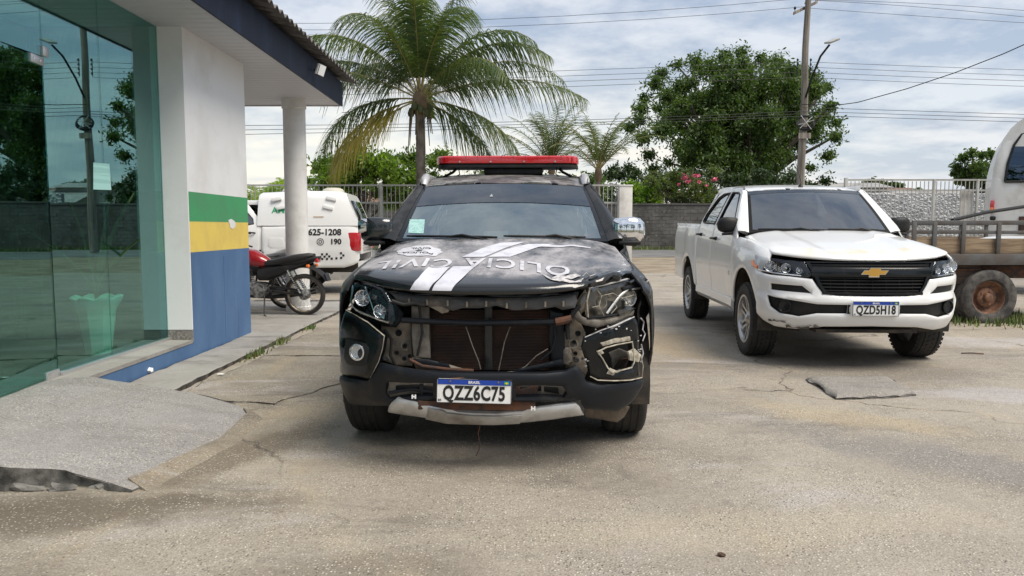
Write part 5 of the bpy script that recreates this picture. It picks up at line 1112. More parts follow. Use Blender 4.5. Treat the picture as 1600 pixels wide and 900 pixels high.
# older slab along the walkway, slightly proud, with broken joints
def slab(name, poly, z0, z1, mat, amp=.006, step=.08, rgh=.02, side='kerb_side', parent=None):
    P = resample(poly, step); P = [Vector((p.x+rgh*noise.noise(Vector((p.x*5, p.y*5, 1))), p.y+rgh*noise.noise(Vector((p.x*5, p.y*5, 9))))) for p in P]
    zf = z1 if callable(z1) else (lambda x, y: z1)
    o = patch(name, [tuple(p) for p in P], lambda x, y: (x, y, zf(x, y)+amp*noise.noise(Vector((x*3, y*3, 2)))+amp*.6*noise.noise(Vector((x*11, y*11, 2)))), mat, parent, step=max(step, .07), thick=0, roll=.006, rw=.02, center=Vector((poly[0][0], poly[0][1], -50)), back=False)
    mb = MB(); n = len(P); V = []; Fc = []
    for k, dz_ in ((0, -.004), (1, .33), (2, .66), (3, 1)):
        for i, p in enumerate(P):
            zt = zf(p.x, p.y)-.004; z = lerp(zt, z0, dz_); j = rgh*1.1*noise.noise(Vector((p.x*9, p.y*9, z*30+k))) if k else 0
            V.append((p.x+j, p.y+j, z))
    for k in range(3):
        for i in range(n): Fc.append((k*n+i, k*n+(i+1) % n, (k+1)*n+(i+1) % n, (k+1)*n+i))
    q = mesh('slab_edge', V, Fc, side, o, smooth=30); return o
g2 = lambda px, py, z=0: tuple(G(px, py, z)[:2])
# walkway slabs beside the building: separate concrete pours
WZ = .045
ys = [5.35, 6.9, 8.4, 10.3, 12.6]
wk = thing('walkway', 'raised grey concrete walkway running along the blue foot of the building', 'walkway', (0, 0, 0)); wk['kind'] = 'structure'
for k, (a, b) in enumerate(zip(ys, ys[1:])):
    slab('concrete_slab', [(-3.12 if k < 2 else -6.5, a+.006), (-2.63, a+.006), (-2.63-.02*(k == 1), b-.006), (-3.12 if k < 2 else -6.5, b-.006)], -.03, WZ-.003*k, 'walk', parent=wk)
# the ramp up to the glass door
rz_ = lambda x, y: max(-.01, min(.20, .20*max(0, (-1.78-x)/1.25)**.8-.006))
ramp_poly = [g2(395, 645), g2(404, 652), g2(362, 690), g2(300, 722), g2(240, 752), g2(215, 768, .0), (-2.25, 3.62), (-2.55, 3.56), (-3.0, 3.50), (-4.2, 3.42), (-4.2, 5.42), (-3.1, 5.38), (-2.6, 5.33), (-2.1, 5.28)]
rp = slab('entrance_ramp', ramp_poly, -.04, rz_, 'ramp', amp=.010, rgh=.035, side='mossy'); struct(rp)
rnd = random.Random(12)
for px_, py_, s_ in ((30, 772, .07), (85, 771, .08), (150, 768, .06), (182, 766, .05), (214, 764, .05), (236, 757, .035), (262, 748, .03), (300, 728, .025)):
    bm = bmesh.new(); bmesh.ops.create_icosphere(bm, subdivisions=2, radius=s_); c_ = G(px_, py_, 0)
    for v in bm.verts:
        v.co *= .62; v.co.x *= 1.7; v.co.y *= .5; v.co.z *= .55; v.co = v.co*(1+.8*noise.noise(v.co*22+Vector((px_, 0, 0)))); v.co += Vector((c_.x, c_.y+.045, s_*.12))
    me = bpy.data.meshes.new('broken_chunk'); bm.to_mesh(me); bm.free(); me.materials.append(MT['mossy' if px_ < 120 else 'walk']); o = bpy.data.objects.new('broken_chunk', me); C.objects.link(o); o.parent = rp
lip = [Vector(g2(*q)) for q in ((398, 648), (404, 653), (364, 691), (303, 724), (244, 756), (222, 766))]; mb = MB(); secs = []
for i, p in enumerate(resample([(q.x, q.y) for q in lip], .05, False)):
    j = .012*noise.noise(Vector((p.x*8, p.y*8, 0))); secs.append([(p.x-.10, p.y+.06, rz_(p.x-.10, p.y)+.012), (p.x-.03+j, p.y+.02, .020+j*.4), (p.x+.035+j, p.y-.02+j, .002), (p.x+.03, p.y-.02, -.02), (p.x-.1, p.y+.05, -.02)])
mb.loft(secs); mb.out('mortar_lip', 'yard_old', rp)
# raised manhole cover slab in front of the white pickup
mh = [g2(1258, 590, .02), g2(1290, 585, .04), g2(1388, 585, .04), g2(1408, 597, .04), g2(1434, 613, .03), g2(1370, 615, .04), g2(1305, 616, .04)]
o = slab('manhole_cover', mh, -.02, lambda x, y: .040-.028*max(0, 1-segdist(np.array([x]), np.array([y]), mh)[0]/.05)**2, 'manhole', amp=.008, rgh=.02, step=.045, side='mossy'); tag(o, 'low rough concrete inspection cover set in the yard in front of the white pickup', 'manhole cover')
# strip of older concrete with open joints between walkway and yard
for k, poly in enumerate(([(-2.58, 5.55), (-1.75, 5.35), (-1.35, 6.2), (-1.5, 7.3), (-2.5, 7.35)], [(-2.5, 7.40), (-1.5, 7.36), (-1.3, 9.3), (-2.5, 9.45)])):
    o = slab('yard_slab', poly, -.02, .014, 'yard_old', amp=.006, rgh=.05, side='mossy'); struct(o)
# storm drain grate
e = thing('drain_grate', 'long dark slotted drain grate crossing the yard near the motorcycles', 'drain grate', (0, 0, 0))
mb = MB(); a = G(395, 472); b = G(545, 472); mb.box(((a.x+b.x)/2, a.y, .006), (b.x-a.x, .30, .012)); mb.out('trough', 'dark', e)
for k in range(46):
    mb = MB(); mb.box((lerp(a.x, b.x, (k+.5)/46), a.y, .018), ((b.x-a.x)/46*.55, .28, .012)); mb.out('grate_bar', 'steel_dark', e) if 'steel_dark' in MT else mb.out('grate_bar', 'steel', e)
# low kerb wall with grass strip behind the police pickup
mb = MB(); mb.loft([[(x, 18.2+y, z+.01*noise.noise(Vector((x, 0, z)))) for y, z in ((-.09, 0), (-.08, .25), (.08, .26), (.09, 0))] for x in np.arange(-12, -.6, .4)]); tag(mb.out('kerb', 'walk'), 'low grey concrete kerb edging the grass behind the police pickup', 'kerb')
def grass(name, region, n, h, mat='grass', label=None):
    V = []; Fc = []
    for k in range(n):
        x, y, z = region(); a = random.uniform(0, 6.3); b_ = random.uniform(.2, 1)*h; l = random.uniform(0, .6)*b_; w_ = .006+.004*random.random()+.004*(y/10)
        dx, dy = math.cos(a), math.sin(a); s0 = len(V); lx, ly = math.cos(a+1.5)*l, math.sin(a+1.5)*l
        V += [(x-dx*w_, y-dy*w_, z), (x+dx*w_, y+dy*w_, z), (x+lx, y+ly, z+b_)]; Fc.append((s0, s0+1, s0+2))
    o = mesh(name, V, Fc, mat); stuff(o, label, 'grass'); return o
grass('grass', lambda: (random.uniform(-9, -1), random.uniform(18.4, 20.8), -.02), 9000, .28, label='strip of rough green grass behind the low kerb and police pickup')
grass('weeds', lambda: (random.gauss(6.9, .55), random.gauss(10.2, .3), 0), 1500, .14, label='short green weeds round the rusty trailer wheel')
grass('weeds', lambda: (random.gauss(-2.60, .03), random.choice([7.35, 7.5, 9.4, 8.2])+random.gauss(0, .12), .0), 220, .09, label='small weeds sprouting from the walkway joint')
grass('grass', lambda: (random.uniform(-12, 40), random.uniform(43.0, 44.2), -.04), 6000, .35, label='tufts of grass growing along the foot of the far grey wall')
def pebbles():
    V = []; Fc = []
    for k in range(420):
        px, py = random.uniform(-100, 1700), 480+420*random.random()**.7; p = G(px, py); s_ = random.uniform(.002, .005)*(1 if random.random() < .97 else 2)
        if p.y > 14: continue
        b_ = len(V); z0 = .003
        if p.x < -1.8 and p.y < 5.4: continue
        if p.x < -2.4: continue
        for d in ((1, 0, 0), (0, 1, 0), (-1, 0, 0), (0, -1, 0), (0, 0, .8)): V.append((p.x+d[0]*s_*random.uniform(.6, 1.3), p.y+d[1]*s_*random.uniform(.6, 1.3), z0+d[2]*s_))
        Fc += [(b_, b_+1, b_+4), (b_+1, b_+2, b_+4), (b_+2, b_+3, b_+4), (b_+3, b_, b_+4)]
    o = mesh('pebbles', V, Fc, M('pebble', (.36, .31, .25), .8, col2=(.12, .10, .08), scale=40, world=True)); stuff(o, 'loose pebbles and grit scattered over the concrete yard', 'pebbles')
pebbles()
# small litter
MT['litter_white'] = M('litter_white', (.78, .78, .77), .6); MT['litter_leaf'] = M('litter_leaf', (.07, .035, .02), .8)
def crumple(name, px, py, z, s_, mat, label, cat, flat=.5):
    bm = bmesh.new(); bmesh.ops.create_icosphere(bm, subdivisions=2, radius=s_); c = G(px, py, z)
    for v in bm.verts: v.co = v.co*(1+.6*noise.noise(v.co*(2.2/s_)+Vector((px, py, 0)))); v.co.z *= flat; v.co.x *= 1.25
    zz_ = min(v.co.z for v in bm.verts)
    for v in bm.verts: v.co += Vector((c.x, c.y, z-zz_))
    me = bpy.data.meshes.new(name); bm.to_mesh(me); bm.free(); me.materials.append(MT[mat]); o = bpy.data.objects.new(name, me); C.objects.link(o); return tag(o, label, cat)
crumple('crumpled_paper', 233, 583, WZ, .030, 'litter_white', 'crumpled white scrap of paper lying on the walkway', 'litter', .8)
crumple('dry_leaf', 1127, 869, 0, .014, 'litter_leaf', 'tiny dark brown dry leaf alone on the foreground concrete', 'dry leaf', .5)
crumple('litter_scrap', 345, 585, .015, .022, 'litter_white', 'small flat pale scrap on the old slab beside the walkway', 'litter', .2)
mb = MB(); a, b = G(1502, 553), G(1537, 554); mb.tube([a+Vector((0, 0, .008)), (a+b)/2+Vector((0, .01, .012)), b+Vector((0, 0, .008))], .006, 5); tag(mb.out('twig', 'rust'), 'thin broken twig lying on the concrete right of the white pickup', 'twig')

# ================================================================ building
MT['wall_white'] = M('wall_white', (.80, .80, .80), .75, col2=(.62, .60, .56), scale=1.1, lo=.48, hi=.78, col3=(.40, .37, .33), scale3=6, lo3=.70, hi3=.78, bump=.15, bscale=25, world=True)
MT['wall_green'] = M('wall_green', (.055, .33, .13), .6, col2=(.07, .29, .13), scale=3, bump=.15, bscale=25, world=True)
MT['wall_yellow'] = M('wall_yellow', (.80, .60, .13), .6, col2=(.72, .53, .13), scale=3, bump=.15, bscale=25, world=True)
MT['wall_blue'] = M('wall_blue', (.065, .145, .30), .55, col2=(.085, .175, .33), scale=3.5, lo=.4, hi=.65, bump=.2, bscale=20, world=True, stretch=(1, 1, .4), col3=(.05, .11, .22), scale3=1.2, lo3=.5, hi3=.7)
MT['soffit'] = M('soffit', (.56, .56, .585), .5, col2=(.48, .48, .50), scale=4, lo=.5, hi=.8)
MT['fascia'] = M('fascia', (.006, .010, .026), .55, spec=.2, col2=(.015, .028, .065), scale=3.5, lo=.5, hi=.75, world=True, bump=.1, bscale=12, stretch=(1, 1, .35))
MT['roof_sheet'] = M('roof_sheet', (.17, .16, .155), .9, col2=(.07, .065, .06), scale=5, world=True, bump=.4, bscale=50)
MT['granite'] = M('granite', (.16, .14, .13), .5, col2=(.30, .28, .26), scale=40, world=True)
MT['aluminium'] = M('aluminium', (.6, .6, .6), .35, metal=.7)
MT['column_white'] = M('column_white', (.74, .73, .71), .7, col2=(.58, .56, .53), scale=4, lo=.45, hi=.75, col3=(.35, .15, .12), scale3=11, lo3=.72, hi3=.76, bump=.15, bscale=30)
MT['facade_glass'] = glass('facade_glass', (.62, .90, .84), refl=(.54, .80, .80), ior=1.4, add=.205)
MT['door_glass'] = glass('door_glass', (.52, .85, .77), refl=(.50, .76, .75), ior=1.4, add=.18)
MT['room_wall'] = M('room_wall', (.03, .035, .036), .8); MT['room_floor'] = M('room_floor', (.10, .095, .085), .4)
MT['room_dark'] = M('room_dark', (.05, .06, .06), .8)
MT['pot_green'] = M('pot_green', (.72, .90, .82), .5); MT['leaf_dark'] = M('leaf_dark', (.05, .10, .03), .6)
GX_, PX_ = -3.37, -3.13     # glass plane, painted wall plane
Y0, Y1 = 7.20, 8.80
SZ = 3.20
bl = thing('police_station', 'white station building with green, yellow and blue stripes, glass front and dark eaves', 'building', (PX_, 8, 0))
bl_off = Vector((PX_, 8, 0))
def B(mb, nm, mat, par=None, **k):
    o = mb.out(nm, mat, par or bl, **k)
    if par is None: 
        for v in o.data.vertices: v.co -= bl_off
    return o
# end pier: painted bands as stacked courses of wall
def pier(z0, z1, mat, nm):
    mb = MB(); mb.box(((-4.6+PX_)/2, (Y0+Y1)/2, (z0+z1)/2), (PX_+4.6, Y1-Y0, z1-z0)); return B(mb, nm, mat, smooth=None)
pier(-.02, 1.055, 'wall_blue', 'blue_wall_band'); pier(1.055, 1.355, 'wall_yellow', 'yellow_wall_band'); pier(1.355, 1.645, 'wall_green', 'green_wall_band'); pier(1.645, SZ, 'wall_white', 'white_wall')
mb = MB(); mb.box((-3.25, Y0-.012, (SZ+.30)/2), (.242, .02, SZ-.30)); B(mb, 'pier_face', 'wall_white')
mb = MB(); mb.box((-3.25, Y0-.012, .235), (.244, .024, .12)); B(mb, 'pier_base', 'granite')
mb = MB(); p = [(0, 0), (.05, .02), (.09, 0), (.12, -.03), (.11, -.09), (.07, -.12), (.03, -.10), (.02, -.05)]
mb.prism([(q[0]*1.0, q[1]*.8) for q in p], 0, .003, lambda a, b, h: (PX_+.001+h, 8.18+a*1.8, 1.375+b)); B(mb, 'peeled_patch', 'wall_white')
mb = MB(); mb.box((PX_+.0005, 8.02, .50), (.004, .007, .98)); mb.box((PX_+.0005, 8.40, .30), (.003, .004, .5)); B(mb, 'render_joint', 'wall_blue')
# sill wall under the glazing
mb = MB(); mb.box(((GX_-.14+PX_)/2, (5.30+Y0)/2, .085), (PX_-GX_+.14, Y0-5.30, .17)); B(mb, 'sill_wall', 'wall_blue')
mb = MB(); mb.box(((GX_-.14+PX_)/2, (5.30+Y0-.03)/2, .185), (PX_-GX_+.15, Y0-5.33, .03)); B(mb, 'sill', 'granite_pale' if 'granite_pale' in MT else 'walk')
mb = MB(); mb.box((GX_+.01, (5.42+Y0)/2, .212), (.05, Y0-5.42, .024)); B(mb, 'glazing_channel', 'aluminium')
mb = MB(); mb.box((-3.8, 3.0, .10), (.9, 4.7, .19)); B(mb, 'threshold', 'ramp')
# glass panes above sill
def pane(nm, y0, y1, z0, z1, mat='facade_glass', x=GX_):
    mb = MB(); mb.box((x, (y0+y1)/2, (z0+z1)/2), (.01, y1-y0, z1-z0)); return B(mb, nm, mat, smooth=None)
pane('glass_pane', 5.415, 6.155, .224, SZ); pane('glass_pane', 6.160, Y0-.02, .224, SZ)
pane('transom_pane', 4.35, 5.409, 2.52, SZ); pane('transom_pane', 3.3, 4.344, 2.52, SZ); pane('glass_pane', 2.2, 3.295, .20, SZ); pane('glass_pane', 0.8, 2.195, .20, SZ)
# door leaf, slightly pushed in
hg = Vector((GX_, 5.405, 0)); da = R(6)
dr = bpy.data.objects.new('glass_door', None); C.objects.link(dr); dr.parent = bl; dr.location = hg-bl_off; dr.rotation_euler.z = da*.8
mb = MB(); mb.box((0, -.53, 1.355), (.01, 1.05, 2.29)); mb.out('door_glass', 'door_glass', dr, smooth=None)
for z, zt in ((2.50, 1), (.215, 0)):
    mb = MB(); mb.box((0, -.075, z-.02 if zt else z+.01), (.035, .17, .06), bev=.004)
    if zt: mb.box((0, .04, z+.06), (.035, .08, .07), bev=.004)
    else: mb.box((0, .05, z-.005), (.035, .07, .035), bev=.004)
    mb.out('patch_fitting', 'aluminium', dr)
    for y in (-.04, -.12):
        mb = MB(); mb.lathe([(0, .004), (.008, .003), (.009, 0)], 10, TR(.018, y, z-.02 if zt else z+.01) @ RY(R(90))); mb.out('fitting_screw', 'chrome', dr)
# sheet of paper taped on the glass
q = [at(147, 254, 5.9), at(172, 254, 5.9)]
def on_glass(px, py, x=GX_+.008):
    d = ray(px, py); return Vector((0, 0, CH))+d*(x/d.x)
P = [on_glass(*p) for p in ((146, 254), (171, 256), (174, 297), (146, 296))]
MT['paper_green'] = M('paper_green', (.42, .74, .68), .6, col2=(.33, .62, .57), scale=1, stretch=(1, 1, 60), lo=.5, hi=.55)
o = mesh('taped_notice', [p for p in P]+[p+Vector((-.001, 0, 0)) for p in P], [(0, 1, 2, 3), (7, 6, 5, 4), (0, 4, 5, 1), (1, 5, 6, 2), (2, 6, 7, 3), (3, 7, 4, 0)], 'paper_green'); tag(o, 'pale green printed sheet taped to the glass front', 'notice')
# room behind
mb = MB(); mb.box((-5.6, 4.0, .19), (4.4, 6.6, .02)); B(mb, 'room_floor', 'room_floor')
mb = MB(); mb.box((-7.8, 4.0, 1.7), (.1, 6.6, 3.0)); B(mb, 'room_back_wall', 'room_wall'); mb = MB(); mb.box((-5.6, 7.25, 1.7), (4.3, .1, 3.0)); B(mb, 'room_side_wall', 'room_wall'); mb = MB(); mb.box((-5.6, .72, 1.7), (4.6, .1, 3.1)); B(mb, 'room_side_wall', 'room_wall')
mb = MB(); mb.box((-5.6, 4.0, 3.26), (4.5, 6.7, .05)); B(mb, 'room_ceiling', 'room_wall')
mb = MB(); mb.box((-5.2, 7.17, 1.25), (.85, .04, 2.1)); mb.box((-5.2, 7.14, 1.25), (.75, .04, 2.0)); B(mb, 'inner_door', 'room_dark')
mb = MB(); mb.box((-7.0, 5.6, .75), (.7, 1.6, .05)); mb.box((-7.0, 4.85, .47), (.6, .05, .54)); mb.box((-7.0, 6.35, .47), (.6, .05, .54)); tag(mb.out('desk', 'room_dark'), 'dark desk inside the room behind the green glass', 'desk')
# flower pot, hexagonal with scalloped rim, and bare stems
pb = at(153, 553, 6.0); d_ = ray(155, 551); pb = Vector((0, 0, CH))+d_*((.20-CH)/d_.z)
pt = thing('flower_pot', 'tall pale green faceted flower pot with scalloped rim behind the glass', 'flower pot', tuple(pb))
mb = MB(); H_p = .50; n6 = 8
def ringp(r, z, n=48, sc=0):
    P = []
    for k in range(n):
        a = 2*math.pi*k/n; f = math.cos(math.pi/n6)/math.cos((a % (2*math.pi/n6))-math.pi/n6); rr_ = r*lerp(f, 1+.10*abs(math.cos(a*n6/2)), sc); P.append((rr_*math.cos(a), rr_*math.sin(a), z+(.025*abs(math.cos(a*n6/2)) if sc else 0)))
    return P
mb.loft([ringp(.105, 0), ringp(.11, .03), ringp(.155, .37), ringp(.165, .40, sc=.5), ringp(.185, .44, sc=1), ringp(.195, .475, sc=1), ringp(.17, .485, sc=1), ringp(.14, .36)]); mb.out('pot', 'pot_green', pt, smooth=25)
for k, (dx, dy, h, ln) in enumerate(((-.9, .1, .75, 0), (-.25, 0, 1.0, 0), (.12, .1, .95, 0), (.35, .1, 1.0, 0), (-.05, 0, .5, 0), (.5, -.1, .6, 0))):
    mb = MB(); P = [Vector((dx*t*t*.9, dy*t, .40+h*t)) for t in np.linspace(0, 1, 8)]; V = []
    for i, p in enumerate(P): w_ = .018*math.sin(math.pi*(i+.4)/8.2)+.003; V += [(p.x-w_, p.y, p.z), (p.x, p.y+.006, p.z+.002), (p.x+w_, p.y, p.z)]
    Fc = [(i*3+j, i*3+j+1, i*3+j+4, i*3+j+3) for i in range(7) for j in range(2)]; mesh('leaf', V, Fc, 'leaf_dark', pt)
# rear mass of the building, set back behind the porch
mb = MB(); mb.box((-6.4, 10.2, 1.6), (4.2, 2.7, 3.2)); B(mb, 'rear_wall', 'wall_white')
# eaves: soffit boards, fascia, floodlight, corrugated sheets
FX, YE = -2.66, 11.75
n_ = 74; y_a = 0.6
brd = None
for k in range(n_):
    ya = lerp(y_a, YE-.05, k/n_); yb = lerp(y_a, YE-.05, (k+1)/n_)
    if brd is None:
        mb = MB(); w_ = yb-ya; mb.loft([[(x, y, z) for y, z in ((0.0, .016), (0, .0), (.010, -.006), (w_-.018, -.006), (w_-.010, .004), (w_-.002, .006), (w_-.002, .016))] for x in (-4.6, FX-.01)]); brd = mb.out('soffit_board', 'soffit', bl); brd.location = Vector((0, ya, SZ))-bl_off; me_b = brd.data
    else:
        o = bpy.data.objects.new('soffit_board', me_b); C.objects.link(o); o.parent = bl; o.location = Vector((0, ya, SZ))-bl_off
mb = MB(); mb.box(((-5.6+FX)/2, (y_a+YE)/2, SZ+.045), (FX+5.6, YE-y_a, .05)); B(mb, 'ceiling_deck', 'room_dark')
mb = MB(); mb.loft([[(x, y, z) for x, z in ((FX-.01, SZ-.02), (FX+.015, SZ-.02), (FX+.02, SZ+.34), (FX-.03, SZ+.34))] for y in np.linspace(.4, YE, 24)]); B(mb, 'fascia', 'fascia')
mb = MB(); mb.box(((-5.6+FX)/2, YE-.02, SZ+.16), (FX+5.6-.05, .04, .36)); B(mb, 'fascia', 'fascia')
mb = MB(); mb.box(((-5.6+FX)/2, YE-.05, SZ-.0), (FX+5.6-.05, .03, .05)); B(mb, 'soffit_trim', 'soffit')
# corrugated roof
V = []; Fc = []; pitch_ = .177; ny = int((YE+.35-.3)/pitch_*12); xs_ = [FX+.20, FX+.1, -3.5, -4.5, -5.6]
for thk_ in (0, 1):
    for j in range(ny+1):
        y = .3+j*pitch_/12; wv = .026*math.cos(2*math.pi*y/pitch_)
        for x in xs_: V.append((x, y, SZ+.395+(FX+.2-x)*.20+wv-.008*thk_))
m_ = len(xs_)
for j in range(ny):
    for i in range(m_-1):
        a = j*m_+i; Fc.append((a, a+1, a+m_+1, a+m_)); b = a+(ny+1)*m_; Fc.append((b, b+m_, b+m_+1, b+1))
    a = j*m_; b = a+(ny+1)*m_; Fc.append((a, a+m_, b+m_, b))
o = mesh('corrugated_roof', [Vector(v)-bl_off for v in V], Fc, 'roof_sheet', bl, smooth=50)
mb = MB(); mb.box((FX+.02, 9.4, SZ+.33), (.05, 4.7, .06)); 
# round porch column
col = MB(); col.lathe([(.185, -.1), (.185, .1), (.172, .11), (.166, 1.6), (.163, 3.05), (.178, 3.06), (.178, SZ-.002)], 40, TR(0, 0, 0)); e = col.out('porch_column', 'column_white', bl); e.location = Vector((-3.25, 11.2, 0))-bl_off
# floodlight on the fascia
fl = thing('floodlight', 'small square white floodlight fixed to the dark fascia near its far end', 'floodlight', (FX+.03, 10.0, SZ+.17))
mb = MB(); mb.tube([(0, 0, .0), (.06, 0, .03), (.10, 0, .02)], .012, 6); mb.out('bracket', 'plastic', fl)
mb = MB(); mb.box((0, 0, 0), (.045, .12, .16), bev=.012, rot=TR(.10, -.02, .0) @ RY(R(18)) @ RZ(R(-35))); mb.out('housing', 'plastic', fl)
mb = MB(); mb.box((0, 0, 0), (.008, .10, .135), rot=TR(.10, -.02, .0) @ RY(R(18)) @ RZ(R(-35)) @ TR(.024, 0, 0)); mb.out('diffuser', 'white_print', fl)
mb = MB(); mb.box((0, 0, 0), (.035, .008, .14), rot=TR(.10, -.02, .0) @ RY(R(18)) @ RZ(R(-35)) @ TR(0, -.061, 0)); mb.out('face', 'white_print', fl)
# blue water tank seen over the roof edge
wt = at(372, 2, 26); mb = MB(); mb.lathe([(.0, 1.0), (.45, .95), (.6, .8), (.62, 0), (.5, -.9), (0, -.9)], 24, TR(wt.x-.28, wt.y, wt.z-.75)); mb.box((wt.x-.28, wt.y, (wt.z-1.6)/2), (.25, .25, wt.z-1.7)); MT['tank_blue'] = M('tank_blue', (.05, .14, .40), .5); tag(mb.out('water_tank', 'tank_blue'), 'blue water tank showing over the corrugated roof edge', 'water tank')
# ================================================================ white police pickup behind the porch
MT['green_letter'] = M('green_letter', (.03, .38, .16), .5)
def police_pickup():
    T = TF(-6.35, 13.95+.93, R(-90+3)); car = Car(dz=.02); d = car.dz
    T = TF(-7.38, 14.95, R(-90+3))
    root = thing('police_pickup', 'white police pickup with camper shell, black numbers and checker band, behind the porch column', 'pickup truck', tuple(T.o), T.yaw)
    body(root, car, 'white_paint', T, strip='plastic'); rear_pickup(root, car, 'white_paint', cap=True); pickup_face(root, car, plate='', detail=False)
    patch('windscreen', [(-1, 0), (0, -.004), (1, 0), (1, 1), (-1, 1)], car.shield, 'windscreen_white', root, step=.1, roll=0, back=False)
    for sg in (-1, 1):
        mirror_pod(root, sg, car, 'plastic', at_=(.94, .66, 1.285), size=.98)
        wheel(root, 'wheel', sg*.79, 0, .372, sg, tread=False); wheel(root, 'wheel', sg*.79, car.wb, .372, sg, tread=False)
    sx = lambda y, z: car.sx(y, min(z, .92+d))-.055*sm((z-d-1.0)/.42)**1.5+.002
    def deco(nm, txt, size, y, z, mat, bold=.003, xs=1.0, sp=1.0, off=.004):
        # reads left to right for someone facing the +x flank: text x grows rearwards
        return lettering(nm, txt, size, lambda a, b: (sx(y+a, z+b)+off, y+a, z+b), mat, root, bold=bold, xs=xs, space=sp, align='RIGHT')
    yt = car.rear
    deco('phone_number', '(97) 3625-1208', .165, yt-.34, 1.20, 'black_print', bold=.0055)
    deco('phone_number', '190', .145, yt-.34, 1.02, 'black_print', bold=.005)
    mb = MB(); X = TR(sx(yt-.76, 1.02)+.004, yt-.74, 1.02) @ RY(R(90)); mb.lathe([(.068, .001), (.056, .001)], 24, X); mb.lathe([(.034, .001), (.022, .001)], 16, X); mb.out('phone_symbol', 'black_print', root, fix=False)
    lettering('state_name', 'AMAZONAS', .17, lambda a, b: (.842-.10*sm((b+.1)/.5), 3.66+a, 1.62+b), 'green_letter', root, bold=.003, align='RIGHT')
    mb = MB(); mb.box((.868, 3.62, 1.50), (.004, .2, .012)); mb.out('underline', 'gold', root)
    # checker band, joined squares of flat print
    mb = MB(); rnd = random.Random(4)
    for i in range(int((yt-.28-2.0)/.045)):
        for j in range(4):
            y = 2.0+i*.045; z = .66+j*.045+.035*math.sin(i*.13)
            if abs(y-car.wb) < .52 and z < .9: continue
            if rnd.random() < (.62 if j in (1, 2) else .30) and (i+j) % 2 == 0: mb.add([(sx(y, z)+.004, y, z), (sx(y+.04, z)+.004, y+.04, z), (sx(y+.04, z+.04)+.004, y+.04, z+.04), (sx(y, z+.04)+.004, y, z+.04)], [(0, 1, 2, 3)])
    stuff(mb.out('checker_band', 'black_print', root, fix=False))
    f = [(2.70, 1.10), (2.98, 1.10), (3.0, .94), (2.94, .90), (2.74, .90), (2.68, .94)]
    patch('fuel_flap', [(y-.02, z) for y, z in f], lambda y, z: (sx(y, z), y, z), 'white_paint', root, step=.1, lift=.004, thick=.004, roll=.003, rw=.01)
    # tailgate graphics and step bumper opening
    for sg in (-1, 1):
        mb = MB(); mb.box((sg*.62, yt+.165, .57), (.22, .03, .09), bev=.02); mb.out('bumper_step', 'plastic', root)
    mb = MB()
    for i in range(14):
        for j in range(5): mb.box((-.6+i*.09, yt+.022, .84+j*.05), (.012, .003, .04))
    stuff(mb.out('tailgate_print', 'black_print', root, fix=False))
    mb = MB(); mb.tube([(0, yt-.06, 1.92), (0, yt-.03, 1.96)], .05, 10); mb.out('shell_lamp', 'plastic', root)
    return root
police_pickup()

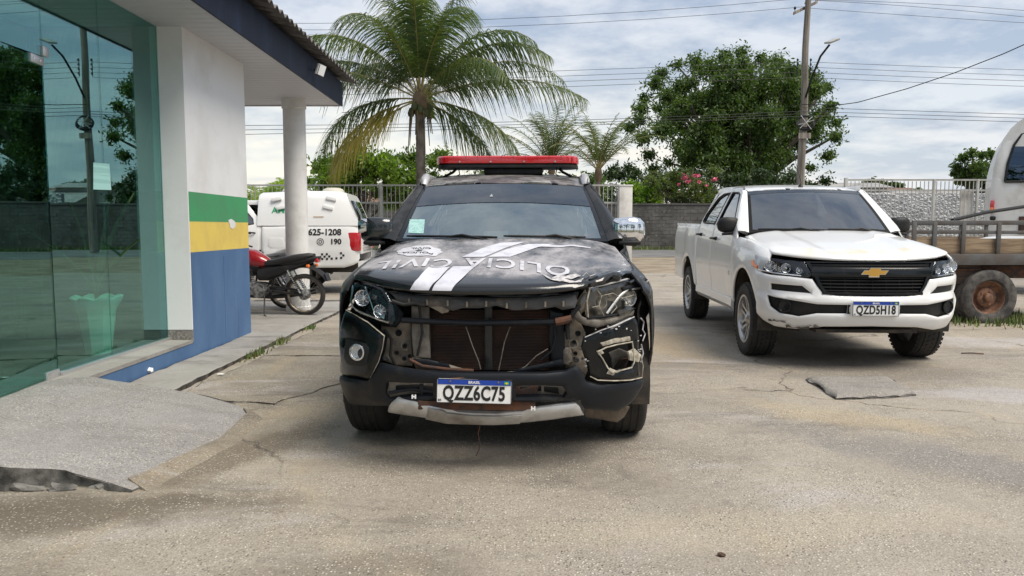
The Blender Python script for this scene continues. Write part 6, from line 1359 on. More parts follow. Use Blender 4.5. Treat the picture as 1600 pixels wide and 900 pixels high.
# ================================================================ motorcycles (front wheel towards -x)
def motorcycle(label, loc, rz, tank='red_paint', seat='vinyl', grp='motorcycles parked on the walkway'):
    e = thing('motorcycle', label, 'motorcycle', loc, rz, grp)
    r = .302; WB = 1.27
    def mw(x, w_=.10, nm='wheel'):
        mb = MB(); P = []; 
        for k in range(17):
            a = math.pi*(k/16)-math.pi/2; P.append((r-.045+.045*math.cos(a), math.sin(a)*w_/2))
        P.append((r-.055, w_*.35)); P.insert(0, (r-.055, -w_*.35)); mb.lathe(P, 48, TR(x, 0, r) @ RX(R(90)))
        t_ = mb.out(nm, 'rubber', e, smooth=50)
        mb = MB(); mb.lathe([(r-.052, -w_*.33), (r-.068, -w_*.2), (r-.072, 0), (r-.068, w_*.2), (r-.052, w_*.33), (r-.058, 0)], 48, TR(x, 0, r) @ RX(R(90)), close=True); rm = mb.out('rim', 'rim_gold' if 'rim_gold' in MT else 'alloy', t_)
        mb = MB(); mb.lathe([(0, -.07), (.04, -.07), (.075, -.045), (.078, .045), (.04, .07), (0, .07)], 24, TR(x, 0, r) @ RX(R(90))); mb.out('hub', 'engine', t_)
        for k in range(32):
            a = 2*math.pi*k/32; b_ = a+(.35 if k % 2 else -.35); s_ = (-1 if k % 4 < 2 else 1)
            mb = MB(); mb.tube([(x+.06*math.cos(b_), s_*.035, r+.06*math.sin(b_)), (x+(r-.07)*math.cos(a), 0, r+(r-.07)*math.sin(a))], .0018, 4); mb.out('spoke', 'alloy', t_)
    mw(0); mw(-WB, .085)
    def T_(nm, pts, rr_, mat, n=8): mb = MB(); mb.tube(pts, rr_, n); return mb.out(nm, mat, e)
    def L_(nm, secs, mat, sm_=50): mb = MB(); mb.loft(secs); return mb.out(nm, mat, e, smooth=sm_)
    def oval(x, z, w_, h_, n=16, sq=.8): return [(x, w_*math.copysign(abs(math.cos(a))**sq, math.cos(a)), z+h_*math.copysign(abs(math.sin(a))**sq, math.sin(a))) for a in np.linspace(0, 2*math.pi, n, endpoint=False)]
    for s_ in (-1, 1):
        T_('swing_arm', [(0, s_*.10, r), (-.30, s_*.09, .34), (-.48, s_*.08, .37)], .02, 'moto_black')
        T_('shock_absorber', [(-.02, s_*.12, r+.03), (-.20, s_*.12, .66)], [.016, .016], 'chrome')
        mb = MB(); a, b = Vector((-.04, s_*.12, r+.08)), Vector((-.165, s_*.12, .58)); P = [a.lerp(b, t/60)+Vector((math.cos(t*.85)*.028, math.sin(t*.85)*.028, 0)) for t in range(61)]; mb.tube(P, .006, 5); mb.out('shock_spring', 'moto_black', e)
        T_('fork', [(-WB, s_*.085, r), (-WB+.13, s_*.085, .66), (-WB+.22, s_*.085, .92)], .022, 'chrome')
        T_('foot_peg', [(-.46, s_*.10, .36), (-.46, s_*.24, .37)], .015, 'moto_black')
        T_('grab_rail', [(-.32, s_*.13, .80), (-.08, s_*.13, .83), (.10, s_*.07, .86)], .011, 'moto_black')
        T_('indicator_stalk', [(.10, s_*.05, .72), (.12, s_*.16, .72)], .008, 'moto_black')
        mb = MB(); mb.lathe([(0, -.03), (.026, -.02), (.03, .01), (0, .03)], 14, TR(.12, s_*.18, .72) @ RY(R(90))); mb.out('indicator', 'orange_lens', e)
        T_('mirror_stalk', [(-1.0, s_*.22, 1.02), (-1.02, s_*.28, 1.18)], .007, 'moto_black')
        mb = MB(); mb.lathe([(0, -.012), (.05, -.01), (.055, .005), (0, .008)], 18, TR(-1.02, s_*.29, 1.23) @ RY(R(90))); mb.out('mirror', 'moto_black', e)
    L_('seat', [oval(-.60, .755, .09, .03), oval(-.54, .755, .115, .05), oval(-.42, .765, .135, .055), oval(-.30, .79, .145, .06), oval(-.12, .825, .14, .06), oval(.06, .855, .12, .05), oval(.15, .87, .07, .025)], seat)
    L_('fuel_tank', [oval(-.98, .80, .04, .05), oval(-.94, .83, .12, .09), oval(-.84, .85, .155, .125), oval(-.70, .825, .155, .12), oval(-.58, .78, .125, .085), oval(-.49, .755, .09, .045)], tank)
    L_('side_cover', [oval(-.66, .60, .10, .10), oval(-.52, .62, .125, .12), oval(-.34, .66, .13, .09), oval(-.16, .71, .12, .06), oval(.02, .76, .09, .04), oval(.16, .80, .05, .02)], 'moto_black')
    L_('tail_cowl', [oval(-.30, .755, .12, .04), oval(-.05, .78, .125, .045), oval(.12, .815, .10, .04), oval(.24, .84, .05, .02)], 'moto_black')
    mb = MB(); mb.box((.20, 0, .80), (.05, .13, .07), bev=.015); mb.out('tail_light', 'red_lens', e)
    # mudguards
    def guard(nm, x, r0, a0, a1, w_, mat):
        mb = MB(); secs = []
        for k in range(13):
            a = R(lerp(a0, a1, k/12)); secs.append([(x+(r0+o)*math.cos(a), y, r+(r0+o)*math.sin(a)) for y, o in ((-w_, -.03), (-w_*.8, 0), (0, .012), (w_*.8, 0), (w_, -.03), (w_*.78, -.008), (0, .004), (-w_*.78, -.008))])
        mb.loft(secs); return mb.out(nm, mat, e)
    guard('rear_mudguard', 0, .42, 118, 30, .075, 'moto_black'); guard('front_mudguard', -WB, .335, 160, 30, .07, tank)
    mb = MB(); mb.lathe([(0, -.11), (.10, -.10), (.115, -.05), (.115, .05), (.10, .10), (0, .11)], 20, TR(-.66, 0, .36) @ RX(R(90))); mb.box((-.80, 0, .40), (.22, .20, .18), bev=.04); mb.out('crankcase', 'engine', e)
    mb = MB()
    for k in range(7): mb.box((0, 0, 0), (.17, .17, .014), 0, TR(-.86, 0, .50) @ RY(R(-15)) @ TR(0, 0, k*.026-.03), bev=.004)
    mb.box((-.87, 0, .56), (.11, .11, .22)); stuff(mb.out('cylinder_fins', 'engine', e))
    T_('exhaust', [(-.92, .08, .48), (-1.0, .10, .38), (-.90, .13, .26), (-.55, .14, .25), (-.30, .15, .28), (.12, .16, .34)], [.02, .02, .022, .03, .04, .042], 'moto_black', 12)
    T_('frame_tube', [(-1.02, 0, .82), (-.96, 0, .45), (-.85, 0, .28), (-.50, 0, .28), (-.45, 0, .60)], .018, 'moto_black'); T_('chain_guard', [(-.02, -.085, .36), (-.30, -.085, .41), (-.52, -.085, .42)], .018, 'moto_black')
    T_('handlebar', [(-.92, -.36, .98), (-.98, -.22, 1.02), (-1.04, -.06, .96), (-1.04, .06, .96), (-.98, .22, 1.02), (-.92, .36, .98)], .012, 'moto_black')
    mb = MB(); mb.lathe([(0, -.08), (.06, -.06), (.085, 0), (.085, .03), (0, .05)], 20, TR(-1.17, 0, .86) @ RY(R(-90))); mb.out('headlamp', 'moto_black', e)
    T_('side_stand', [(-.56, -.10, .30), (-.52, -.22, .02), (-.48, -.24, .005)], .011, 'moto_black'); T_('kick_lever', [(-.55, -.13, .36), (-.45, -.16, .44), (-.42, -.22, .45)], .009, 'steel')
    mb = MB(); mb.box((.34, 0, .56), (.012, .17, .12), rot=RY(R(-20)), bev=.004); mb.out('number_plate', 'moto_black', e)
    return e
MT['rim_gold'] = M('rim_gold', (.42, .36, .27), .4, metal=.6, col2=(.16, .12, .09), scale=15)
mp_ = G(472, 494, WZ-.02)
motorcycle('red and black motorcycle with black seat on the walkway beside the blue wall', (mp_.x+.02, mp_.y+.10, WZ-.018), R(-4))
motorcycle('second motorcycle with pale grey seat, mostly hidden behind the red one', (mp_.x-.52, mp_.y+1.0, WZ-.018), R(-2), tank='moto_black', seat='vinyl_grey')

# ================================================================ fence at the front of the yard
MT['steel_grey'] = M('steel_grey', (.42, .42, .40), .5, col2=(.25, .22, .19), scale=3, lo=.5, hi=.75, world=True)
MT['post_white'] = M('post_white', (.66, .64, .61), .8, col2=(.42, .38, .34), scale=2.2, lo=.5, hi=.75, bump=.2, bscale=15, world=True)
def fence(name, label, x0, x1, Y, zb, zr, sp, posts, br=.011):
    e = thing(name, label, 'fence', (x0, Y, 0)); L_ = x1-x0
    mb = MB(); mb.box((0, 0, (zb+zr[-1]+.0)/2), (br*1.6, br*1.6, zr[-1]-zb-.08)); first = mb.out('baluster', 'steel_grey', e); first.location.x = .05
    n = int((L_-.1)/sp)
    for k in range(1, n+1):
        o = bpy.data.objects.new('baluster', first.data); C.objects.link(o); o.parent = e; o.location.x = .05+k*sp
    for z in zr: mb = MB(); mb.box((L_/2, .018, z), (L_, .04, .05)); mb.out('rail', 'steel_grey', e)
    mb = MB(); mb.box((L_/2, .018, zb+.05), (L_, .04, .05)); mb.out('rail', 'steel_grey', e)
    for x, w_, h_ in posts: mb = MB(); mb.box((x-x0, .02, h_/2), (w_, w_, h_), bev=.008); mb.out('post', 'steel_grey', e)
    return e
FY = 22.8
fence('steel_fence', 'grey steel railing behind the police pickup, left of the white gate post', -9.6, 3.3, FY, .10, [2.05, 2.58], .13, [(x, .085, 2.66) for x in (-9.5, -6.6, -4.02, -1.5, 1.0)])
mb = MB(); mb.box((0, 0, 1.27), (.40, .40, 2.54), bev=.015); mb.box((0, 0, 2.56), (.43, .43, .05), bev=.01)
o = mb.out('gate_post', 'post_white'); o.location = (3.46, FY, 0); tag(o, 'thick white plastered gate post standing between the black suv and the grey wall', 'gate post')
x0 = at(1318, 355, 21.5).x; x1 = at(1600, 355, 21.5).x
e = fence('sliding_gate', 'pale steel railed gate standing behind the trailer and white pickup', x0, x1, 21.5, .12, [2.36, 2.66], .118, [(x0+.03, .09, 2.72), (at(1457, 355, 21.5).x, .07, 2.68), (at(1525, 355, 21.5).x, .07, 2.68)])
mb = MB(); mb.box((at(1513, 355, 21.5).x-x0, .14, 1.25), (.38, .06, 2.3)); mb.out('sheet_panel', 'post_white', e)

# far wall across the road, blocks with raked joints
MT['block_wall'] = M('block_wall', (.15, .142, .132), .95, col2=(.075, .07, .064), scale=.8, lo=.38, hi=.6, bump=.6, bscale=14, world=True, col3=(.24, .22, .20), scale3=5, lo3=.6, hi3=.72)
MT['mortar'] = M('mortar', (.10, .095, .088), .95, world=True)
e = thing('block_wall', 'long weathered grey block wall across the road', 'wall', (0, 44.5, 0))
mb = MB(); mb.box((0, .14, 1.30), (44, .16, 2.7)); mb.out('mortar_core', 'mortar', e)
mb = MB(); rnd = random.Random(2)
bh, bw = .215, .42
for r_ in range(12):
    for c_ in range(-53, 53):
        x = c_*bw+(bw/2 if r_ % 2 else 0); z = .0+r_*bh+bh/2
        if abs(x) > 21.6: continue
        dpt = rnd.uniform(-.01, .012); mb.add([(x+sx_*(bw/2-.012), .05+dpt, z+sz_*(bh/2-.012)) for sx_, sz_ in ((-1, -1), (1, -1), (1, 1), (-1, 1))]+[(x+sx_*(bw/2-.006), .10, z+sz_*(bh/2-.006)) for sx_, sz_ in ((-1, -1), (1, -1), (1, 1), (-1, 1))], [(0, 1, 2, 3), (0, 4, 5, 1), (1, 5, 6, 2), (2, 6, 7, 3), (3, 7, 4, 0)])
stuff(mb.out('block', 'block_wall', e, smooth=None, fix=False))
mb = MB(); mb.box((0, .12, 2.68), (44, .24, .09)); mb.out('coping', 'block_wall', e)
mb = MB(); q = at(1026, 380, 44.2); 
crumple('rubble', 1028, 387, 0, .35, 'rust', 'reddish lump of rubble at the foot of the grey wall', 'rubble', .8); crumple('rubble', 1040, 388, 0, .3, 'dark', 'dark lump of rubble at the foot of the grey wall', 'rubble', .8)
# pale rubble-stone wall on the right, seen through the gate
MT['stone_pale'] = M('stone_pale', (.52, .52, .52), .9, col2=(.40, .40, .41), scale=1.5, world=True, bump=.4, bscale=10)
MT['stone_joint'] = M('stone_joint', (.33, .33, .335), .95)
xs0, xs1 = at(1335, 355, 46).x, at(1700, 355, 46).x
e = thing('stone_wall', 'pale rubble stone wall seen through the bars of the gate', 'wall', (xs0, 46, 0))
mb = MB(); mb.box(((xs1-xs0)/2, .3, 1.7), (xs1-xs0, .4, 3.4)); mb.out('wall_core', 'stone_joint', e)
mb = MB(); rnd = random.Random(8); 
for k in range(3600):
    x, z, s_ = rnd.uniform(0, xs1-xs0), rnd.uniform(.1, 3.35), rnd.uniform(.07, .16)
    n = 6; a0 = rnd.random()*6; P = [(x+s_*math.cos(a0+2*math.pi*i/n)*rnd.uniform(.7, 1.3), z+s_*.75*math.sin(a0+2*math.pi*i/n)*rnd.uniform(.7, 1.3)) for i in range(n)]; yy = rnd.uniform(0, .06)
    V = [(p, .1, q) for p, q in P]+[(x, yy, z)]; mb.add(V, [(i, (i+1) % n, n) for i in range(n)])
stuff(mb.out('stone', 'stone_pale', e, smooth=None, fix=False))
# houses beyond
MT['house_wall'] = M('house_wall', (.55, .52, .48), .8, col2=(.40, .37, .33), scale=.8, world=True); MT['tile_roof'] = M('tile_roof', (.22, .12, .085), .9, col2=(.14, .09, .07), scale=2, world=True); MT['tin_roof'] = M('tin_roof', (.38, .37, .36), .7, col2=(.25, .24, .23), scale=1, world=True)
def house(name, label, x, y, w_, d_, h, rh, wallm, roofm, rz=0):
    e = thing(name, label, 'house', (x, y, 0), rz)
    mb = MB(); mb.box((0, 0, h/2), (w_, d_, h)); mb.out('wall', wallm, e)
    mb = MB(); mb.prism([(-d_/2-.5, h-.05), (0, h+rh), (d_/2+.5, h-.05), (0, h+rh-.15)], -w_/2-.4, w_/2+.4, lambda p, q, k: (k, p, q)); mb.out('roof', roofm, e)
    mb = MB(); mb.prism([(-d_/2, h), (0, h+rh-.16), (d_/2, h)], -w_/2, w_/2, lambda p, q, k: (k, p, q)); mb.out('gable', wallm, e)
    for k in (-.28, .28):
        mb = MB(); mb.box((k*w_, -d_/2-.02, h*.58), (w_*.14, .06, h*.3)); f = mb.out('window', 'post_white', e); mb = MB(); mb.box((k*w_, -d_/2-.055, h*.58), (w_*.12, .02, h*.26)); mb.out('pane', 'side_glass', f)
    mb = MB(); mb.box((0, -d_/2-.03, h*.36), (w_*.12, .06, h*.72)); mb.out('door', 'rust', e); return e
q = at(1334, 300, 62); house('house', 'small pale flat house just left of the gate, beyond the stone wall', q.x, 64, 5, 5, 4.6, .5, 'house_wall', 'tin_roof')
q = at(1460, 300, 60); house('house', 'long low house with grey sheet roof seen over the stone wall', q.x, 62, 12, 6, 3.3, 1.1, 'house_wall', 'tin_roof')
q = at(1365, 300, 74); house('house', 'house with reddish tiled roof peeping between the gate bars', q.x+1, 76, 7, 6, 3.8, 1.5, 'house_wall', 'tile_roof')
q = at(700, 300, 70); house('house', 'pale house hidden behind the bushes at the left of the road', q.x-12, 72, 12, 7, 3.2, 1.6, 'house_wall', 'tile_roof')

# ================================================================ utility pole, wires
MT['pole_wood'] = M('pole_wood', (.30, .265, .225), .9, col2=(.14, .12, .10), scale=1.2, stretch=(6, 6, .35), bump=.8, bscale=8, detail=9)
PY = 38.0
pb_ = at(1249, 355, PY); pt_ = at(1262, 2, PY); pb_.z = 0
pdx = (pt_.x-pb_.x)/(pt_.z-CH)
P_ = lambda z, dx=0, dy=0: Vector((pb_.x+pdx*(z-CH)+dx, PY+dy, z))
e = thing('utility_pole', 'tall weathered timber pole with crossarm, insulator racks and cable coil', 'utility pole', (pb_.x, PY, 0)); off = Vector((pb_.x, PY, 0))
def O(mb, nm, mat, **k): 
    mb.v = [tuple(Vector(v)-off) for v in mb.v]; return mb.out(nm, mat, e, **k)
top = pt_.z+.25
mb = MB(); mb.tube([P_(z, .03*math.sin(z*1.1), 0) for z in np.linspace(0, top, 16)], list(np.linspace(.22, .14, 16)), 10); O(mb, 'shaft', 'pole_wood')
ca, cb = at(1240, 21, PY-.3), at(1277, 3, PY+.9); mb = MB(); ax = (cb-ca); mid = (ca+cb)/2; mb.loft([[ca+Vector((dx*.0, dy*.0, 0))+Vector((dx, dy, dz_)) for dx, dy, dz_ in ((-.0, -.07, -.07), (0, .07, -.07), (0, .07, .07), (0, -.07, .07))], [cb+Vector((dx, dy, dz_)) for dx, dy, dz_ in ((0, -.07, -.07), (0, .07, -.07), (0, .07, .07), (0, -.07, .07))]]); O(mb, 'crossarm', 'pole_wood')
for t in (.05, .5, .93):
    p = ca.lerp(cb, t)+Vector((0, 0, .07)); mb = MB(); mb.tube([p, p+Vector((0, 0, .09))], .015, 6); mb.lathe([(0, .24), (.05, .22), (.04, .18), (.065, .15), (.05, .11), (.03, .09)], 12, TR(*p)); O(mb, 'insulator', 'plastic')
for s_ in (-1, 1):
    xr = at(1245.5 if s_ < 0 else 1266, 105, PY-.25).x
    mb = MB(); z1, z0 = at(1250, 93, PY).z, at(1250, 121, PY).z; mb.box((xr, PY-.25, (z0+z1)/2), (.03, .03, z1-z0)); O(mb, 'insulator_rack', 'plastic')
    for k in range(4):
        z = lerp(z1, z0, (k+.4)/4); mb = MB(); mb.lathe([(.03, -.05), (.062, -.035), (.035, 0), (.062, .035), (.03, .05)], 12, TR(xr, PY-.30, z)); O(mb, 'insulator', 'plastic')
zc = at(1252, 193, PY).z
mb = MB(); 
for rr_, zz_ in ((.42, 0), (.38, .05), (.45, -.04)):
    mb.tube([(P_(zc).x+rr_*math.cos(a), PY-.28+.04*math.sin(3*a), zc+zz_+rr_*.75*math.sin(a)) for a in np.linspace(0, 2*math.pi, 30)], .035, 6, cap=False)
stuff(O(mb, 'cable_coil', 'plastic'))
mb = MB()
for a in (.7, 2.3, 3.4): mb.tube([(P_(zc).x-.40*math.cos(a), PY-.38, zc-.45*math.sin(a)), (P_(zc).x+.40*math.cos(a), PY-.38, zc+.45*math.sin(a))], .02, 5)
O(mb, 'cable_brace', 'silver')
zs = at(1252, 213, PY).z; mb = MB(); mb.box((P_(zs).x, PY-.26, zs), (.62, .05, .28)); O(mb, 'pole_board', 'pole_wood')
la = at(1259, 152, PY-.2); lb_ = at(1296, 70, PY-2.3); lm1 = at(1268, 122, PY-.9); lm2 = at(1282, 88, PY-1.8)
sl_ = thing('street_lamp', 'flat square street lamp head on a curved arm fixed to the timber pole', 'street lamp', tuple(la))
mb = MB(); mb.tube([Vector(p)-la for p in (la, lm1, lm2, lb_)], .05, 8); mb.out('arm', 'plastic', sl_)
mb = MB(); lc = at(1300, 64, PY-2.5)-la; mb.box((0, 0, 0), (.50, .62, .09), bev=.03, rot=TR(*lc) @ RY(R(-22)) @ RX(R(12))); hd_ = mb.out('lamp_head', 'steel_grey', sl_)
mb = MB(); mb.box((0, 0, 0), (.38, .44, .02), rot=TR(*lc) @ RY(R(-22)) @ RX(R(12)) @ TR(0, 0, -.05)); mb.out('lamp_lens', 'post_white', hd_)
def wire(pts, Y, label, r=.0105, Ys=None):
    P = []; W_ = [at(p[0], p[1], (Ys[i] if Ys else Y)) for i, p in enumerate(pts)]
    for a, b in zip(W_, W_[1:]):
        for k in range(10): P.append(a.lerp(b, k/10))
    P.append(W_[-1])
    if len(W_) >= 3:   # smooth through the points (quadratic Lagrange on three)
        n = len(P)
    mb = MB(); mb.tube(P, r, 5); return tag(mb.out('overhead_wire', 'plastic', smooth=60), label, 'overhead wire', 'overhead wires along the road')
def curve3(a, b, c, n=13):
    R_ = []
    for k in range(n):
        t = k/(n-1); x = lerp(-250 if a[0] == 380 else a[0], 2250 if c[0] == 1640 else c[0], t); L0 = (x-b[0])*(x-c[0])/((a[0]-b[0])*(a[0]-c[0])); L1 = (x-a[0])*(x-c[0])/((b[0]-a[0])*(b[0]-c[0])); L2 = (x-a[0])*(x-b[0])/((c[0]-a[0])*(c[0]-b[0])); R_.append((x, a[1]*L0+b[1]*L1+c[1]*L2))
    return R_
wires = [([(380, 36.5), (820, 28), (1249, -2)], 'top'), ([(380, 46), (820, 40), (1262, 10)], 'x'), ([(1276, 0), (1450, 6), (1640, 20)], 'x'), ([(1262, 0), (1450, 12), (1640, 31)], 'x'), ([(1256, 12), (1450, 26), (1640, 38)], 'x')]
lab = ['topmost overhead wire running left from the pole crossarm', 'second overhead wire running left from the pole crossarm', 'topmost overhead wire running right past the pole', 'second overhead wire running right from the crossarm', 'lowest of the wires leaving the crossarm to the right']
for (p, _), l in zip(wires, lab): wire(curve3(*p), PY, l)
nm_ = ['top', 'second', 'third', 'bottom']
for k in range(4): wire(curve3((380, 126+9*k), (820, 112.5+8.5*k), (1245, 97+8*k)), PY-.3, nm_[k]+' wire of the four strung left from the insulator rack')
for k in range(4): wire(curve3((1266, 97+8*k), (1450, 104+8.5*k), (1640, 110.5+8.5*k)), PY-.3, nm_[k]+' wire of the four strung right from the insulator rack')
nm3 = ['upper', 'middle', 'lower']
for k in range(3): wire(curve3((380, 196+7*k), (800, 190.5+4.5*k), (1249, 174+4*k)), PY-.2, nm3[k]+' cable of the three low cables left of the pole', r=.013)
for k in range(3): wire(curve3((1254, 168+6*k), (1450, 174+6*k), (1640, 180+6*k)), PY-.2, nm3[k]+' cable of the three low cables right of the pole', r=.013)
wire([(1253, 163), (1300, 164), (1318, 163)]+curve3((1340, 160), (1480, 118), (1640, 52)), PY, 'diagonal black service cable rising from the pole to upper right', r=.02, Ys=[PY-.2, PY-1, PY-2]+list(np.linspace(PY-3, 9, 13)))

# ================================================================ flatbed trailer with rusty wheel
MT['trailer_steel'] = M('trailer_steel', (.10, .10, .10), .6, col2=(.085, .07, .06), scale=5, world=True, bump=.3, bscale=30)
MT['trailer_wood'] = M('trailer_wood', (.34, .25, .16), .85, col2=(.20, .14, .09), scale=4, stretch=(.5, 1, 5), bump=.4, bscale=20)
MT['old_wood'] = M('old_wood', (.085, .05, .035), .9, col2=(.04, .03, .025), scale=5, stretch=(.5, 1, 4), bump=.5, bscale=20)
MT['rust_rim'] = M('rust_rim', (.23, .115, .065), .8, col2=(.09, .05, .035), scale=9, lo=.42, hi=.6, bump=.5, bscale=40)
MT['tyre_old'] = M('tyre_old', (.035, .033, .032), .85, col2=(.10, .09, .08), scale=8, bump=.5, bscale=60)
TY = 10.0
tl = thing('flatbed_trailer', 'flatbed trailer with grey steel rails, wooden side boards and old rusty wheels', 'trailer', (at(1425, 355, TY).x, TY, 0)); tx0 = tl.location.x
X_ = lambda px: at(px, 355, TY).x-tx0
Zp = lambda py: at(1500, py, TY).z
xe = X_(1600)+1.0
def TB(c, d_, nm, mat, bev=.006): mb = MB(); mb.box(c, d_, bev=bev); return mb.out(nm, mat, tl)
zr_, zd0, zd1 = Zp(348), Zp(414), Zp(397)
for y in (0, 2.3):
    TB((xe/2, y, zr_), (xe, .05, .06), 'top_rail', 'trailer_steel'); TB((xe/2, y+.004, Zp(363)), (xe, .03, .045), 'middle_rail', 'trailer_steel'); TB((xe/2, y, (zd0+zd1)/2), (xe+.04, .08, zd1-zd0), 'side_beam', 'trailer_steel')
    xs_ = [X_(1428), X_(1460), X_(1505), X_(1560)]+[X_(1560)+.45*(k+1) for k in range(2)]+[xe-.03]
    for x in xs_: TB((x, y-.012 if y == 0 else y+.012, (zr_+zd1)/2), (.055, .035, zr_-zd1+.02), 'stake', 'trailer_steel')
    for a, b in zip(xs_, xs_[1:]): TB(((a+b)/2, y+.03, (Zp(373)+zd1)/2+.005), (b-a-.02, .02, Zp(373)-zd1-.005), 'side_board', 'trailer_wood')
for k in range(14): TB((xe/2, .10+k*.163, zd1-.02), (xe, .155, .03), 'deck_plank', 'old_wood')
for y in (.35, 1.95): TB((xe/2, y, zd0-.10), (xe, .10, .20), 'chassis_beam', 'rust')
TB((X_(1492)+.15, .12, zd0-.13), (.55, .10, .26), 'toolbox_board', 'old_wood'); TB((X_(1492)+.15, .06, zd0-.07), (.55, .03, .02), 'board_batten', 'rust'); TB((X_(1500)+.0, .06, zd0-.14), (.03, .03, .26), 'board_batten', 'rust')
TB((X_(1620), .25, zd0-.10), (1.2, .14, .16), 'spring_beam', 'rust')
def old_wheel(x, y, z, r, sg=-1):
    mb = MB(); w_ = .23; h = w_/2; prof = [(r*.58, -h*.6), (r*.66, -h*.95), (r*.82, -h), (r*.94, -h*.9), (r, -h*.72)]+[(r, -h*.4), (r-.012, -h*.38), (r-.012, -h*.3), (r, -h*.28), (r, -.012), (r-.012, -.008), (r-.012, .008), (r, .012), (r, h*.28), (r-.012, h*.3), (r-.012, h*.38), (r, h*.4)]+[(r, h*.72), (r*.94, h*.9), (r*.82, h), (r*.66, h*.95), (r*.58, h*.6)]
    mb.lathe(prof, 56, RX(R(90)))
    V = []
    for v in mb.v:      # sagging, underinflated at the ground
        zz_ = v[2]; V.append((v[0]*(1+.05*sm((-zz_-r*.6)/(r*.4))), v[1]*(1+.25*sm((-zz_-r*.55)/(r*.45))), max(zz_, -r*.93)))
    mb.v = V; o = mb.out('wheel', 'tyre_old', tl, smooth=40); o.location = (x, y, z)
    mb = MB(); X = RX(R(90)); mb.lathe([(r*.60, h*.55), (r*.62, h*.7), (r*.57, h*.62), (r*.53, h*.1), (r*.44, -h*.15), (r*.38, -h*.1), (r*.34, h*.25), (r*.25, h*.4), (r*.17, h*.38), (r*.15, h*.75), (r*.10, h*.85), (0, h*.85)], 44, X)
    for k in range(5): mb.lathe([(0, h*.48), (.016, h*.48), (.016, h*.3)], 6, X @ RZ(2*math.pi*k/5) @ TR(r*.25, 0, 0))
    mb.out('rim', 'rust_rim', o); return o
wz_ = .375
old_wheel(X_(1549), .05, wz_*.93, wz_); old_wheel(X_(1549)+.02, .33, wz_*.93, wz_); old_wheel(X_(1549), 2.2, wz_*.93, wz_); 
mb = MB(); mb.tube([(X_(1549), .1, wz_*.93), (X_(1549), 2.2, wz_*.93)], .05, 8); mb.out('axle', 'rust', tl)
mb = MB(); mb.tube([at(1488, 344, TY+.2)-Vector((0, 0, 0)), at(1540, 332, TY+.5), at(1700, 308, TY+.9)], .025, 8); tag(mb.out('long_bar', 'plastic'), 'long dark bar lying across the trailer rail against the bus', 'bar')
# pale moulded sheet on the deck
MT['fibreglass'] = M('fibreglass', (.66, .67, .66), .45, coat=.2)
mb = MB(); pa = at(1486, 372, TY+1.4); pb2 = at(1590, 372, TY+1.4)
mb.loft([[(x, TY+.5+1.2*t, zd1+.01+.20*math.sin(math.pi*(.12+.76*t))*sm((x-pa.x)/.5)+.02) for t in np.linspace(0, 1, 9)]+[(x, TY+.5+1.2*t, zd1+.01) for t in np.linspace(1, 0, 9)] for x in np.linspace(pa.x, pb2.x+.6, 12)]); tag(mb.out('fibreglass_panel', 'fibreglass'), 'smooth curved white moulded panel lying on the trailer deck', 'panel')
mb = MB(); c0_ = at(1528, 372, TY+.45); mb.tube([c0_+Vector((-.25, 0, 0)), c0_+Vector((-.05, 0, .07)), c0_+Vector((.2, 0, .03))], .012, 6); mb.tube([at(1546, 366, TY+.4), at(1556, 349, TY+.3)], .02, 6); 
# ================================================================ old white bus
MT['bus_white'] = M('bus_white', (.68, .68, .66), .45, coat=.3, col2=(.48, .45, .40), scale=2.5, lo=.5, hi=.75, world=True)
MT['bus_glass'] = glass('bus_glass', (.02, .04, .07), refl=(.5, .7, 1), ior=1.6, add=.06)
BY = 14.2
bs = thing('bus', 'old white bus with rounded rear end and dark window parked behind the trailer', 'bus', (at(1600, 355, BY).x, BY, 0)); bx = bs.location.x; bs.rotation_euler.z = R(-30); TBus = TF(bx, BY, R(-30))
XB = lambda px: at(px, 355, BY).x-bx
ZB = lambda py: at(1560, py, BY).z
prof = [(1547.5, 398), (1546.5, 375), (1547, 350), (1547.5, 320), (1549, 290), (1552, 265), (1559, 240), (1569, 216), (1580, 200), (1592, 189), (1606, 181), (1625, 176)]
side_ = PX(lambda x, z: (x, 0, z), TBus, prof, (-.8, 1.5)); QB = lambda pts: PX(lambda x, z: (x, 0, z), TBus, pts, (-.3, 2))
side_ = [(side_[0][0]+.05, .55)]+[(side_[0][0], .62)]+side_+[(7.5, side_[-1][1]), (7.5, .55)]
hq = QB([(1570, 284), (1575, 255), (1585, 226), (1597, 209), (1612, 203)]); holes = [hq+[(hq[-1][0]+.7, hq[-1][1]), (hq[-1][0]+.7, hq[0][1])]]; zlo, zhi = hq[0][1], hq[-1][1]
x_ = hq[-1][0]+.8
for k in range(4): holes.append([(x_, zlo), (x_, zhi), (x_+1.3, zhi), (x_+1.3, zlo)]); x_ += 1.4
fs = lambda x, z: (x, -.04*((z-1.2)/2)**2*0+.10*sm((z-2.2)/1.1)**2, z)
BC = Vector((4, 1.2, 1.7))
sd_ = patch('side_panel', side_, fs, 'bus_white', bs, step=.2, holes=holes, thick=.05, roll=.03, rw=.07, center=BC)
for h in holes:
    p_ = patch('window', h, fs, 'bus_glass', sd_, step=.3, thick=.01, roll=0, lift=-.02, center=BC)
    mb = MB(); P = [Vector(fs(*q))+Vector((0, -.004, 0)) for q in h]; P.append(P[0]); mb.tube(P, .022, 6, cap=False); mb.out('window_seal', 'plastic', p_)
mb = MB(); mb.loft([[(x, y, z) for x, z in side_] for y in (.06, 2.2)]); mb.out('shell', 'bus_white', bs, smooth=45)
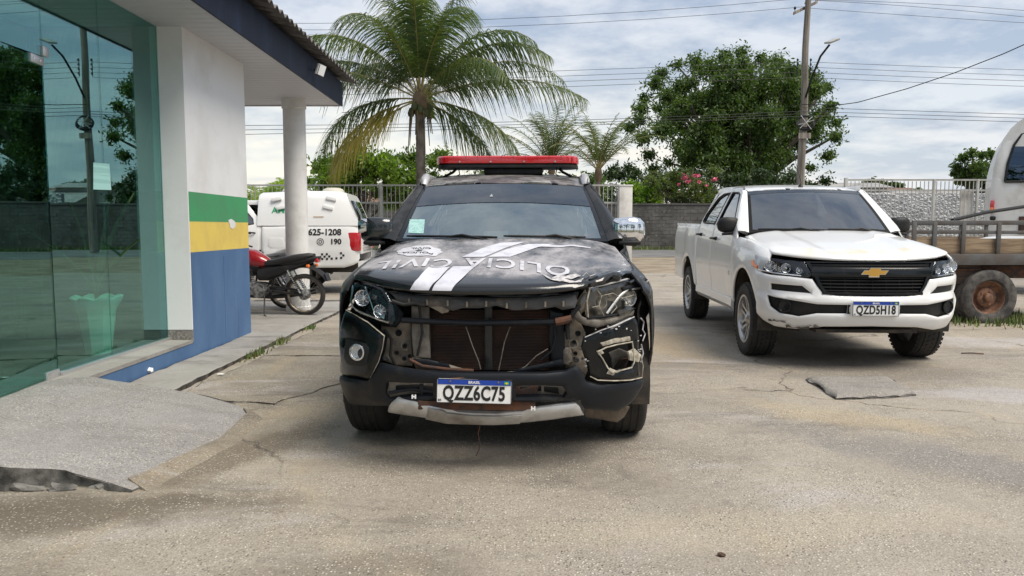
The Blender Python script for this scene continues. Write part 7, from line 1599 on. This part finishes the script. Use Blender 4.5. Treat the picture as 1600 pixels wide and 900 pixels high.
mb = MB(); mb.box((QB([(1550, 322)])[0][0], -.01, QB([(1550, 322)])[0][1]), (.07, .10, .22), bev=.02); o = mb.out('tail_light', 'red_lens', bs); mb = MB(); mb.box((QB([(1549, 329)])[0][0], -.045, QB([(1549, 329)])[0][1]), (.06, .06, .12), bev=.015); mb.out('tail_light', 'orange_lens', bs)
mb = MB(); mb.box((QB([(1551, 341)])[0][0], -.03, QB([(1551, 341)])[0][1]), (.10, .05, .08), bev=.02); mb.out('bumper_rubber', 'plastic', bs)
mb = MB(); vx, vz = QB([(1598, 352)])[0]; mb.box((vx, -.012, vz), (.14, .03, .34), bev=.01); mb.box((vx+.01, -.03, vz), (.09, .02, .28)); mb.out('vent_flap', 'rust', bs)
for x in (side_[0][0]+1.6, 6.2):
    mb = MB(); tyre(mb, 0, 0, 0, .46, .25, 1, tread=False); mb.v = [tuple(RZ(R(90)) @ Vector(v)) for v in mb.v]; o = mb.out('wheel', 'rubber', bs); o.location = (x, .16, .46)
    mb = MB(); mb.v = []; tyre(mb, 0, 0, 0, .46, .25, 1, tread=False); mb.v = [tuple(RZ(R(90)) @ Vector(v)) for v in mb.v]; o = mb.out('wheel', 'rubber', bs); o.location = (x, 2.0, .46)
# ================================================================ vegetation
def leafmat(name, col, col2, trans=.35, rough=.5):
    m = bpy.data.materials.new(name); m.use_nodes = True; t = m.node_tree; b = t.nodes['Principled BSDF']
    oi = t.nodes.new('ShaderNodeNewGeometry'); n = t.nodes.new('ShaderNodeTexNoise'); n.inputs['Scale'].default_value = .9; n.inputs['Detail'].default_value = 3; t.links.new(oi.outputs['Position'], n.inputs['Vector'])
    ad = t.nodes.new('ShaderNodeMath'); ad.operation = 'ADD'; t.links.new(n.outputs[0], ad.inputs[0]); ri = t.nodes.new('ShaderNodeMath'); ri.operation = 'MULTIPLY'; ri.inputs[1].default_value = .5; t.links.new(oi.outputs['Random Per Island'], ri.inputs[0]); t.links.new(ri.outputs[0], ad.inputs[1])
    mr = t.nodes.new('ShaderNodeMapRange'); mr.inputs[1].default_value = .45; mr.inputs[2].default_value = 1.0; t.links.new(ad.outputs[0], mr.inputs[0])
    x = t.nodes.new('ShaderNodeMixRGB'); t.links.new(mr.outputs[0], x.inputs[0]); x.inputs[1].default_value = (*col, 1); x.inputs[2].default_value = (*col2, 1); t.links.new(x.outputs[0], b.inputs['Base Color'])
    b.inputs['Roughness'].default_value = rough; tr = t.nodes.new('ShaderNodeBsdfTranslucent'); g = t.nodes.new('ShaderNodeMixRGB'); g.blend_type = 'MULTIPLY'; g.inputs[0].default_value = 1; t.links.new(x.outputs[0], g.inputs[1]); g.inputs[2].default_value = (1.6, 1.8, .6, 1); t.links.new(g.outputs[0], tr.inputs[0])
    ms = t.nodes.new('ShaderNodeMixShader'); ms.inputs[0].default_value = trans; t.links.new(b.outputs[0], ms.inputs[1]); t.links.new(tr.outputs[0], ms.inputs[2]); t.links.new(ms.outputs[0], t.nodes['Material Output'].inputs[0]); return m
MT['leaf_mango'] = leafmat('leaf_mango', (.030, .060, .016), (.10, .155, .035))
MT['leaf_bush'] = leafmat('leaf_bush', (.05, .10, .015), (.15, .22, .035), .45)
MT['leaf_olive'] = leafmat('leaf_olive', (.05, .07, .025), (.12, .14, .05), .35)
MT['leaf_bright'] = leafmat('leaf_bright', (.10, .20, .02), (.24, .34, .05), .5)
MT['leaf_darkgreen'] = leafmat('leaf_darkgreen', (.018, .036, .012), (.045, .075, .02), .25)
MT['palm_leaf'] = leafmat('palm_leaf', (.035, .066, .022), (.11, .145, .045), .32, .42)
MT['palm_old'] = leafmat('palm_old', (.16, .15, .03), (.30, .24, .06), .5)
MT['palm_dry'] = M('palm_dry', (.17, .12, .07), .9, col2=(.09, .06, .04), scale=3)
MT['bark'] = M('bark', (.13, .105, .08), .95, col2=(.06, .05, .04), scale=3, stretch=(3, 3, .6), bump=.8, bscale=12)
MT['palm_bark'] = M('palm_bark', (.20, .175, .145), .95, col2=(.09, .075, .06), scale=3, bump=.7, bscale=14)
MT['pink_flower'] = M('pink_flower', (.62, .07, .16), .7, col2=(.75, .22, .30), scale=8, world=True)
MT['rachis'] = M('rachis', (.26, .22, .08), .6)
def quads(name, C0, U, W, mat, parent, off):     # leaf diamonds: centre, half length vector, half width vector
    n = len(C0); V = np.empty((n*4, 3)); V[0::4] = C0-U; V[1::4] = C0+W+U*.15; V[2::4] = C0+U; V[3::4] = C0-W+U*.15
    V -= np.array(off); me = bpy.data.meshes.new(name); me.vertices.add(n*4); me.vertices.foreach_set('co', V.ravel()); me.loops.add(n*4); me.polygons.add(n)
    me.loops.foreach_set('vertex_index', np.arange(n*4)); me.polygons.foreach_set('loop_start', np.arange(n)*4); me.polygons.foreach_set('loop_total', np.full(n, 4)); me.update(); me.validate()
    me.materials.append(MT[mat]); o = bpy.data.objects.new(name, me); C.objects.link(o); o.parent = parent; return o
def leaves(clumps, n, size, squash=.8, droop=.3, fuzz=True):
    cl = np.array(clumps); w_ = cl[:, 3]**2; idx = rng.choice(len(cl), n, p=w_/w_.sum()); d = rng.normal(size=(n, 3)); d /= np.linalg.norm(d, axis=1)[:, None]; rad = np.minimum(np.abs(rng.normal(size=n))*.62, 1.7) if fuzz else rng.random(n)**.45
    P = cl[idx, :3]+d*(rad*cl[idx, 3])[:, None]*np.array([1, 1, squash]); U = rng.normal(size=(n, 3))+d*.7; U[:, 2] -= droop; U /= np.linalg.norm(U, axis=1)[:, None]
    W = np.cross(U, rng.normal(size=(n, 3))); W /= np.linalg.norm(W, axis=1)[:, None]; s_ = size*rng.uniform(.6, 1.3, n)[:, None]; return P, U*s_*.5, W*s_*.2
def tree(name, label, base, clumps, n, size, mat, trunk_r=.3, trunk_h=None, limbs=14, group=None, cat='tree', droop=.3, mat2=None):
    e = thing(name, label, cat, tuple(base), 0, group); b = Vector(base); cl = [Vector(c[:3]) for c in clumps]
    cen = sum(cl, Vector())/len(cl); th = trunk_h if trunk_h is not None else (min(c.z for c in cl)-b.z)*.9
    mb = MB(); fork = Vector((lerp(b.x, cen.x, .2), lerp(b.y, cen.y, .2), b.z+th)); mb.tube([Vector((0, 0, -.1)), (fork-b)*.5+Vector((.1*trunk_r, 0, 0)), fork-b], [trunk_r*1.35, trunk_r, trunk_r*.85], 10); mb.out('trunk', 'bark', e)
    for c in random.sample(cl, min(limbs, len(cl))):
        m_ = fork.lerp(c, .5)+Vector((random.uniform(-.5, .5), 0, random.uniform(0, .8)))*(c-fork).length*.15
        mb = MB(); mb.tube([fork-b, m_-b, c-b], [trunk_r*.5, trunk_r*.3, trunk_r*.08], 6); mb.out('limb', 'bark', e)
    P, U, W = leaves(clumps, n, size, droop=droop); o = quads('crown', P, U, W, mat, e, base); o['kind'] = 'stuff'
    if mat2:
        P, U, W = leaves(clumps, n//4, size, droop=droop); o = quads('crown', P, U, W, mat2, e, base); o['kind'] = 'stuff'
    return e
def clumps_px(cells, Y, dy, per=1):   # rough silhouette blobs (px, py, radius px) -> world clumps
    R_ = []
    for (px, py, r) in cells:
        for _ in range(per): c = at(px, py, Y+random.uniform(-dy, dy)); R_.append((c.x, c.y, c.z, r*Y/1155))
    return R_
# large broad tree
BYT = 72
outl = [(1020, 132), (1010, 152), (1030, 118), (1055, 102), (1085, 95), (1110, 98), (1135, 90), (1160, 84), (1185, 92), (1215, 103), (1235, 108), (1255, 112), (1275, 120), (1292, 140), (1300, 165), (1308, 190), (1306, 215), (1290, 245), (1270, 265), (1240, 275), (1000, 190), (985, 200), (1005, 215), (1015, 240), (1000, 170), (1040, 180), (1200, 270), (1160, 270), (1120, 265), (1080, 250), (1045, 255), (1020, 265)]
cells = [(x+random.uniform(-4, 4), y+random.uniform(-3, 3), random.uniform(10, 17)) for x, y in outl]
for k in range(215):
    a = random.uniform(0, 2*math.pi); q = random.random()**.5; x, y = 1160+132*q*math.cos(a), 182+88*q*math.sin(a); cells.append((x, y, random.uniform(11, 22)))
cl = clumps_px(cells, BYT, 7)
bt = at(1165, 355, BYT); tree('broad_tree', 'huge broad dark green tree with rounded crown behind the wall and pole', (bt.x, BYT, -.05), cl, 180000, .37, 'leaf_mango', .75, 4.5, 46, droop=.6)
# hedge and shrubs behind the far wall, bougainvillea
tree('shrub', 'pink flowering bougainvillea leaning over the grey wall', (at(1070, 355, 46).x, 46.3, 0), clumps_px([(x, random.uniform(268, 318), random.uniform(8, 15)) for x in range(1010, 1128, 4)], 46.3, .9), 9000, .20, 'leaf_olive', .09, 1.5, 18, cat='shrub', mat2='leaf_bush')
fl_ = clumps_px([(1070, 277, 6), (1088, 274, 5), (1117, 281, 5), (1074, 283, 4), (1092, 284, 4), (1060, 288, 3), (1104, 290, 3)], 45.4, .2); P, U, W = leaves(fl_, 240, .14); bg_ = [o for o in C.objects if o.name.startswith('shrub')][0]; o = quads('blossom', P, U, W*2, 'pink_flower', bg_, tuple(bg_.location)); o['kind'] = 'stuff'
tree('shrub', 'pale lime green shrub just right of the white gate post', (at(1002, 355, 46).x, 46.4, 0), clumps_px([(x, random.uniform(285, 316), random.uniform(7, 11)) for x in range(986, 1030, 4)], 46, .5), 2600, .24, 'leaf_bright', .07, 1.3, 8, cat='shrub')
tree('dark_tree', 'dark leafy tree filling the gap between the small palm and the bougainvillea', (at(985, 355, 52).x, 52, 0), clumps_px([(random.uniform(945, 1030), random.uniform(262, 330), random.uniform(9, 17)) for _ in range(34)], 52, 2), 9000, .30, 'leaf_darkgreen', .2, 2, 12)
tree('dark_tree', 'dense dark undergrowth tree below the broad tree, behind the white pickup', (at(1150, 355, 52).x, 52, 0), clumps_px([(random.uniform(1020, 1290), random.uniform(270, 325), random.uniform(12, 19)) for _ in range(80)], 53, 3), 17000, .32, 'leaf_darkgreen', .25, 2, 14)
# left bushes behind the railing
tree('bushy_tree', 'yellow green bushy tree behind the railing, left of the palm trunk', (at(560, 355, 27).x, 27.5, 0), clumps_px([(random.gauss(565, 34), 250+abs(random.gauss(0, 1))*24, random.uniform(12, 22)) for _ in range(50)]+[(560, 232, 16), (545, 228, 14), (600, 250, 16)], 27.5, 1.4), 15000, .20, 'leaf_bush', .14, 1.2, 16, mat2='leaf_bright')
tree('bushy_tree', 'green leafy bush between the palm trunk and the black suv roof', (at(645, 355, 29).x, 29, 0), clumps_px([(random.uniform(600, 700), random.uniform(242, 320), random.uniform(10, 19)) for _ in range(40)], 29, 1.3), 10000, .19, 'leaf_bush', .12, 1.2, 12, mat2='leaf_mango')
tree('low_hedge', 'low dark hedge growing right behind the steel railing', (at(700, 355, 24.5).x, 24.6, 0), [(x, 24.8+random.uniform(-.3, .3), random.uniform(.4, 1.5), random.uniform(.35, .55)) for x in np.arange(-9.8, 3.0, .28)], 13000, .14, 'leaf_darkgreen', .05, .4, 10, cat='hedge', mat2='leaf_bush')
tree('bushy_tree', 'dark leafy tree showing under the light bar behind the black suv', (at(830, 355, 48).x, 48, 0), clumps_px([(random.uniform(740, 940), random.uniform(275, 335), random.uniform(12, 20)) for _ in range(50)], 48, 2), 9000, .32, 'leaf_mango', .2, 1.6, 12)
tree('layered_tree', 'wide green tree with layered branches beyond the gate, left of the bus', (at(1525, 355, 58).x, 58, 0), clumps_px([(1495, 262, 9), (1505, 247, 9), (1520, 240, 9), (1535, 243, 9), (1548, 240, 8), (1556, 248, 9), (1510, 268, 12), (1530, 262, 13), (1548, 265, 13), (1520, 280, 14), (1545, 285, 14), (1500, 280, 10), (1560, 275, 14), (1490, 272, 6)], 58, 1.5, 2), 9000, .34, 'leaf_mango', .3, 3.2, 14, droop=0)
for i, (px, py, r, Y, l) in enumerate(((1370, 282, 15, 90, 'small far green tree rising above the gate rail, left part'), (1400, 287, 9, 88, 'tiny rounded far tree above the gate rail'), (1299, 288, 6, 95, 'tiny far tree just right of the pole above the white pickup roof'), (1434, 296, 8, 86, 'small far bush seen through the gate bars above the stone wall'))):
    tree('far_tree', l, (at(px, 355, Y).x, Y, 0), clumps_px([(px+random.uniform(-r, r), py+random.uniform(0, r*.9), r*.5) for _ in range(10)], Y, 1), 1800, .5, 'leaf_olive' if i % 2 == 0 else 'leaf_mango', .2, 2.5, 4)
# small broken palm top sticking up over the far tree
def frond(root, crown, az, el0, L_, droop, mat, nleaf=52, ll=.75, sag=.8, w_=.028, twist=0, rr_=.022, bare=0):
    P = []; p = Vector((0, 0, 0)); el = el0; n = 18; T_ = []
    for k in range(n+1):
        P.append(p.copy()); d = Vector((math.cos(el)*math.cos(az), math.cos(el)*math.sin(az), math.sin(el))); T_.append(d); p = p+d*(L_/n); el -= droop/n*(.4+1.5*k/n); az += twist/n
    mb = MB(); mb.tube([q+crown for q in P], [rr_*(1-.85*k/n)+.003 for k in range(n+1)], 5, 1)
    V = []; Fc = []; up = Vector((0, 0, 1))
    for k in range(nleaf):
        t = .16+.84*k/(nleaf-1); f = t*n; i = min(n-1, int(f)); q = P[i].lerp(P[i+1], f-i); d = T_[i]; sd = d.cross(up)
        if sd.length < .05: continue
        sd.normalize(); nn_ = sd.cross(d); l = ll*(math.sin(math.pi*min(1, .12+t*.86)))**.6*random.uniform(.8, 1.1)
        if random.random() < bare: continue
        for s_ in (-1, 1):
            dir0 = (sd*s_*.9+d*random.uniform(.45, .8)+nn_*random.uniform(-.1, .35)).normalized(); a = q.copy(); sg_ = sag*random.uniform(.75, 1.2); wd = d*w_
            for j in range(4):
                tt = j/3; c = q+dir0*l*tt+Vector((0, 0, -sg_*l*tt*tt))
                ww = wd*(1-.85*tt); V += [c-ww+crown, c+ww+crown]
                if j: b_ = len(V)-4; Fc.append((b_, b_+1, b_+3, b_+2))
    mb.add(V, Fc, 0); return mb.out('frond', [mat, 'rachis'], root, fix=False, smooth=None)
def palm(name, label, base, h, specs, tr=.16, scale=1.0, lean=0, coco=True, group=None):
    e = thing(name, label, 'palm tree', tuple(base), 0, group); crown = Vector((lean, 0, h))
    mb = MB(); pts = []; rs = []
    for k in range(int(h/.09)+1):
        t = k*.09/h; pts.append((lean*t*t, .0, t*h)); rs.append((tr*1.25 if t < .08 else tr)*(1-.18*t)*(1.045 if k % 2 else .975))
    mb.tube(pts, rs, 14); mb.out('trunk', 'palm_bark', e, smooth=20)
    mb = MB(); mb.lathe([(tr*.8, -.35), (tr*1.5, -.1), (tr*1.3, .15), (tr*.5, .4), (0, .5)], 14, TR(*crown)); mb.out('crown_base', 'palm_dry', e)
    for (azd, el, L_, dr, mat, kw) in specs: frond(e, crown+Vector((0, 0, .1)), R(azd), R(el), L_*scale, R(dr), mat, **kw)
    if coco:
        for k in range(9):
            a = k*.7; mb = MB(); mb.lathe([(0, -.11), (.07, -.08), (.095, 0), (.07, .08), (0, .12)], 12, TR(*(crown+Vector((.24*math.cos(a), .24*math.sin(a), -.12-.08*(k % 3)))))); mb.out('coconut', 'leaf_olive', e)
        for k in range(10):
            a = k*.63+.2; mb = MB(); c = crown+Vector((0, 0, -.05)); mb.tube([c, c+Vector((.25*math.cos(a), .25*math.sin(a), -.15)), c+Vector((.33*math.cos(a), .33*math.sin(a), -.75-.3*(k % 3)))], [.03, .025, .01], 5); mb.out('dry_stalk', 'palm_dry', e)
    return e
PYm = 20.0; cb_ = at(656, 160, PYm); pbx = at(659, 355, PYm).x
S5 = []
# az: 0 = right, 90 = away, 180 = left, 270 = towards the camera
def sp(az, el, L_, dr, mat='palm_leaf', **kw): d = dict(nleaf=92, ll=1.0, sag=1.0, w_=.023, bare=.04); d.update(kw); S5.append((az, el, L_, dr, mat, d))
sp(0, 52, 3.9, 88); sp(12, 38, 4.2, 75, nleaf=50); sp(-15, 60, 3.7, 95); sp(5, 20, 4.4, 48, bare=.25); sp(-8, -8, 3.0, 52, sag=.9); sp(20, -20, 2.6, 48)
sp(180, 55, 3.9, 82); sp(165, 40, 4.1, 78, sag=.8); sp(195, 24, 4.1, 50, bare=.35); sp(175, 5, 3.2, 85, 'palm_leaf', sag=.95); sp(190, -15, 3.0, 60, 'palm_old', sag=.9); sp(205, -25, 3.0, 40, 'palm_old', sag=.8)
sp(90, 80, 3.6, 40); sp(60, 72, 3.8, 60); sp(120, 72, 3.8, 60); sp(270, 78, 3.5, 60); sp(300, 64, 3.6, 90); sp(240, 62, 3.6, 95); sp(320, 40, 3.3, 95, bare=.2); sp(45, 48, 3.6, 85); sp(135, 48, 3.6, 85); sp(90, 35, 3.4, 90); sp(255, 85, 3.4, 30); sp(30, 82, 3.6, 45); sp(150, 82, 3.6, 45)
palm('coconut_palm', 'tall coconut palm with drooping fronds inside the fence, behind the black suv', (pbx, PYm, -.02), cb_.z, S5, .145, 1.05, cb_.x-pbx)
def young(seed, n, el0=35):
    r_ = random.Random(seed); return [(360*k/n+r_.uniform(-15, 15), r_.uniform(el0, 85), r_.uniform(1.7, 2.3), r_.uniform(25, 90), 'palm_leaf', dict(nleaf=34, ll=.52, sag=.35, w_=.022)) for k in range(n)]
q = at(935, 268, 31); palm('small_palm', 'short dark palm with upright spiky fronds left of the white gate post', (q.x, 31, 0), q.z-.1, young(2, 19, 35), .11, 1.5, coco=False, group='short palms beyond the fence')
q = at(862, 262, 34); palm('small_palm', 'short olive palm with arching fronds showing just above the red light bar', (q.x, 34, 0), q.z-.1, young(5, 24, 30), .11, 1.7, coco=False, group='short palms beyond the fence')
q = at(402, 322, 25); palm('small_palm', 'short yellow green palm between the striped wall and the police pickup', (q.x, 25, 0), q.z-.2, [(a, b, c, d, 'leaf_bright', k) for a, b, c, d, _, k in young(9, 15, 30)], .10, .70, coco=False, group='short palms beyond the fence')
q = at(452, 322, 27); palm('small_palm', 'short yellow green palm seen just left of the porch column', (q.x, 27, 0), q.z-.2, [(a, b, c, d, 'leaf_bright', k) for a, b, c, d, _, k in young(12, 13, 20)], .10, .62, coco=False, group='short palms beyond the fence')
# trees outside the frame; those behind the photographer added to darken paint reflections
def offtree(x, y, r, h, l, n=5200):
    cl_ = []
    for _ in range(34):
        a, q = random.uniform(0, 6.28), random.random()**.5; z = random.uniform(-.8, 1); cl_.append((x+r*q*math.cos(a)*(1-.2*z*z), y+r*q*math.sin(a)*(1-.2*z*z), h+z*r*.7, r*.28))
    tree('unseen_tree', l, (x, y, -.03), cl_, n, r*.09, 'leaf_mango', .3, None, 10)
offtree(20.5, 15.5, 4.3, 5.5, 'leafy tree standing out of frame to the right')
offtree(-9, -17, 5, 5.5, 'unseen tree added behind the photographer to darken reflections, left one'); offtree(1, -21, 5.5, 6, 'unseen tree added behind the photographer to darken reflections, middle one'); offtree(11, -18, 5, 5.5, 'unseen tree added behind the photographer to darken reflections, right one'); offtree(21, -6, 5, 5, 'unseen tree added behind and right to darken reflections')
# far tree line that closes the horizon
stf = []
for k in range(150):
    x = random.uniform(-170, 170); stf.append((x, random.uniform(125, 150), random.uniform(1.5, 4.2)*(1.15 if x < 0 else .75), random.uniform(3, 5)))
P, U, W = leaves(stf, 26000, 1.5); o = quads('far_woods', P, U, W*1.6, 'leaf_mango', None, (0, 0, 0)); stuff(o, 'low line of far green woods closing the horizon', 'woods')
